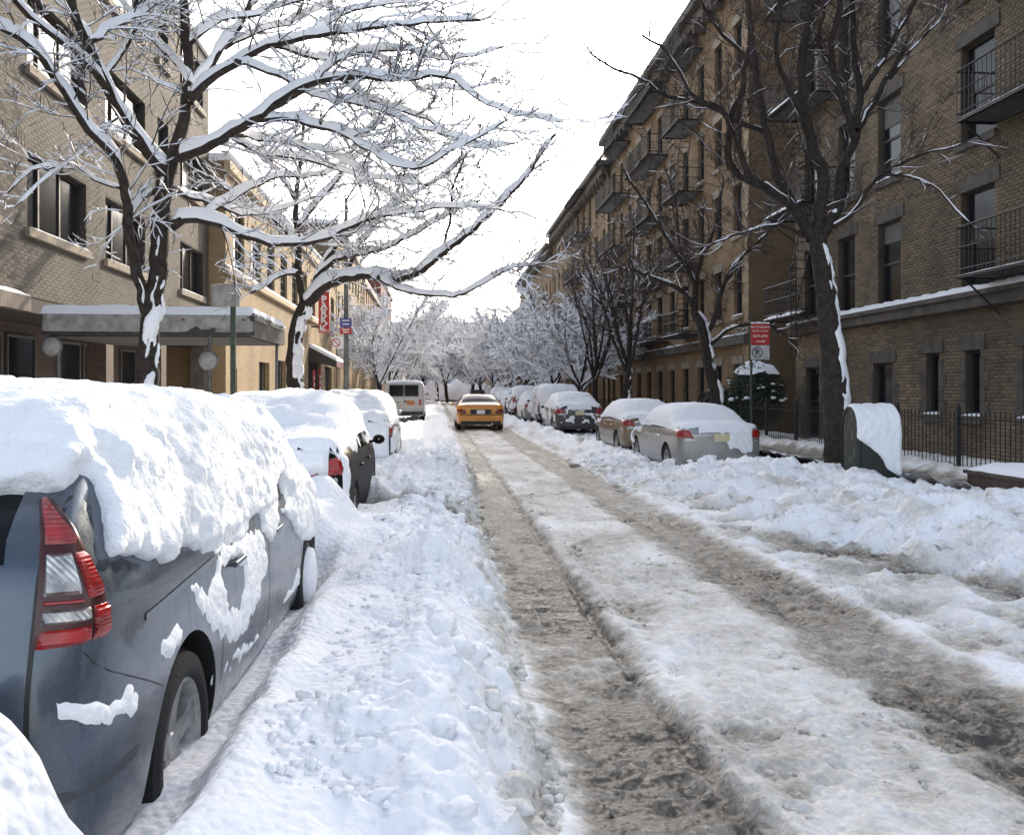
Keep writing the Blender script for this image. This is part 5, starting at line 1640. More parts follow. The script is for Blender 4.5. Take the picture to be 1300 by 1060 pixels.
    snow_sheet(bv, 'x', np.arange(0.03, 4.35, 0.0105), np.arange(0.38, 1.12, 0.0105), thinmask, lambda A, B, P: 0.011 + 0.006 * noise(A * 9, B * 9), 0.016, 'side_snow', SNOW_CAR, root, minn=0.05, up=0.15, lump=0.35, ls=16, seed=19, fine=0.004)
    def sidethick(A, B, P):
        return np.where(B > 1.0, 0.055 + 0.015 * noise(A * 6, B * 6), 0.026)
    snow_sheet(bv, 'x', np.arange(0.06, 4.35, 0.013), np.arange(0.40, 1.50, 0.013), sidemask, sidethick, 0.040, minn=0.05, up=0.25, lump=0.38, ls=9, seed=15, fine=0.010, solid=so)
    fuse_snow(so, 0.019, 'snow_cover', root, 0.0052, 24, 3)
    wm = MB()
    for yw, f in ((3.66, 1.0),):
        w = MB(); w.lathe([(0.0, 0.20), (0.03, 0.19), (0.05, 0.10), (0.055, 0.004)], 22, 'x', (0.865, yw, 0.345)); w.build('wheel_snow', SNOW_CAR, root, 60)
    return root


def snow_streak_mask(sh, seed, dens=0.1, zmin=0.45, band=None):
    def f(A, B, P):
        n = fbm(A * 2.0 + seed, B * 5.0 + A * 3, 0, 4, seed=seed)
        return (n > dens) & (B > zmin) & (B < 1.45)
    return f


near_wagon()

# ---- the row of parked cars
GREYP = mat('graphite_paint', (0.009, 0.009, 0.009), 0.5, spec=0.08)
SILVER = paint('silver_paint', (0.29, 0.29, 0.285), 0.5)
GOLD = paint('champagne_paint', (0.20, 0.15, 0.095), 0.5)
DGREY = paint('dark_grey_paint', (0.04, 0.036, 0.038), 0.1)
NAVY = paint('navy_paint', (0.03, 0.04, 0.07))
REDP = paint('maroon_paint', (0.13, 0.015, 0.015))


def sedan(name, x_side, y, pm, label, thick, cover, seed, left, sidefn=None, skip=None, group='snow-covered parked cars', rz=0.0, z=0.02):
    cx = x_side - SEDX if left else x_side + SEDX
    root = thing(name, (cx, y, z), label, 'car', group, rz=rz)
    dress_sedan(root, SED, pm)
    full_snow(SED, root, thick, cover, seed, skip=skip)
    sd = 1 if left else -1
    if sidefn is not None:
        side_snow(SED, root, sd, sidefn, seed=seed + 2)
    return root


c2 = sedan('parked_sedan', -0.80, 8.0, GREYP, 'black sedan buried in smooth snow directly in front of the slate minivan', 0.13, 1.1, 11, True,
           lambda A, B, P: ((B > 1.02 + 0.10 * noise(A * 3, B * 2)) & (A < 2.9) & (fbm(A * 3, B * 3, 0, 3, seed=4) > 0.12 - 0.9 * (A < 1.3))) | ((A > 2.9) & (B > 0.93)) | ((A < 0.25) & (B > 0.5)))
snow_sheet(SED['bvh'], 'y', np.arange(-0.86, 0.72, 0.03), np.arange(0.40, 1.05, 0.03), lambda A, B, P: fbm(A * 3, B * 3, 0, 3, seed=61) < 0.8 - 0.6 * (A > 0.55), 0.10, 0.10, 'rear_snow', SNOW_CAR, c2, minn=0.1, up=0.5, lump=0.25, ls=5, seed=62)
c3 = sedan('parked_sedan', -0.74, 15.4, DGREY, 'dark sedan under a thick rounded snow cap, second ahead of the slate minivan', 0.15, 1.2, 21, True,
           lambda A, B, P: (B > 0.99) | ((A < 2.5) & (fbm(A * 2, B * 4, 0, 3, seed=9) > 0.0)))
snow_sheet(SED['bvh'], 'y', np.arange(-0.86, 0.8, 0.035), np.arange(0.40, 1.05, 0.035), lambda A, B, P: fbm(A * 3, B * 3, 0, 3, seed=71) < 0.9, 0.09, 0.10, 'rear_snow', SNOW_CAR, c3, minn=0.1, up=0.5, lump=0.25, ls=5, seed=72)

silver = sedan('parked_sedan', 4.75, 16.7, SILVER, 'silver sedan with one bright tail light, snow over roof and trunk, nearest at right', 0.045, 1.2, 31, False, z=-0.13, sidefn=
               lambda A, B, P: ((B > 1.0) & ((A < 0.95) | ((A > 2.35)))) | ((A > 3.1) & (B > 0.80 + 0.08 * noise(A * 5, B * 3))) | ((A > 3.9) & (fbm(A * 4, B * 4, 0, 3) > -0.1)))
snow_sheet(SED['bvh'], 'y', np.arange(-0.38, 0.86, 0.018), np.arange(0.36, 1.08, 0.018), lambda A, B, P: (A > 0.02 + 0.22 * fbm(A * 4, B * 4, 1, 4)) & (A < 0.64) & (B > 0.60 - 0.1 * A + 0.07 * fbm(A * 7, B * 3, 0, 3)), 0.016, 0.04, 'rear_snow', SNOW_CAR, silver, minn=0.08, up=0.4, lump=0.25, ls=6, seed=33)
gold = sedan('parked_sedan', 4.90, 22.4, GOLD, 'champagne gold sedan half under snow, parked just ahead of the silver sedan', 0.075, 1.2, 41, False, z=-0.12, sidefn=
             lambda A, B, P: ((B > 1.0) & ((A < 0.9) | (A > 2.35))) | ((A > 3.2) & (B > 0.78 + 0.08 * noise(A * 5, B * 3))))
dark = sedan('parked_sedan', 4.25, 30.6, DGREY, 'dark grey sedan with snow-streaked trunk, third parked car at right', 0.12, 1.2, 51, False,
             lambda A, B, P: (B > 0.97 + 0.08 * noise(A * 4, B * 4)) & (A > 0.4) | (fbm(A * 3, B * 3, 0, 3, seed=2) > 0.25))
snow_sheet(SED['bvh'], 'y', np.arange(-0.8, 0.8, 0.03), np.arange(0.45, 1.0, 0.03), lambda A, B, P: fbm(A * 9, B * 9, 0, 4, seed=91) > 0.42, 0.015, 0.04, 'rear_snow', SNOW_CAR, dark, minn=0.08, up=0.3, lump=0.3, ls=9, seed=92)

SUV = suv_shell()


def suv(x, y, pm, label, seed, thick=0.15, group='snow-covered parked cars', streak=0.0):
    root = thing('parked_suv', (x, y, 0.02), label, 'suv', group)
    place_parts(root, SUV['parts'], pm)
    add_wheels(root, SUV['wheels'], SUV['W'], SUV['r'])
    for s in (1, -1):
        wrap(SUV['bvh'], (0.5, 0.45, s), list(np.linspace(0.95, 1.3, 6)), 30, 62, 6, 0.012, 'tail_light', REDLENS, root)
    rear_box(root, 'number_plate', -0.16, 0.16, -0.075, -0.06, 0.72, 0.87, mat('plate', (0.55, 0.5, 0.32), 0.5))
    rear_box(root, 'bumper', -0.82, 0.82, -0.10, 0.12, 0.46, 0.62, BLACKP)
    mirrors(root, SUV['W'], 3.2, 1.15, pm)
    full_snow(SUV, root, thick, 1.2, seed, 0.07)
    for d, sd in (('x', 1), ('X', -1)):
        snow_sheet(SUV['bvh'], d, np.arange(0.1, 4.4, 0.06), np.arange(0.6, 1.68, 0.06), lambda A, B, P: fbm(A * 2, B * 2.5, 0, 3, seed=seed + sd) > streak - 0.25 * (B > 1.1), 0.05, 0.12, 'side_snow', SNOW_CAR, root, minn=0.1, up=0.4, lump=0.3, ls=5, seed=seed)
    snow_sheet(SUV['bvh'], 'y', np.arange(-0.85, 0.85, 0.06), np.arange(0.65, 1.68, 0.06), lambda A, B, P: fbm(A * 2, B * 2.5, 0, 3, seed=seed + 5) > streak - 0.05, 0.05, 0.12, 'rear_snow', SNOW_CAR, root, minn=0.1, up=0.4, lump=0.3, ls=5, seed=seed)
    return root


suv(5.25, 36.4, NAVY, 'navy utility vehicle plastered white, fourth parked vehicle at right', 101)
c6 = sedan('parked_sedan', 4.3, 42.2, SILVER, 'small pale sedan almost lost under snow, fifth parked vehicle at right', 0.17, 1.3, 111, False, lambda A, B, P: (B > 0.75))
suv(5.15, 47.8, REDP, 'maroon utility vehicle with snow roof, sixth parked vehicle at right', 121, streak=0.2)
c8 = sedan('parked_sedan', 4.25, 53.8, NAVY, 'snow-heaped dark sedan, seventh parked vehicle at right', 0.2, 1.3, 131, False, lambda A, B, P: (B > 0.7))
c9 = sedan('parked_sedan', 4.2, 59.6, GREYP, 'far snow-heaped sedan, eighth parked vehicle at right', 0.2, 1.3, 141, False, lambda A, B, P: (B > 0.7))
suv(5.1, 65.4, DGREY, 'farthest snow-covered utility vehicle in the right parking row', 151)
c10 = sedan('parked_sedan', -1.15, 22.6, SILVER, 'snow-capped sedan parked ahead of the dark ones, short of the white van', 0.13, 1.2, 161, True, lambda A, B, P: B > 0.9)


# ---- taxi
def taxi():
    sh = sedan_shell(5.35, 0.985, 1.50)
    root = thing('taxi', (1.83, 35.2, 0.0), 'orange-yellow taxi with roof light driving away down the slushy street', 'taxi')
    pm = paint('taxi_yellow', (0.66, 0.26, 0.012), 0.0, 0.35)
    place_parts(root, sh['parts'], pm)
    add_wheels(root, sh['wheels'], 0.985, 0.33)
    bv = sh['bvh']
    for s in (1, -1):
        zs = list(np.linspace(0.68, 0.90, 5))
        t = wrap(bv, (0.50, 0.55, s), zs, 8, 56, 8, 0.014, 'tail_light', mat('taxi_lens', (0.16, 0.012, 0.012), 0.15, coat=0.5), root)
    rear_box(root, 'trunk_panel', -0.42, 0.42, -0.075, -0.055, 0.68, 0.87, BLACKP)
    rear_box(root, 'number_plate', -0.165, 0.165, -0.095, -0.078, 0.69, 0.85, WHITE)
    rear_box(root, 'bumper', -0.86, 0.86, -0.12, 0.14, 0.40, 0.63, pm)
    rear_box(root, 'bumper_strip', -0.87, 0.87, -0.128, 0.1, 0.632, 0.655, BLACKP)
    rear_box(root, 'lower_valance', -0.80, 0.80, -0.08, 0.14, 0.24, 0.395, BLACKP)
    rear_box(root, 'exhaust', 0.42, 0.5, -0.11, 0.1, 0.26, 0.33, ALLOY)
    l = MB(); l.prism([(-0.33, 0.0), (0.33, 0.0), (0.25, 0.17), (-0.25, 0.17)], 'y', 2.35, 2.75)
    lo = l.build('roof_light', BLACKP, root); lo.location = (0, 0, 1.505)
    rear_box(root, 'brake_light', -0.12, 0.12, 1.02, 1.05, 1.165, 1.19, REDLENS)
    mirrors(root, 0.985, 3.6, 1.03, pm)
    for s in (1, -1): seams(root, sh, (1.55, 2.6, 3.8), 0.35, 0.95, side=s)
    return root


taxi()


def van():
    sh = van_shell()
    root = thing('cargo_van', (-1.5, 41.5, 0.02), 'dirty white cargo van with two rear windows and an orange plate, parked at left', 'van')
    pm = paint('van_white', (0.50, 0.485, 0.45), 0.0, 0.45)
    place_parts(root, sh['parts'], pm)
    add_wheels(root, sh['wheels'], 0.985, 0.37, 0.22, 'nine')
    for s in (-1, 1):
        x0, x1 = (0.06, 0.66) if s > 0 else (-0.66, -0.06)
        w = rear_box(root, 'rear_window', x0, x1, -0.035, 0.12, 1.38, 1.86, GLASS_CAR)
        fr = MB(); fr.box(x0 - .03, x1 + .03, -0.03, 0.1, 1.35, 1.379); fr.box(x0 - .03, x1 + .03, -0.03, 0.13, 1.861, 1.89); fr.box(x0 - .03, x0 - .001, -0.03, 0.1, 1.379, 1.861); fr.box(x1 + .001, x1 + .03, -0.03, 0.1, 1.379, 1.861); fr.build('frame', BLACKP, w)
        rear_box(root, 'tail_light', s * 0.76 - 0.055, s * 0.76 + 0.055, -0.045, 0.06, 0.92, 1.20, REDLENS)
        rear_box(root, 'hinge', s * 0.83 - 0.02, s * 0.83 + 0.02, -0.05, 0.05, 1.30, 1.36, pm)
    rear_box(root, 'door_gap', -0.006, 0.006, -0.052, 0.05, 0.62, 1.95, BLACKP)
    rear_box(root, 'number_plate', 0.12, 0.50, -0.065, -0.052, 0.94, 1.14, mat('plate_orange', (0.50, 0.16, 0.03), 0.5))
    rear_box(root, 'badge', -0.58, -0.18, -0.062, -0.052, 1.03, 1.10, mat('van_badge', (0.3, 0.3, 0.3), 0.4))
    rear_box(root, 'bumper', -0.93, 0.93, -0.16, 0.10, 0.46, 0.62, BLACKP)
    rear_box(root, 'door_handle', 0.03, 0.09, -0.075, -0.052, 1.05, 1.16, BLACKP)
    mirrors(root, 0.985, 4.0, 1.45, BLACKP)
    full_snow(sh, root, 0.05, 1.0, 77, 0.08)
    return root


van()

# ------------------------------------------------------------------ trees
class Tree:
    def __init__(s, seed, snow=1.0, twig_r=0.0045, snow_min=0.30):
        s.r = np.random.default_rng(seed)
        s.snow, s.twig_r, s.snow_min = snow, twig_r, snow_min
        s.B = {'trunk': ([], [], 0), 'crown': ([], [], 0), 'snow': ([], [], 0)}
        s.tw = {}; s.tip = 0.22 if snow < 1.5 else 0.8; s.kid_r = max(0.0105, twig_r * 1.9)

    def _push(s, key, V, Fq):
        a, b, n = s.B[key]
        a.append(V); b.append(Fq + n)
        s.B[key] = (a, b, n + len(V))

    def tube(s, P, rad, sides, key, knob=0.0):
        P = np.asarray(P); n = len(P)
        T = np.gradient(P, axis=0); T /= np.linalg.norm(T, axis=1)[:, None] + 1e-9
        ref = np.array([0.31, -0.95, 0.05])
        side = np.cross(T, ref); side /= np.linalg.norm(side, axis=1)[:, None] + 1e-9
        up = np.cross(side, T)
        an = np.arange(sides) * 2 * math.pi / sides
        rr = np.asarray(rad)[:, None] * (1 + (knob * s.r.normal(0, 1, (n, sides)) if knob else 0))
        V = P[:, None] + side[:, None] * (np.cos(an) * rr)[..., None] + up[:, None] * (np.sin(an) * rr)[..., None]
        i = np.arange(n - 1)[:, None] * sides; j = np.arange(sides)[None]; j2 = (j + 1) % sides
        Fq = np.stack([i + j, i + j2, i + sides + j2, i + sides + j], -1).reshape(-1, 4)
        s._push(key, V.reshape(-1, 3), Fq)
        if s.snow <= 0: return
        hz = np.sqrt(np.clip(1 - T[:, 2] ** 2, 0, 1))
        k = sstep(s.snow_min, s.snow_min + 0.4, hz)
        if k.max() < 0.05: return
        su = np.cross(T, [0, 0, 1.0]); su /= np.linalg.norm(su, axis=1)[:, None] + 1e-9
        uu = np.cross(su, T)
        big = rad[0] > 0.018
        per = 1 + (0.35 if big else 0.6) * noise(np.arange(n) * (0.55 if big else 0.9) + s.r.random() * 50, np.zeros(n))
        if s.snow < 0.7: per = np.clip(per - 0.75, 0, 1) * 2.0
        w = (np.asarray(rad) * 1.06 + 0.0025 * s.snow) * np.clip(k * 1.5, 0, 1) * np.clip(per * 1.4, 0, 1)
        h = s.snow * (0.008 + 1.05 * np.asarray(rad) + 0.036 * min(1, rad[0] / 0.025) ** 1.5) * k * per
        m = 7 if big else 4
        aa = np.linspace(-0.25, math.pi + 0.25, m)
        base = np.asarray(rad) * 0.45
        V = P[:, None] + su[:, None] * (np.cos(aa)[None] * w[:, None])[..., None] + uu[:, None] * (base[:, None] + np.sin(aa)[None] * h[:, None])[..., None]
        e = np.ones(n); e[0] = 0.3; e[-1] = 0.25
        V = P[:, None] + (V - P[:, None]) * e[:, None, None]
        i = np.arange(n - 1)[:, None] * m; j = np.arange(m - 1)[None]
        Fq = np.stack([i + j, i + j + 1, i + m + j + 1, i + m + j], -1).reshape(-1, 4)
        s._push('snow', V.reshape(-1, 3), Fq)

    def curve(s, pts, step=0.16, jit=0.012):
        pts = np.asarray(pts, float)
        d = np.concatenate([[0], np.cumsum(np.linalg.norm(np.diff(pts, axis=0), axis=1))])
        n = max(4, int(d[-1] / step))
        t = np.linspace(0, d[-1], n)
        P = np.stack([pchip(d, pts[:, c], t) if len(pts) > 2 else np.interp(t, d, pts[:, c]) for c in range(3)], -1)
        P[1:-1] += s.r.normal(0, jit, (n - 2, 3))
        return P

    def twig(s, p, d, L, r, lvl, maxl, dens=1.0, droop=0.0, gnarl=0.21):
        n = max(3, int(L / 0.13)) if lvl < maxl else max(3, int(L / 0.10))
        n = min(n, 10)
        P = [p]; d = d / np.linalg.norm(d)
        for i in range(n):
            d = d + s.r.normal(0, gnarl, 3) + np.array([0, 0, 0.05 - droop])
            d /= np.linalg.norm(d)
            P.append(P[-1] + d * L / n)
        P = np.array(P)
        rad = np.linspace(r, max(r * 0.35, s.twig_r * 0.7), len(P))
        if r > 0.012 and lvl == 1:
            s.tube(P, rad, 5, 'crown')
        else:
            m = 6 if lvl < maxl else 4
            t = np.linspace(0, len(P) - 1, m)
            k0 = np.minimum(t.astype(int), len(P) - 2); f = (t - k0)[:, None]
            s.tw.setdefault((m, (s.snow > 0.7 and (lvl < maxl or s.r.random() < s.tip)) or lvl == 1), []).append((P[k0] * (1 - f) + P[k0 + 1] * f, r, max(r * 0.35, s.twig_r * 0.7)))
        if lvl >= maxl: return
        nc = max(2, int(s.r.poisson(L * (7.5 if lvl == 1 else 10.5) * dens)))
        for _ in range(nc):
            t = s.r.uniform(0.18, 1.0); k = min(int(t * (len(P) - 1)), len(P) - 2)
            q = P[k] + (P[k + 1] - P[k]) * (t * (len(P) - 1) - k)
            dd = P[k + 1] - P[k]; dd /= np.linalg.norm(dd)
            rnd = s.r.normal(0, 1, 3); rnd -= dd * rnd.dot(dd); rnd /= np.linalg.norm(rnd) + 1e-9
            a = s.r.uniform(0.45, 1.1)
            nd = dd * math.cos(a) + rnd * math.sin(a) + np.array([0, 0, 0.15])
            s.twig(q, nd, L * s.r.uniform(0.28, 0.62) * (1.15 - 0.5 * t), max(rad[k] * 0.6, s.twig_r), lvl + 1, maxl, dens, droop, gnarl)

    def limb(s, pts, r0, r1, kids=1.0, klen=0.95, maxl=3, dens=1.0, droop=0.0, start=0.12, up=0.10, flat=0.0, key='trunk', end_twig=True):
        P = s.curve(pts)
        L = np.linalg.norm(np.diff(P, axis=0), axis=1).sum()
        rad = r0 + (r1 - r0) * np.linspace(0, 1, len(P)) ** 0.85
        s.tube(P, rad, 9 if r0 > 0.05 else 7 if r0 > 0.025 else 5, key, 0.05 if r0 > 0.05 else 0.03)
        s.last = (P, rad)
        n = int(L * 6.0 * kids)
        for _ in range(n):
            t = start + (1 - start) * s.r.random() ** 0.85
            k = min(int(t * (len(P) - 1)), len(P) - 2)
            dd = P[k + 1] - P[k]; dd /= np.linalg.norm(dd)
            rnd = s.r.normal(0, 1, 3); rnd[2] *= 1 - flat; rnd -= dd * rnd.dot(dd); rnd /= np.linalg.norm(rnd) + 1e-9
            a = s.r.uniform(0.5, 1.15)
            nd = dd * math.cos(a) + rnd * math.sin(a) + np.array([0, 0, up])
            l = klen * s.r.uniform(0.35, 1.1) * (1.1 - 0.45 * t)
            s.twig(P[k], nd, l, min(max(rad[k] * 0.42, s.twig_r * 1.4), s.kid_r), 1, maxl, dens, droop)
        if end_twig:
            dd = P[-1] - P[-2]
            for _ in range(2): s.twig(P[-1], dd / np.linalg.norm(dd) + s.r.normal(0, 0.22, 3), klen * 0.6, min(max(r1 * 0.6, s.twig_r), s.kid_r * 0.7), 1, maxl, dens, droop)
        return P

    def trunk_snow(s, f0, f1, dirv, seed=0, amt=0.035, wid=0.62, dens=0.05, last=None):
        """snow blown against one side of the stem drawn last, between the fractions f0 and f1 of its length"""
        P0, r0 = last or s.last
        d = np.concatenate([[0], np.cumsum(np.linalg.norm(np.diff(P0, axis=0), axis=1))]); d /= d[-1]
        n = max(12, int(np.linalg.norm(P0[-1] - P0[0]) * (f1 - f0) / 0.035)); t = np.linspace(f0, f1, n)
        P = np.stack([np.interp(t, d, P0[:, c]) for c in range(3)], -1); rad = np.interp(t, d, r0) * 0.97
        T = np.gradient(P, axis=0); T /= np.linalg.norm(T, axis=1)[:, None]
        dv = np.array(dirv, float); f = dv - T * (T @ dv)[:, None]; f /= np.linalg.norm(f, axis=1)[:, None]
        sd = np.cross(T, f)
        ln = np.concatenate([[0], np.cumsum(np.linalg.norm(np.diff(P, axis=0), axis=1))])
        aa = np.linspace(-1, 1, 13)
        V = []
        AA, LN = np.meshgrid(aa, ln)
        f2 = fbm(AA * 1.1 + seed * 3.7, LN * 2.6 + seed, 0.4, 4, seed=seed) + 0.5 * noise(LN * 0.9 + seed, LN * 0)
        hgt = sstep(dens - 0.05, dens + 0.45, f2 + 0.22 - 0.55 * AA ** 2) * np.clip(np.minimum(LN, ln[-1] - LN) * 6, 0, 1)
        for i in range(n):
            an = aa * wid * 1.6
            rr = rad[i] + (amt + 0.014) * hgt[i] - 0.014 + 0.004 * s.r.normal(0, 1, 13) * hgt[i]
            V.append(P[i] + np.outer(np.cos(an) * rr, f[i]) + np.outer(np.sin(an) * rr, sd[i]))
        V = np.array(V); m = 13
        i = np.arange(n - 1)[:, None] * m; j = np.arange(m - 1)[None]
        s._push('snow', V.reshape(-1, 3), np.stack([i + j, i + j + 1, i + m + j + 1, i + m + j], -1).reshape(-1, 4))

    def flush_twigs(s):
        for (m, sn_), lst in s.tw.items():
            P = np.array([a[0] for a in lst]); N = len(P)                       # N x m x 3
            rad = np.linspace(0, 1, m)[None] * (np.array([a[2] for a in lst]) - np.array([a[1] for a in lst]))[:, None] + np.array([a[1] for a in lst])[:, None]
            T = np.gradient(P, axis=1); T /= np.linalg.norm(T, axis=2)[..., None] + 1e-9
            def ring(side, up, an, rx, ry, base, closed, key):
                q = len(an)
                V = P[:, :, None] + side[:, :, None] * (np.cos(an) * rx[..., None])[..., None] + up[:, :, None] * (base[..., None] + np.sin(an) * ry[..., None])[..., None]
                i = np.arange(m - 1)[:, None] * q; j = np.arange(q if closed else q - 1)[None]; j2 = (j + 1) % q
                Fq = np.stack([i + j, i + j2, i + q + j2, i + q + j], -1).reshape(-1, 4)
                s._push(key, V.reshape(-1, 3), (Fq[None] + (np.arange(N) * m * q)[:, None, None]).reshape(-1, 4))
            side = np.cross(T, np.array([0.31, -0.95, 0.05])); side /= np.linalg.norm(side, axis=2)[..., None] + 1e-9
            ring(side, np.cross(side, T), np.arange(3) * 2.0944, rad, rad, rad * 0, True, 'crown')
            if not sn_ or s.snow <= 0: continue
            hz = np.sqrt(np.clip(1 - T[..., 2] ** 2, 0, 1)); k = sstep(s.snow_min, s.snow_min + 0.4, hz)
            per = np.clip(1 + 0.75 * noise(np.arange(m)[None] * 0.9 + s.r.random((N, 1)) * 500, np.zeros((N, m))), 0.05, 2)
            if s.snow < 0.7: per = np.clip(per - 0.75, 0, 1) * 2
            end = np.ones(m); end[0] = 0.5; end[-1] = 0.3
            su = np.cross(T, [0, 0, 1.0]); su /= np.linalg.norm(su, axis=2)[..., None] + 1e-9
            w = (rad * 1.06 + 0.0025 * s.snow) * np.clip(k * 1.5, 0, 1) * np.clip(per * 1.4, 0, 1) * end
            h = s.snow * (0.008 + 0.85 * rad + 0.030 * np.minimum(1, rad / 0.025) ** 1.5) * k * per * end
            keep = (h.max(axis=1) > 0.004)
            ring(su, np.cross(su, T), np.linspace(-0.25, math.pi + 0.25, 4), w, h, rad * 0.45, False, 'snow')

    def meshes(s, base, nm):
        s.flush_twigs()
        out = {}
        for key, (a, b, n) in s.B.items():
            if not a: continue
            V = np.concatenate(a) - np.array(base); Fq = np.concatenate(b)
            out[key] = npmesh(nm + '_' + key, V, Fq, {'trunk': BARK, 'crown': TWIG, 'snow': SNOW_FINE}[key])
        return out


def plant(meshes, loc, label, group=None, rz=0.0, sc=1.0, name='street_tree'):
    root = thing(name, loc, label, 'tree', group, rz)
    root.scale = (sc, sc, sc)
    for key, me in meshes.items(): link({'trunk': 'trunk', 'crown': 'crown', 'snow': 'branch_snow'}[key], me, root)
    return root


def px_line(pts, d0, d1=None):
    """limb traced in the photograph; depth runs from d0 to d1 along it"""
    n = len(pts)
    d1 = d0 if d1 is None else d1
    return [Wp(p[0], p[1], (p[2] if len(p) > 2 else d0 + (d1 - d0) * i / (n - 1))) for i, p in enumerate(pts)]


def rpx(w, d): return w / 2.0 / F_PX * d      # stem width in pixels -> radius


def tree_L1():
    t = Tree(101, 1.0, twig_r=0.0036)
    D = 11.4
    tr = px_line([(188, 640), (188, 480), (190, 420), (197, 370), (203, 300), (208, 240), (213, 212)], D)
    t.limb(tr, rpx(30, D), rpx(21, D), 0, end_twig=False)
    t.trunk_snow(0.25, 0.97, (0.45, -0.88, 0), 11, 0.035, 0.55, 0.16)
    K = dict(klen=1.15, flat=0.3, dens=0.82, droop=0.05)
    st = px_line([(186, 398), (172, 335), (163, 285), (160, 240), (140, 195), (110, 160), (75, 105), (45, 65), (0, 32), (-60, 5)], D, 9.6)
    t.limb(st, rpx(15, D), rpx(7, D), 1.0, **K)
    t.trunk_snow(0.02, 0.42, (0.7, -0.7, 0.2), 8, 0.035, 0.6, -0.1)
    t.limb(px_line([(211, 222), (180, 183), (150, 140), (131, 100), (110, 55), (92, 10), (78, -60)], D, 10.2), rpx(16, D), rpx(9, D), 1.0, **K)
    t.limb(px_line([(135, 112), (98, 68), (60, 42), (28, 8), (-10, -40)], 10.8, 9.6), rpx(10, D), rpx(5, D), 1.0, **K)
    t.limb(px_line([(215, 218), (233, 150), (240, 105), (237, 50), (234, -10), (238, -80)], D, 11.8), rpx(17, D), rpx(10, D), 0.9, **K)
    t.limb(px_line([(240, 130), (258, 95), (280, 62), (302, 35), (325, -10), (350, -60)], D, 12.6), rpx(12, D), rpx(6, D), 1.0, **K)
    t.limb(px_line([(242, 125), (262, 105), (300, 78), (345, 58), (400, 45), (460, 36), (530, 30), (610, 26)], D, 10.2), rpx(12, D), rpx(3, D), 1.2, **K)
    t.limb(px_line([(228, 200), (246, 193), (290, 172), (330, 146), (380, 112), (430, 97), (500, 101), (560, 96), (622, 135), (680, 150), (715, 155)], D, 9.4), rpx(15, D), rpx(1.3, D), 1.2, **K)
    t.limb(px_line([(326, 152), (365, 150), (400, 158), (440, 172), (490, 205), (530, 216), (575, 190), (640, 155)], 10.9, 9.4), rpx(9, D), rpx(2.2, D), 1.2, **K)
    t.limb(px_line([(217, 288), (240, 278), (268, 279), (305, 298), (340, 307), (380, 308), (418, 300), (460, 280), (520, 270), (580, 262), (640, 268)], D, 12.4), rpx(13, D), rpx(2.4, D), 1.1, **K)
    t.limb(px_line([(222, 240), (240, 250), (268, 256), (300, 270), (345, 268), (400, 250)], D, 13.2), rpx(8, D), rpx(3, D), 1.2, **K)
    t.limb(px_line([(245, 110), (225, 80), (190, 45), (160, 10), (140, -30)], D, 12.6), rpx(8, D), rpx(4, D), 1.1, **K)
    t.limb(px_line([(203, 240), (185, 250), (172, 268), (160, 285)], D, 11.0), rpx(8, D), rpx(5, D), 0.6, **K)
    t.limb(px_line([(340, 140), (400, 105), (440, 70), (500, 62), (570, 75), (640, 60)], 10.9, 10.6), rpx(7, D), rpx(2, D), 1.2, **K)
    t.limb(px_line([(290, 172), (330, 195), (380, 200), (430, 215), (480, 240), (520, 262)], 11.2, 12.2), rpx(7, D), rpx(2, D), 1.3, **K)
    t.limb(px_line([(238, 60), (270, 30), (320, 20), (380, 0), (440, -25)], 11.6, 12.5), rpx(7, D), rpx(3, D), 1.2, **K)
    t.limb(px_line([(132, 105), (155, 70), (180, 20), (195, -40)], 10.9, 11.6), rpx(7, D), rpx(3, D), 1.1, **K)
    t.limb(px_line([(150, 150), (110, 190), (60, 225), (20, 262)], 11.0, 10.2), rpx(3, D), rpx(1.5, D), 0.8, klen=0.5)
    for pts, d0, d1, w0 in (([(300, 78), (350, 96), (420, 128), (470, 136), (540, 166), (600, 178)], 11.0, 10.0, 7), ([(345, 58), (400, 76), (470, 70), (540, 112), (600, 112)], 10.9, 11.6, 6),
                            ([(430, 97), (470, 128), (540, 150), (600, 186), (655, 182)], 10.6, 11.2, 6), ([(110, 55), (150, 32), (200, 4), (250, -30)], 10.5, 11.5, 7),
                            ([(255, 275), (300, 250), (350, 226), (410, 222), (470, 190), (520, 180)], 11.6, 13.4, 7), ([(237, 50), (200, 15), (170, -30)], 11.7, 12.6, 7),
                            ([(400, 45), (450, 12), (520, 2), (580, -15)], 10.8, 11.8, 6), ([(160, 240), (130, 235), (100, 215), (60, 210), (10, 245)], 11.2, 10.4, 4),
                            ([(285, 62), (330, 40), (390, 20), (450, -20)], 12.2, 13.0, 6), ([(300, 172), (350, 180), (420, 195), (470, 225), (540, 235)], 11.2, 10.6, 6)):
        t.limb(px_line(pts, d0, d1), rpx(w0, D), rpx(2.2, D), 1.1, **K)
    b = tr[0].copy(); b[2] = 0.15
    plant(t.meshes(b, 'left_tree'), tuple(b), 'big forked street tree with thick snow on every limb beside the entrance canopy')


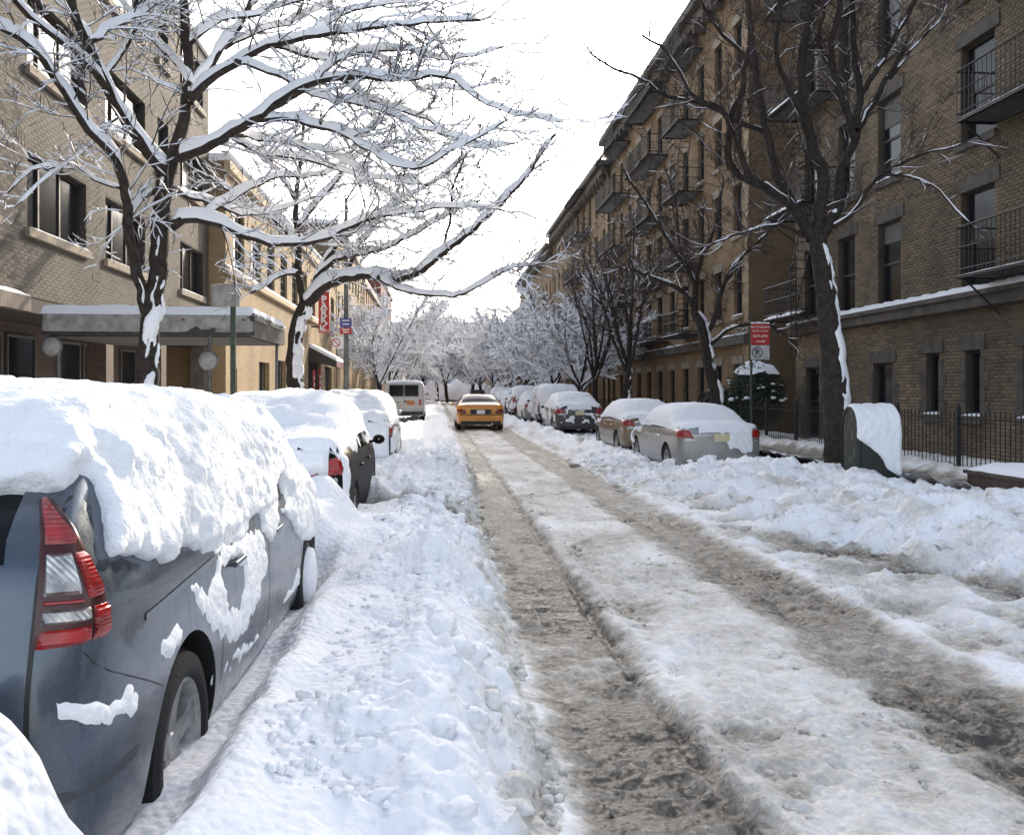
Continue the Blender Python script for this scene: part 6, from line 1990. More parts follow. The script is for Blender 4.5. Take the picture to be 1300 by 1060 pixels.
def tree_L2():
    t = Tree(202, 1.15, twig_r=0.006)
    D = 22.0
    tr = px_line([(375, 560), (374, 470), (375, 430), (380, 405), (388, 386)], D)
    t.limb(tr, rpx(20, D), rpx(19, D), 0, end_twig=False)
    t.trunk_snow(0.3, 1.0, (0.8, -0.6, 0), 5, 0.05, 0.6, -0.05)
    K = dict(klen=1.5, flat=0.3, maxl=3, dens=0.62)
    t.limb(px_line([(388, 388), (410, 366), (431, 354), (468, 349), (491, 355), (514, 352), (537, 342), (560, 322), (600, 292), (640, 255), (672, 218), (705, 170)], D, 19.5), rpx(15, D), rpx(3, D), 1.0, **K)
    t.limb(px_line([(480, 352), (505, 366), (540, 374), (575, 376), (610, 362), (650, 340), (690, 335)], 21, 19), rpx(7, D), rpx(2, D), 1.0, **K)
    t.limb(px_line([(386, 392), (380, 345), (378, 300), (375, 260), (381, 205), (386, 150)], D, 22.5), rpx(11, D), rpx(4, D), 1.1, **K)
    t.limb(px_line([(392, 376), (408, 345), (440, 325), (480, 318), (520, 300), (565, 275), (610, 255)], D, 21), rpx(9, D), rpx(2, D), 1.1, **K)
    t.limb(px_line([(381, 345), (360, 348), (335, 364), (318, 372)], D, 21), rpx(6, D), rpx(3, D), 0.8, **K)
    t.limb(px_line([(378, 310), (350, 280), (320, 265), (290, 240), (265, 225)], D, 22), rpx(7, D), rpx(3, D), 1.2, **K)
    t.limb(px_line([(378, 290), (405, 255), (430, 225), (455, 180), (480, 150)], D, 23), rpx(7, D), rpx(3, D), 1.2, **K)
    t.limb(px_line([(400, 360), (420, 320), (460, 285), (510, 255), (560, 225), (600, 190)], D, 20.5), rpx(7, D), rpx(2, D), 1.2, **K)
    t.limb(px_line([(560, 322), (570, 285), (575, 240), (590, 200)], 20.6, 20), rpx(4, D), rpx(2, D), 1.0, **K)
    t.limb(px_line([(376, 255), (350, 215), (320, 190), (300, 160)], 22.3, 22.5), rpx(5, D), rpx(2, D), 1.2, **K)
    t.limb(px_line([(440, 353), (450, 320), (475, 290), (500, 250), (520, 205)], 21.4, 22.5), rpx(6, D), rpx(2, D), 1.2, **K)
    b = tr[0].copy(); b[2] = 0.15
    plant(t.meshes(b, 'second_tree'), tuple(b), 'leaning street tree with a long snowy limb arching over the street, second at left')


def tree_R1():
    t = Tree(303, 0.35, twig_r=0.0038, snow_min=0.25)
    D = 15.3; Q = 15.3 / 14.0
    tr = px_line([(1068, 640), (1064, 560), (1060, 480), (1052, 410), (1046, 350), (1038, 300)], D)
    t.limb(tr, rpx(41, D), rpx(22.0, D), 0, end_twig=False)
    t.trunk_snow(0.12, 0.98, (0.72, -0.7, 0), 4, 0.03, 0.42, -0.02)
    K = dict(klen=1.45, maxl=3, dens=1.0)
    S_ = 0.8
    t.limb(px_line([(1034, 302), (1000, 258), (957, 231), (931, 217), (924, 187), (928, 150), (945, 110), (950, 60)], D, 12.6 * Q), rpx(15.0, D), rpx(5, D), 1.0, **K)
    t.limb(px_line([(950, 229), (932, 170), (911, 136), (884, 126), (862, 90), (840, 60), (815, 45)], 13.2 * Q, 12.2 * Q), rpx(7.9, D), rpx(2.5, D), 1.1, **K)
    t.limb(px_line([(1030, 304), (1010, 265), (991, 232), (977, 187), (970, 160), (962, 102), (955, 61), (949, 0), (945, -40)], D, 15 * Q), rpx(13.2, D), rpx(7, D), 1.0, **K)
    t.limb(px_line([(972, 168), (940, 155), (910, 140), (880, 128), (850, 125), (815, 100), (775, 85), (745, 60)], 14.5 * Q, 12.5 * Q), rpx(7.9, D), rpx(2, D), 1.1, **K)
    t.limb(px_line([(1036, 302), (1040, 270), (1046, 235), (1040, 210), (1026, 170), (1020, 143), (1018, 68), (1025, 34), (1030, -40)], D, 13.4 * Q), rpx(17.6, D), rpx(7.9, D), 0.8, **K)
    t.limb(px_line([(1042, 300), (1056, 275), (1064, 262), (1068, 217), (1083, 185), (1092, 160), (1112, 125), (1128, 95), (1150, 60)], D, 14.5 * Q), rpx(16.7, D), rpx(5, D), 0.9, **K)
    t.limb(px_line([(1084, 175), (1076, 145), (1062, 105), (1054, 61), (1064, 17), (1070, -40)], D, 13.5 * Q), rpx(9.7, D), rpx(7.0, D), 0.8, **K)
    t.limb(px_line([(1086, 165), (1091, 112), (1084, 68), (1082, 0), (1080, -50)], 14.2 * Q, 14.6 * Q), rpx(9.7, D), rpx(7.0, D), 0.8, **K)
    t.limb(px_line([(1092, 120), (1112, 88), (1142, 37), (1165, -5), (1190, -40)], 14.4 * Q, 14.9 * Q), rpx(7.9, D), rpx(6, D), 1.0, **K)
    t.limb(px_line([(1130, 100), (1160, 60), (1190, 30), (1205, 0)], 14.4 * Q, 15.2 * Q), rpx(5, D), rpx(2, D), 1.0, **K)
    t.limb(px_line([(1050, 290), (1077, 276), (1104, 238), (1125, 217), (1152, 204), (1183, 193), (1228, 180)], D, 13.0 * Q), rpx(7.0, D), rpx(2, D), 0.8, **K)
    t.limb(px_line([(1120, 222), (1150, 224), (1180, 234), (1213, 265), (1235, 287)], 13.4 * Q, 13.0 * Q), rpx(4, D), rpx(1.5, D), 0.8, klen=0.5)
    t.limb(px_line([(1020, 300), (985, 285), (960, 290), (930, 300), (900, 312)], D, 13.2 * Q), rpx(6, D), rpx(2, D), 1.0, **K)
    t.limb(px_line([(1020, 150), (1000, 110), (985, 60), (990, 10), (985, -30)], 13.6 * Q, 13.2 * Q), rpx(7.9, D), rpx(4, D), 1.0, **K)
    t.limb(px_line([(957, 90), (935, 60), (905, 30), (885, -10)], 14.8 * Q, 14.5 * Q), rpx(7, D), rpx(3, D), 1.1, **K)
    t.limb(px_line([(1060, 95), (1040, 60), (1045, 20), (1050, -30)], 13.8 * Q, 14.3 * Q), rpx(6, D), rpx(3, D), 1.0, **K)
    b = tr[0].copy(); b[2] = 0.1
    plant(t.meshes(b, 'bare_tree'), tuple(b), 'big dark bare tree with snow down its trunk beside the mailbox at right')


def tree_R2():
    t = Tree(404, 0.55, twig_r=0.006, snow_min=0.25)
    D = 23.0
    tr = px_line([(914, 570), (908, 500), (897, 455), (893, 420), (882, 395)], D)
    t.limb(tr, rpx(17, D), rpx(13, D), 0, end_twig=False)
    t.trunk_snow(0.3, 1.0, (0.9, -0.4, 0), 2, 0.05, 0.5, -0.2)
    K = dict(klen=1.3, maxl=3, dens=0.9)
    t.limb(px_line([(882, 396), (874, 377), (843, 357), (820, 350), (803, 342), (785, 340)], D, 21.5), rpx(8, D), rpx(2.5, D), 1.0, **K)
    t.limb(px_line([(882, 394), (882, 363), (874, 343), (850, 309), (830, 275), (810, 245), (790, 215)], D, 22), rpx(8, D), rpx(2.5, D), 1.1, **K)
    t.limb(px_line([(882, 370), (886, 345), (892, 322), (902, 305), (912, 270), (918, 230)], D, 23), rpx(7, D), rpx(2.5, D), 1.1, **K)
    t.limb(px_line([(896, 430), (908, 400), (918, 365), (935, 335), (965, 305), (985, 285)], D, 22), rpx(8, D), rpx(3, D), 0.9, **K)
    t.limb(px_line([(899, 440), (913, 428), (930, 416), (952, 411), (975, 412), (990, 425)], D, 21.5), rpx(6, D), rpx(2.5, D), 0.7, **K)
    t.limb(px_line([(878, 350), (862, 310), (858, 260), (845, 215)], D, 23.4), rpx(5, D), rpx(2, D), 1.1, **K)
    b = tr[0].copy(); b[2] = 0.1
    plant(t.meshes(b, 'crooked_tree'), tuple(b), 'slender crooked tree with a snowy side limb behind the silver sedan at right')


def generic(seed, snow, H=9.0, spread=3.2, nst=7, twig_r=0.009, upright=False, klen=1.3, snow_min=0.2, dens=0.8, kids=0.9):
    t = Tree(seed, snow, twig_r, snow_min)
    r = t.r
    hb = H * r.uniform(0.24, 0.30)
    base = np.array([0, 0, 0.0])
    top = np.array([r.normal(0, 0.15), r.normal(0, 0.15), hb])
    t.limb([base - np.array([0, 0, 0.3]), base, top * 0.5 + r.normal(0, 0.04, 3) * np.array([1, 1, 0]), top], 0.19, 0.15, 0, end_twig=False)
    if snow > 0.3: t.trunk_snow(0.1, 1.0, (0.5, -0.8, 0), seed, 0.05, 0.6, -0.1)
    for i in range(nst):
        a = 2 * math.pi * (i + r.uniform(-0.3, 0.3)) / nst
        sp = spread * r.uniform(0.7, 1.1); zz = H * r.uniform(0.72, 1.0) if upright else H * r.uniform(0.45, 0.95)
        if upright: sp *= 0.5
        e = np.array([math.cos(a) * sp, math.sin(a) * sp, zz])
        s0 = top * r.uniform(0.75, 1.0)
        m = s0 + (e - s0) * 0.45 + np.array([0, 0, 0.35 * (0 if upright else 1)]) + r.normal(0, 0.15, 3)
        P = t.limb([s0, s0 + (m - s0) * 0.5 + r.normal(0, 0.08, 3), m, e], 0.085, 0.018, kids, klen=klen, maxl=2 if snow > 0.5 else 3, dens=dens, start=0.2)
        for k in range(2):
            q = P[int(len(P) * r.uniform(0.3, 0.7))]
            dd = e - s0; dd[2] *= 0.5; dd = dd / np.linalg.norm(dd) + r.normal(0, 0.5, 3)
            t.limb([q, q + dd * 0.8 + np.array([0, 0, 0.2]), q + dd * 1.7 + np.array([0, 0, 0.25 if not upright else 1.2])], 0.04, 0.012, kids, klen=klen * 0.85, maxl=2 if snow > 0.5 else 3, dens=dens)
    return t.meshes((0, 0, 0), 'tree_%d' % seed)


tree_L1()
tree_L2()
tree_R1()
tree_R2()
SNOWY = [generic(11, 1.9, 9.0, 4.2, 8, 0.011, klen=1.5, dens=1.1, kids=1.15), generic(12, 1.9, 8.0, 3.8, 8, 0.011, klen=1.5, dens=1.1, kids=1.15), generic(13, 2.1, 7.0, 3.6, 7, 0.012, klen=1.4, dens=1.1, kids=1.1)]
BARE = [generic(21, 0.45, 9.5, 3.6, 7, 0.008, upright=True, klen=1.3, dens=0.55, kids=0.6)]
LL = ['snow-laden tree standing just beyond the tall red PARK sign', 'snow-laden tree at the corner of garage and yellow walk-up', 'low spreading snow-laden tree before the yellow walk-up',
      'snow-laden tree where the yellow walk-up meets the tan one', 'snow-laden tree before the far tan walk-up at left', 'low snow-laden tree at the foot of the tall red brick block',
      'snow-laden tree past the tall red brick block', 'last snow-laden tree on the left kerb']
LR = ['snow-laden tree beside the thin pale pole at right', 'snow-laden tree between second and third brick houses', 'low snow-laden tree before the third brick house',
      'snow-laden tree in the middle of the third brick front', 'snow-laden tree where third and fourth brick houses meet', 'low wide snow-laden tree before the fourth brick house',
      'snow-laden tree near the far end of the fourth brick house', 'tall snow-laden tree before the red brick row house', 'low snow-laden tree past the red brick row house',
      'last snow-laden tree on the right kerb', 'snow-laden tree closing the street straight above the taxi', 'snow-laden tree at the street end behind the white van', 'snow-laden tree at the street end by the tan row house',
      'snow-laden tree in the roadway end, left of the taxi roof light', 'rounded snow-laden tree straight beyond the taxi', 'low snow-laden tree just right of the taxi beyond the parked row', 'tall white tree behind the rounded one beyond the taxi']
GL, GR = 'snow-laden trees down the left side', 'street trees down the right side'
for i, (x, y, k, rz, sc) in enumerate(((-3.6, 59, 0, 3.0, 1.0), (-3.5, 67, 1, 4.2, 1.1), (-3.4, 78, 2, 5.1, 1.25), (-3.4, 90, 0, 0.9, 1.25), (-3.2, 104, 1, 2.8, 1.35), (-3.0, 120, 2, 3.9, 1.2), (-2.6, 140, 0, 1.3, 1.2), (-2.0, 160, 1, 2.0, 1.7))):
    plant(SNOWY[k], (x, y, 0.1), LL[i], GL, rz, sc)
for i, (x, y, k, rz, sc) in enumerate(((7.4, 44.5, 1, 0.2, 0.95), (7.3, 52, 0, 1.7, 0.95), (7.2, 60, 2, 2.6, 1.05), (7.2, 69, 1, 0.8, 1.05), (7.0, 79, 0, 3.3, 1.15), (7.0, 91, 2, 4.4, 1.3), (6.6, 104, 1, 5.5, 1.3), (6.4, 120, 0, 2.2, 1.2), (5.8, 140, 2, 1.2, 1.3), (4.6, 158, 0, 0.6, 1.6), (1.0, 172, 2, 0.3, 2.1), (-5.5, 180, 1, 3.1, 2.0), (9.0, 180, 0, 5.0, 2.0), (-1.6, 112, 0, 1.1, 1.2), (1.6, 118, 1, 2.9, 1.35), (4.4, 113, 2, 4.0, 1.4), (0.2, 126, 2, 5.2, 1.6))):
    plant(SNOWY[k], (x, y, 0.1), LR[i], GR, rz, sc)
plant(BARE[0], (7.35, 34.0, 0.1), 'broom-like bare tree with many upright stems, before the second brick house', GR, 0.5, 0.9)
plant(BARE[0], (7.3, 38.8, 0.1), 'thin bare tree close behind the broom-like one on the right sidewalk', GR, 2.6, 0.8)

# ------------------------------------------------------------------ street furniture
def text_part(txt, size, m, parent, loc, rot, extrude=0.002, align='CENTER', name='lettering', bold=0.0, sx=1.0):
    cu = bpy.data.curves.new(name, 'FONT'); cu.body = txt; cu.size = size; cu.extrude = extrude; cu.align_x = align; cu.align_y = 'CENTER'; cu.offset = bold
    tmp = bpy.data.objects.new('tmp', cu); COL.objects.link(tmp)
    dg = bpy.context.evaluated_depsgraph_get(); dg.update()
    me = bpy.data.meshes.new_from_object(tmp.evaluated_get(dg))
    bpy.data.objects.remove(tmp)
    me.materials.clear(); me.materials.append(m)
    o = link(name, me, parent); o.location = loc; o.rotation_euler = rot; o.scale = (sx, 1, 1)
    return o


FACE = (R(90), 0, 0)          # text facing the camera side (-Y)
SIGNRED = mat('sign_red', (0.42, 0.02, 0.022), 0.5)
NAVYB = mat('sign_blue', (0.06, 0.06, 0.25), 0.5)
BLACKT = mat('sign_black', (0.01, 0.01, 0.01), 0.6)


def mailbox():
    x, y = 6.93, 13.3
    t = thing('relay_mailbox', (x, y, 0.14), 'dark green round-topped mailbox with snow-plastered front and scrawled end, on the right sidewalk', 'mailbox', rz=R(-4))
    G = mat('mailbox_green', (0.012, 0.016, 0.013), 0.5, var=0.3, scale=6)
    W_, D_, H_, r = 0.34, 0.30, 0.92, 0.30
    prof = [(-D_, 0.10), (-D_, H_)] + [(-D_ * math.cos(a), H_ + r * math.sin(a)) for a in np.linspace(0, math.pi, 17)[1:-1]] + [(D_, H_), (D_, 0.10)]
    b = MB(); b.prism(prof, 'x', -W_, W_); b.build('body', G, t, 40)
    for s in (-1, 1):
        f = MB()
        n = len(prof)
        inner = [(p[0] * 0.93, 0.13 + (p[1] - 0.13) * 0.955) for p in prof]
        f.add([(s * (W_ + 0.012), p[0], p[1]) for p in prof] + [(s * (W_ + 0.012), p[0], p[1]) for p in inner] + [(s * W_, p[0], p[1]) for p in prof], [(i, i + 1, n + i + 1, n + i) for i in range(n - 1)] + [(i, i + 1, 2 * n + i + 1, 2 * n + i) for i in range(n - 1)])
        f.build('rim', G, t)
        for yy in (-D_ + 0.04, D_ - 0.04):
            MB().box(s * (W_ - 0.05) - 0.03, s * (W_ - 0.05) + 0.03, yy - 0.03, yy + 0.03, 0.0, 0.10).build('leg', G, t)
    MB().box(-W_ + 0.06, W_ - 0.06, -D_ - 0.018, -D_ - 0.001, 0.18, 0.86).build('door', G, t)
    MB().box(-W_ + 0.02, W_ - 0.02, -D_ - 0.035, -D_ - 0.002, 0.88, 0.905).build('ledge', G, t)
    # scrawl on the end facing the street
    g = MB(); GR = mat('graffiti', (0.16, 0.17, 0.15), 0.7)
    for k in range(14):
        y0, z0 = rng.uniform(-0.2, 0.2), rng.uniform(0.3, 1.0); a = rng.uniform(0.9, 2.4); l = rng.uniform(0.08, 0.2)
        y1, z1 = y0 + math.cos(a) * l, z0 + math.sin(a) * l
        dy, dz = -math.sin(a) * 0.009, math.cos(a) * 0.009
        g.add([(-W_ - 0.003, y0 - dy, z0 - dz), (-W_ - 0.003, y0 + dy, z0 + dz), (-W_ - 0.003, y1 + dy, z1 + dz), (-W_ - 0.003, y1 - dy, z1 - dz)], [(0, 1, 2, 3)])
    gm = g.build('graffiti', GR, t); gm['kind'] = 'stuff'
    # snow: cap over the barrel and a plastered front, leaving the lower left bare
    na, nx = 110, 80
    V = []
    us = np.linspace(-W_ - 0.02, W_ + 0.02, nx); ss = np.linspace(0, 1, na)
    U, Sg = np.meshgrid(us, ss)
    ang = np.clip((Sg - 0.48) / 0.52, 0, 1) * math.pi * 0.9
    zf = 0.12 + (H_ - 0.12) * np.clip(Sg / 0.48, 0, 1)
    front = Sg < 0.48
    bare = (~((U > -0.12 + 0.25 * noise(U * 3, Sg * 5, 2) * 0.6 + (zf - 0.55) * -0.9) | (zf > 0.74))) & front
    e = np.minimum.reduce([np.clip((U + W_ + 0.02) / 0.04, 0, 1), np.clip((W_ + 0.02 - U) / 0.04, 0, 1), np.clip(Sg / 0.03, 0, 1), np.clip((1 - Sg) / 0.05, 0, 1)])
    ok = edge_dist(~bare, 6) / 6
    th = (np.where(front, 0.030, 0.05) * np.sqrt(np.clip(e, 0, 1)) * ok + 0.012 * fbm(U * 12, Sg * 14, 0, 3)) * (ok > 0) - 0.004 * (ok < 0.3)
    yy = np.where(front, -D_ - 0.022 - th, -(r + th) * np.cos(ang))
    zz = np.where(front, zf, H_ + (r + th) * np.sin(ang))
    q = np.arange(U.size).reshape(U.shape); gd = ok > 0.01; gg = gd[:-1, :-1] & gd[:-1, 1:] & gd[1:, :-1] & gd[1:, 1:]
    Fq = np.stack([q[:-1, :-1], q[:-1, 1:], q[1:, 1:], q[1:, :-1]], -1)[gg]
    link('snow_cover', npmesh('snow_cover', np.stack([U, yy, zz], -1).reshape(-1, 3), Fq, SNOW_CAR), t)


def no_standing_sign():
    D = 20.0
    c = Wp(965, 434, D)
    t = thing('parking_sign', (c[0], c[1], 0.1), 'red no standing sign above a white no parking plate on a thin post at right', 'sign')
    k = D / F_PX
    zc = lambda py: EYE - (py - CYP) * k - 0.1
    w = 12.0 * k
    MB().bar((-w * 0.92, 0.03, 0), (-w * 0.92, 0.03, zc(405)), 0.028, 8).build('post', GREENPOLE, t)
    p = MB().box(-w, w, -0.006, 0, zc(438), zc(411)).build('red_plate', SIGNRED, t)
    q = MB().box(-w, w, -0.006, 0, zc(456.5), zc(438.6)).build('white_plate', mat('sign_white', (0.5, 0.48, 0.48), 0.6, var=0.2), t)
    text_part('NO STANDING', 0.068, WHITE, p, (0, -0.009, zc(415.5)), FACE)
    text_part('EXCEPT TRUCKS', 0.05, WHITE, p, (0, -0.009, zc(420.5)), FACE)
    text_part('8AM-6PM', 0.085, WHITE, p, (0, -0.009, zc(427)), FACE)
    a = MB(); a.box(-0.10, 0.07, -0.010, -0.008, zc(433.5) - 0.008, zc(433.5) + 0.008); a.add([(0.06, -0.010, zc(433.5) - 0.03), (0.12, -0.010, zc(433.5)), (0.06, -0.010, zc(433.5) + 0.03)], [(0, 1, 2)]); a.build('arrow', WHITE, p)
    ring = MB(); ring.lathe([(-0.001, 0.105), (-0.001, 0.127), (-0.003, 0.127), (-0.003, 0.105)], 30, 'y', (-0.07, -0.008, zc(447.5)), closed=True); ring.build('ring', BLACKT, q)
    text_part('P', 0.19, BLACKT, q, (-0.07, -0.009, zc(447.5)), FACE, bold=0.004)
    s = MB(); zz = zc(447.5); s.add([(-0.07 - 0.08, -0.0125, zz + 0.07), (-0.07 - 0.07, -0.0125, zz + 0.08), (-0.07 + 0.08, -0.0125, zz - 0.07), (-0.07 + 0.07, -0.0125, zz - 0.08)], [(0, 1, 2, 3)]); s.build('slash', BLACKT, q)
    a = MB(); a.box(0.08, 0.17, -0.010, -0.008, zc(454) - 0.006, zc(454) + 0.006); a.build('arrow', BLACKT, q)
    MB().box(-w, w, -0.02, 0.01, zc(411) + .002, zc(411) + 0.03).build('snow', SNOW, t)


def left_sign():
    D = 14.0; k = D / F_PX
    c = Wp(296, 434, D)
    t = thing('street_sign', (c[0], c[1], 0.15), 'sign board plastered white with snow on a square green post beside the canopy', 'sign')
    zc = lambda py: EYE - (py - CYP) * k - 0.15
    MB().box(-0.04, 0.04, -0.03, 0.03, 0, zc(364)).build('post', GREENPOLE, t)
    x0, x1 = (270 - 296) * k, (304 - 296) * k
    MB().box(x0, x1, -0.045, -0.033, zc(389), zc(364)).build('plate', POLE, t)
    U, V_ = np.meshgrid(np.linspace(0, 1, 34), np.linspace(0, 1, 26))
    e = np.minimum.reduce([U, 1 - U, V_, 1 - V_]); th = 0.05 * np.sqrt(np.clip(e * 9, 0, 1)) + 0.006 * fbm(U * 8, V_ * 8, 0, 3)
    P = np.stack([x0 - 0.01 + (x1 - x0 + 0.02) * U, -0.046 - th, zc(390) + (zc(361) - zc(390)) * V_ + 0.012 * noise(U * 7, V_ * 0) * (V_ > 0.9)], -1)
    q = np.arange(U.size).reshape(U.shape)
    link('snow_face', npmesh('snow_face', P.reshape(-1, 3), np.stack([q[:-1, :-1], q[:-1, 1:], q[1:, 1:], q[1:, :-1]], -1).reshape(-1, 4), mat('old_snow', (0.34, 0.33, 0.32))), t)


def lamp_post_sign():
    D = 30.0; k = D / F_PX
    c = Wp(439.5, 434, D)
    t = thing('lamp_post', (c[0], c[1], 0.1), 'tall grey lamp post with blue and red bus plates on the left sidewalk', 'lamp post')
    zc = lambda py: EYE - (py - CYP) * k - 0.1
    b = MB(); b.bar((0, 0, 0), (0, 0, 1.0), 0.13, 12, r2=0.11); b.bar((0, 0, 1.0), (0, 0, 8.2), 0.10, 12, r2=0.06); b.build('shaft', POLE, t, 40)
    a = MB(); P = [(0, 0, 8.1), (0.35, 0, 8.7), (1.0, 0, 9.0), (1.8, 0, 9.0)]
    for i in range(3): a.bar(P[i], P[i + 1], 0.035, 8)
    a.build('arm', POLE, t)
    h = MB(); h.lathe([(-0.35, 0.02), (-0.3, 0.09), (0, 0.14), (0.3, 0.10), (0.36, 0.02)], 12, 'x', (2.1, 0, 8.97)); h.build('lamp_head', POLE, t, 50)
    x0, x1 = -7.2 * k, 7.2 * k
    p = MB().box(x0, x1, -0.14, -0.13, zc(416), zc(404.5)).build('blue_plate', NAVYB, t)
    q = MB().box(x0, x1, -0.14, -0.13, zc(424.5), zc(416.4)).build('red_plate', SIGNRED, t)
    for i, (py, w, m_, pr) in enumerate(((407.5, 4.5, WHITE, p), (412, 4.0, WHITE, p), (419, 4.5, WHITE, q), (422, 3.5, WHITE, q))):
        MB().box(-w * k, w * k, -0.144, -0.141, zc(py + 0.7), zc(py - 0.7)).build('text_line', m_, pr)
    w = MB().box(-17 * k, -3 * k, -0.14, -0.13, zc(443), zc(428)).build('white_plate', WHITE, t)
    r = MB(); r.lathe([(-0.001, 0.12), (-0.001, 0.15), (-0.004, 0.15), (-0.004, 0.12)], 24, 'y', (-12 * k, -0.145, zc(435.5)), closed=True); r.build('ring', SIGNRED, w)
    s = MB(); zz = zc(435.5); s.add([(-12 * k - 0.10, -0.15, zz + 0.08), (-12 * k - 0.08, -0.15, zz + 0.10), (-12 * k + 0.10, -0.15, zz - 0.08), (-12 * k + 0.08, -0.15, zz - 0.10)], [(0, 1, 2, 3)]); s.build('slash', SIGNRED, w)


def park_sign():
    D = 49.0; k = D / F_PX
    c = Wp(411.5, 397, D)
    t = thing('park_sign', (c[0], c[1], c[2]), 'tall red projecting sign reading PARK with a white arrow on the garage front', 'sign')
    w, h = 6.6 * k, 26 * k
    p = MB().box(-w, w, -0.12, 0.12, -h, h).build('panel', SIGNRED, t)
    MB().box(-w - 0.05, w + 0.05, -0.10, 0.10, h + .003, h + 0.14).build('snow', SNOW, t)
    for i, ch in enumerate('PARK'):
        text_part(ch, 0.56, WHITE, p, (0, -0.125, h * (0.62 - 0.33 * i)), FACE, bold=0.02)
    a = MB(); z0 = -h * 0.66
    a.add([(0.16, -0.124, z0 + 0.20), (0.22, -0.124, z0 + 0.14), (-0.10, -0.124, z0 - 0.18), (-0.16, -0.124, z0 - 0.12)], [(0, 1, 2, 3)])
    a.add([(-0.22, -0.126, z0 - 0.24), (0.08, -0.126, z0 - 0.24), (0.08, -0.126, z0 - 0.16), (-0.22, -0.126, z0 - 0.16)], [(0, 1, 2, 3)])
    a.add([(-0.22, -0.128, z0 - 0.24), (-0.14, -0.128, z0 - 0.24), (-0.14, -0.128, z0 + 0.08), (-0.22, -0.128, z0 + 0.08)], [(0, 1, 2, 3)])
    a.build('arrow', WHITE, p)
    text_part('OPEN', 0.2, WHITE, p, (0, -0.125, -h * 0.90), FACE)
    for z in (-h * 0.7, h * 0.7): MB().bar((-w, 0, z), (-7.0 - c[0], 0, z), 0.04, 6).build('bracket', IRON, t)


def iron_fence(x, y0, y1, z0, h, label, end_post=True, step=0.125, dirx=(0, 1)):
    t = thing('iron_fence', (x, y0, z0), label, 'fence', 'black iron fences at right')
    L = y1 - y0
    D = np.array([dirx[0], dirx[1], 0.0])
    for z in (0.10, h - 0.12):
        MB().bar(tuple(D * 0 + np.array([0, 0, z])), tuple(D * L + np.array([0, 0, z])), 0.016, 4).build('rail', IRON, t)
    pm = MB(); pm.bar((0, 0, 0), (0, 0, h - 0.05), 0.0095, 4); pm.bar((0, 0, h - 0.05), (0, 0, h + 0.04), 0.014, 4, r2=0.002)
    pmesh = pm.mesh('picket', IRON)
    post = MB(); post.box(-0.03, 0.03, -0.03, 0.03, -0.1, h + 0.08); post.lathe([(h + 0.08, 0.035), (h + 0.12, 0.03), (h + 0.15, 0.004)], 8, 'z'); pom = post.mesh('post', IRON)
    n = int(L / step)
    for i in range(n + 1):
        big = i % 16 == 0 or i == n
        o = link('post' if big else 'picket', pom if big else pmesh, t); o.location = tuple(D * (L * i / n))
    return t


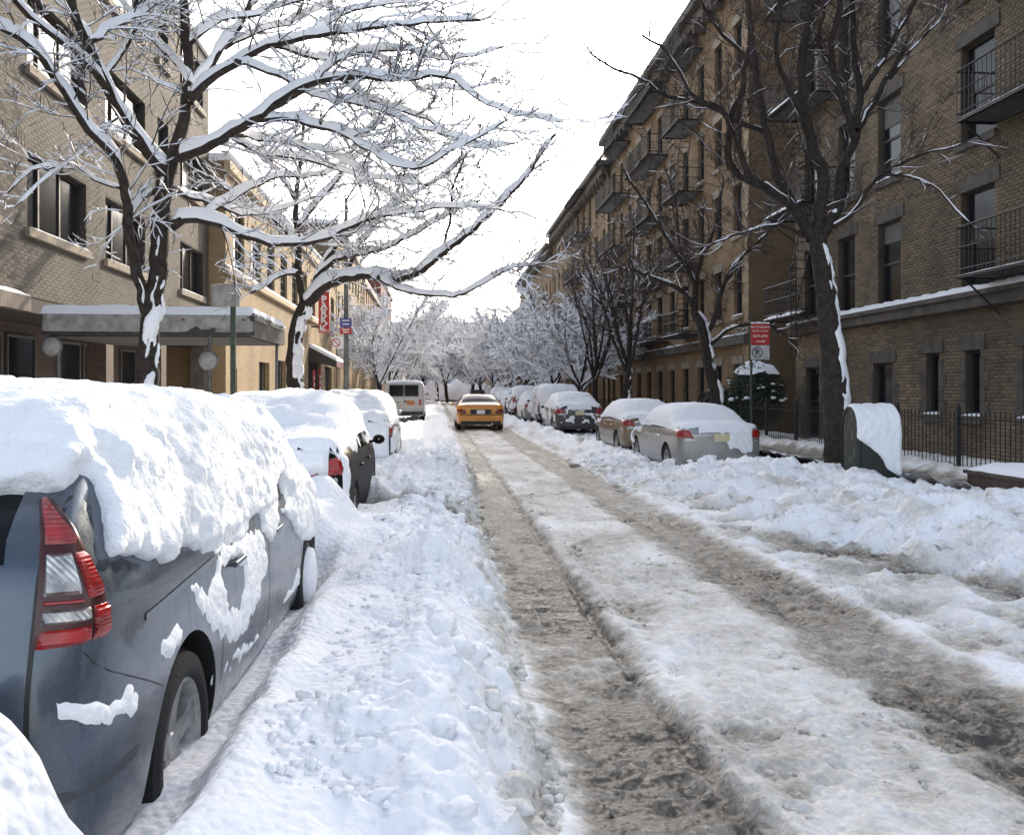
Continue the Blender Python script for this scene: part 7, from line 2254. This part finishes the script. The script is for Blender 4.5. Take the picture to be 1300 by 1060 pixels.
def shrub(x, y, z, r, h, label, cap, seed):
    t = thing('evergreen_shrub', (x, y, z), label, 'shrub')
    g = np.random.default_rng(seed)
    st = MB(); st.bar((0, 0, 0), (0, 0, h * 0.5), 0.05, 6)
    for k in range(6):
        a = k * 1.05; st.bar((0, 0, h * 0.3), (math.cos(a) * r * 0.6, math.sin(a) * r * 0.6, h * 0.7), 0.018, 5)
    st.build('stem', BARK, t)
    n = 7000
    d = g.normal(0, 1, (n, 3)); d /= np.linalg.norm(d, axis=1)[:, None]
    rad = (0.55 + 0.45 * g.random(n) ** 0.5) * (1 + 0.18 * noise(d[:, 0] * 2.5, d[:, 1] * 2.5, d[:, 2] * 2.5, seed))
    c = d * rad[:, None] * np.array([r, r, h * 0.5]) + np.array([0, 0, h * 0.55])
    u = g.normal(0, 1, (n, 3)); u /= np.linalg.norm(u, axis=1)[:, None]; w = np.cross(u, d); w /= np.linalg.norm(w, axis=1)[:, None] + 1e-9
    s = g.uniform(0.03, 0.07, n)[:, None]
    V = np.stack([c - u * s, c + w * s * 0.45, c + u * s, c - w * s * 0.45], 1).reshape(-1, 3)
    link('foliage', npmesh('foliage', V, np.arange(4 * n).reshape(-1, 4), mat('evergreen', (0.028, 0.040, 0.022), 0.8, island=0.4), False), t, 'stuff')
    # clumps and cap of snow
    na, nb = 30, 14
    A, B = np.meshgrid(np.linspace(0, 2 * math.pi, na), np.linspace(0, 1, nb))
    rr = r * (0.98 + 0.22 * noise(np.cos(A) * 2.5, np.sin(A) * 2.5, seed)) * np.sin(B * math.pi / 2 * cap)
    zz = h * 0.55 + h * 0.52 * np.cos(B * math.pi / 2 * cap) + 0.05 * (1 - B ** 4) - 0.03 + 0.07 * fbm(np.cos(A) * 3, np.sin(A) * 3, B * 3, 3)
    q = np.arange(A.size).reshape(A.shape)
    link('snow_cap', npmesh('snow_cap', np.stack([rr * np.cos(A), rr * np.sin(A), zz], -1).reshape(-1, 3), np.stack([q[:-1, :-1], q[:-1, 1:], q[1:, 1:], q[1:, :-1]], -1).reshape(-1, 4), SNOW_CAR), t)
    bm = bmesh.new(); bmesh.ops.create_icosphere(bm, subdivisions=2, radius=1); bv = np.array([v.co[:] for v in bm.verts]); bf = np.array([[v.index for v in f.verts] for f in bm.faces]); bm.free()
    V, Fs = [], []
    for k in range(26):
        dd = g.normal(0, 1, 3); dd[2] = abs(dd[2]) * 0.6 - 0.1; dd /= np.linalg.norm(dd)
        p = dd * np.array([r, r, h * 0.5]) * 0.98 + np.array([0, 0, h * 0.55])
        V.append(bv * np.array([1, 1, 0.5]) * g.uniform(0.03, 0.10) * (1 + 0.3 * noise(bv[:, 0] * 2 + k, bv[:, 1] * 2, bv[:, 2] * 2))[:, None] + p); Fs.append(bf + k * len(bv))
    link('snow_clumps', npmesh('snow_clumps', np.concatenate(V), np.concatenate(Fs), SNOW_CAR), t, 'stuff')


mailbox()
no_standing_sign()
left_sign()
lamp_post_sign()
park_sign()
iron_fence(9.25, 12.6, 19.2, 0.16, 1.08, 'long black iron picket fence before the near brick house, behind the mailbox')
iron_fence(9.25, 19.6, 25.6, 0.16, 1.08, 'black iron picket fence stretch left of the big bare tree')
iron_fence(9.25, 31.0, 52.0, 0.16, 1.0, 'far iron fence in front of the second brick house', step=0.2)
shrub(9.9, 26.2, 0.2, 0.95, 2.15, 'tall rounded evergreen capped with a dome of snow behind the red sign', 0.5, 5)
shrub(9.35, 28.2, 0.2, 0.75, 1.4, 'low dark evergreen bush left of the red sign post', 0.25, 9)
# planter box with snow at the right edge
pl = thing('planter_box', (7.85, 10.7, 0.12), 'low dark planter box topped with snow at the right edge', 'planter')
MB().box(-0.45, 0.45, -0.8, 0.8, 0, 0.34).build('box', GRANITE, pl)
MB().box(-0.49, 0.49, -0.84, 0.84, 0.341, 0.39).build('rim', GRANITE, pl)
U, V_ = np.meshgrid(np.linspace(-1, 1, 24), np.linspace(-1, 1, 34))
Zs = 0.385 + 0.12 * np.sqrt(np.clip((1 - np.abs(U) ** 3) * (1 - np.abs(V_) ** 5), 0, 1)) + 0.012 * fbm(U * 3, V_ * 4, 0, 3)
q = np.arange(U.size).reshape(U.shape)
link('snow', npmesh('snow', np.stack([U * 0.48, V_ * 0.83, Zs], -1).reshape(-1, 3), np.stack([q[:-1, :-1], q[:-1, 1:], q[1:, 1:], q[1:, :-1]], -1).reshape(-1, 4), SNOW_CAR), pl)
# street lamp on the right, thin pale pole before the snowy trees
lp = thing('street_pole', (6.9, 46.0, 0.1), 'thin pale pole rising among the snowy trees at right', 'pole')
MB().bar((0, 0, 0), (0, 0, 5.6), 0.09, 10, r2=0.07).build('shaft', mat('pale_pole', (0.30, 0.30, 0.29), 0.5), lp, 40)
MB().bar((0, 0, 5.6), (0, 0, 5.75), 0.10, 10, r2=0.04).build('cap', SNOW, lp)
MB().box(-0.2, 0.2, -0.11, -0.10, 2.2, 2.8).build('plate', WHITE, lp)
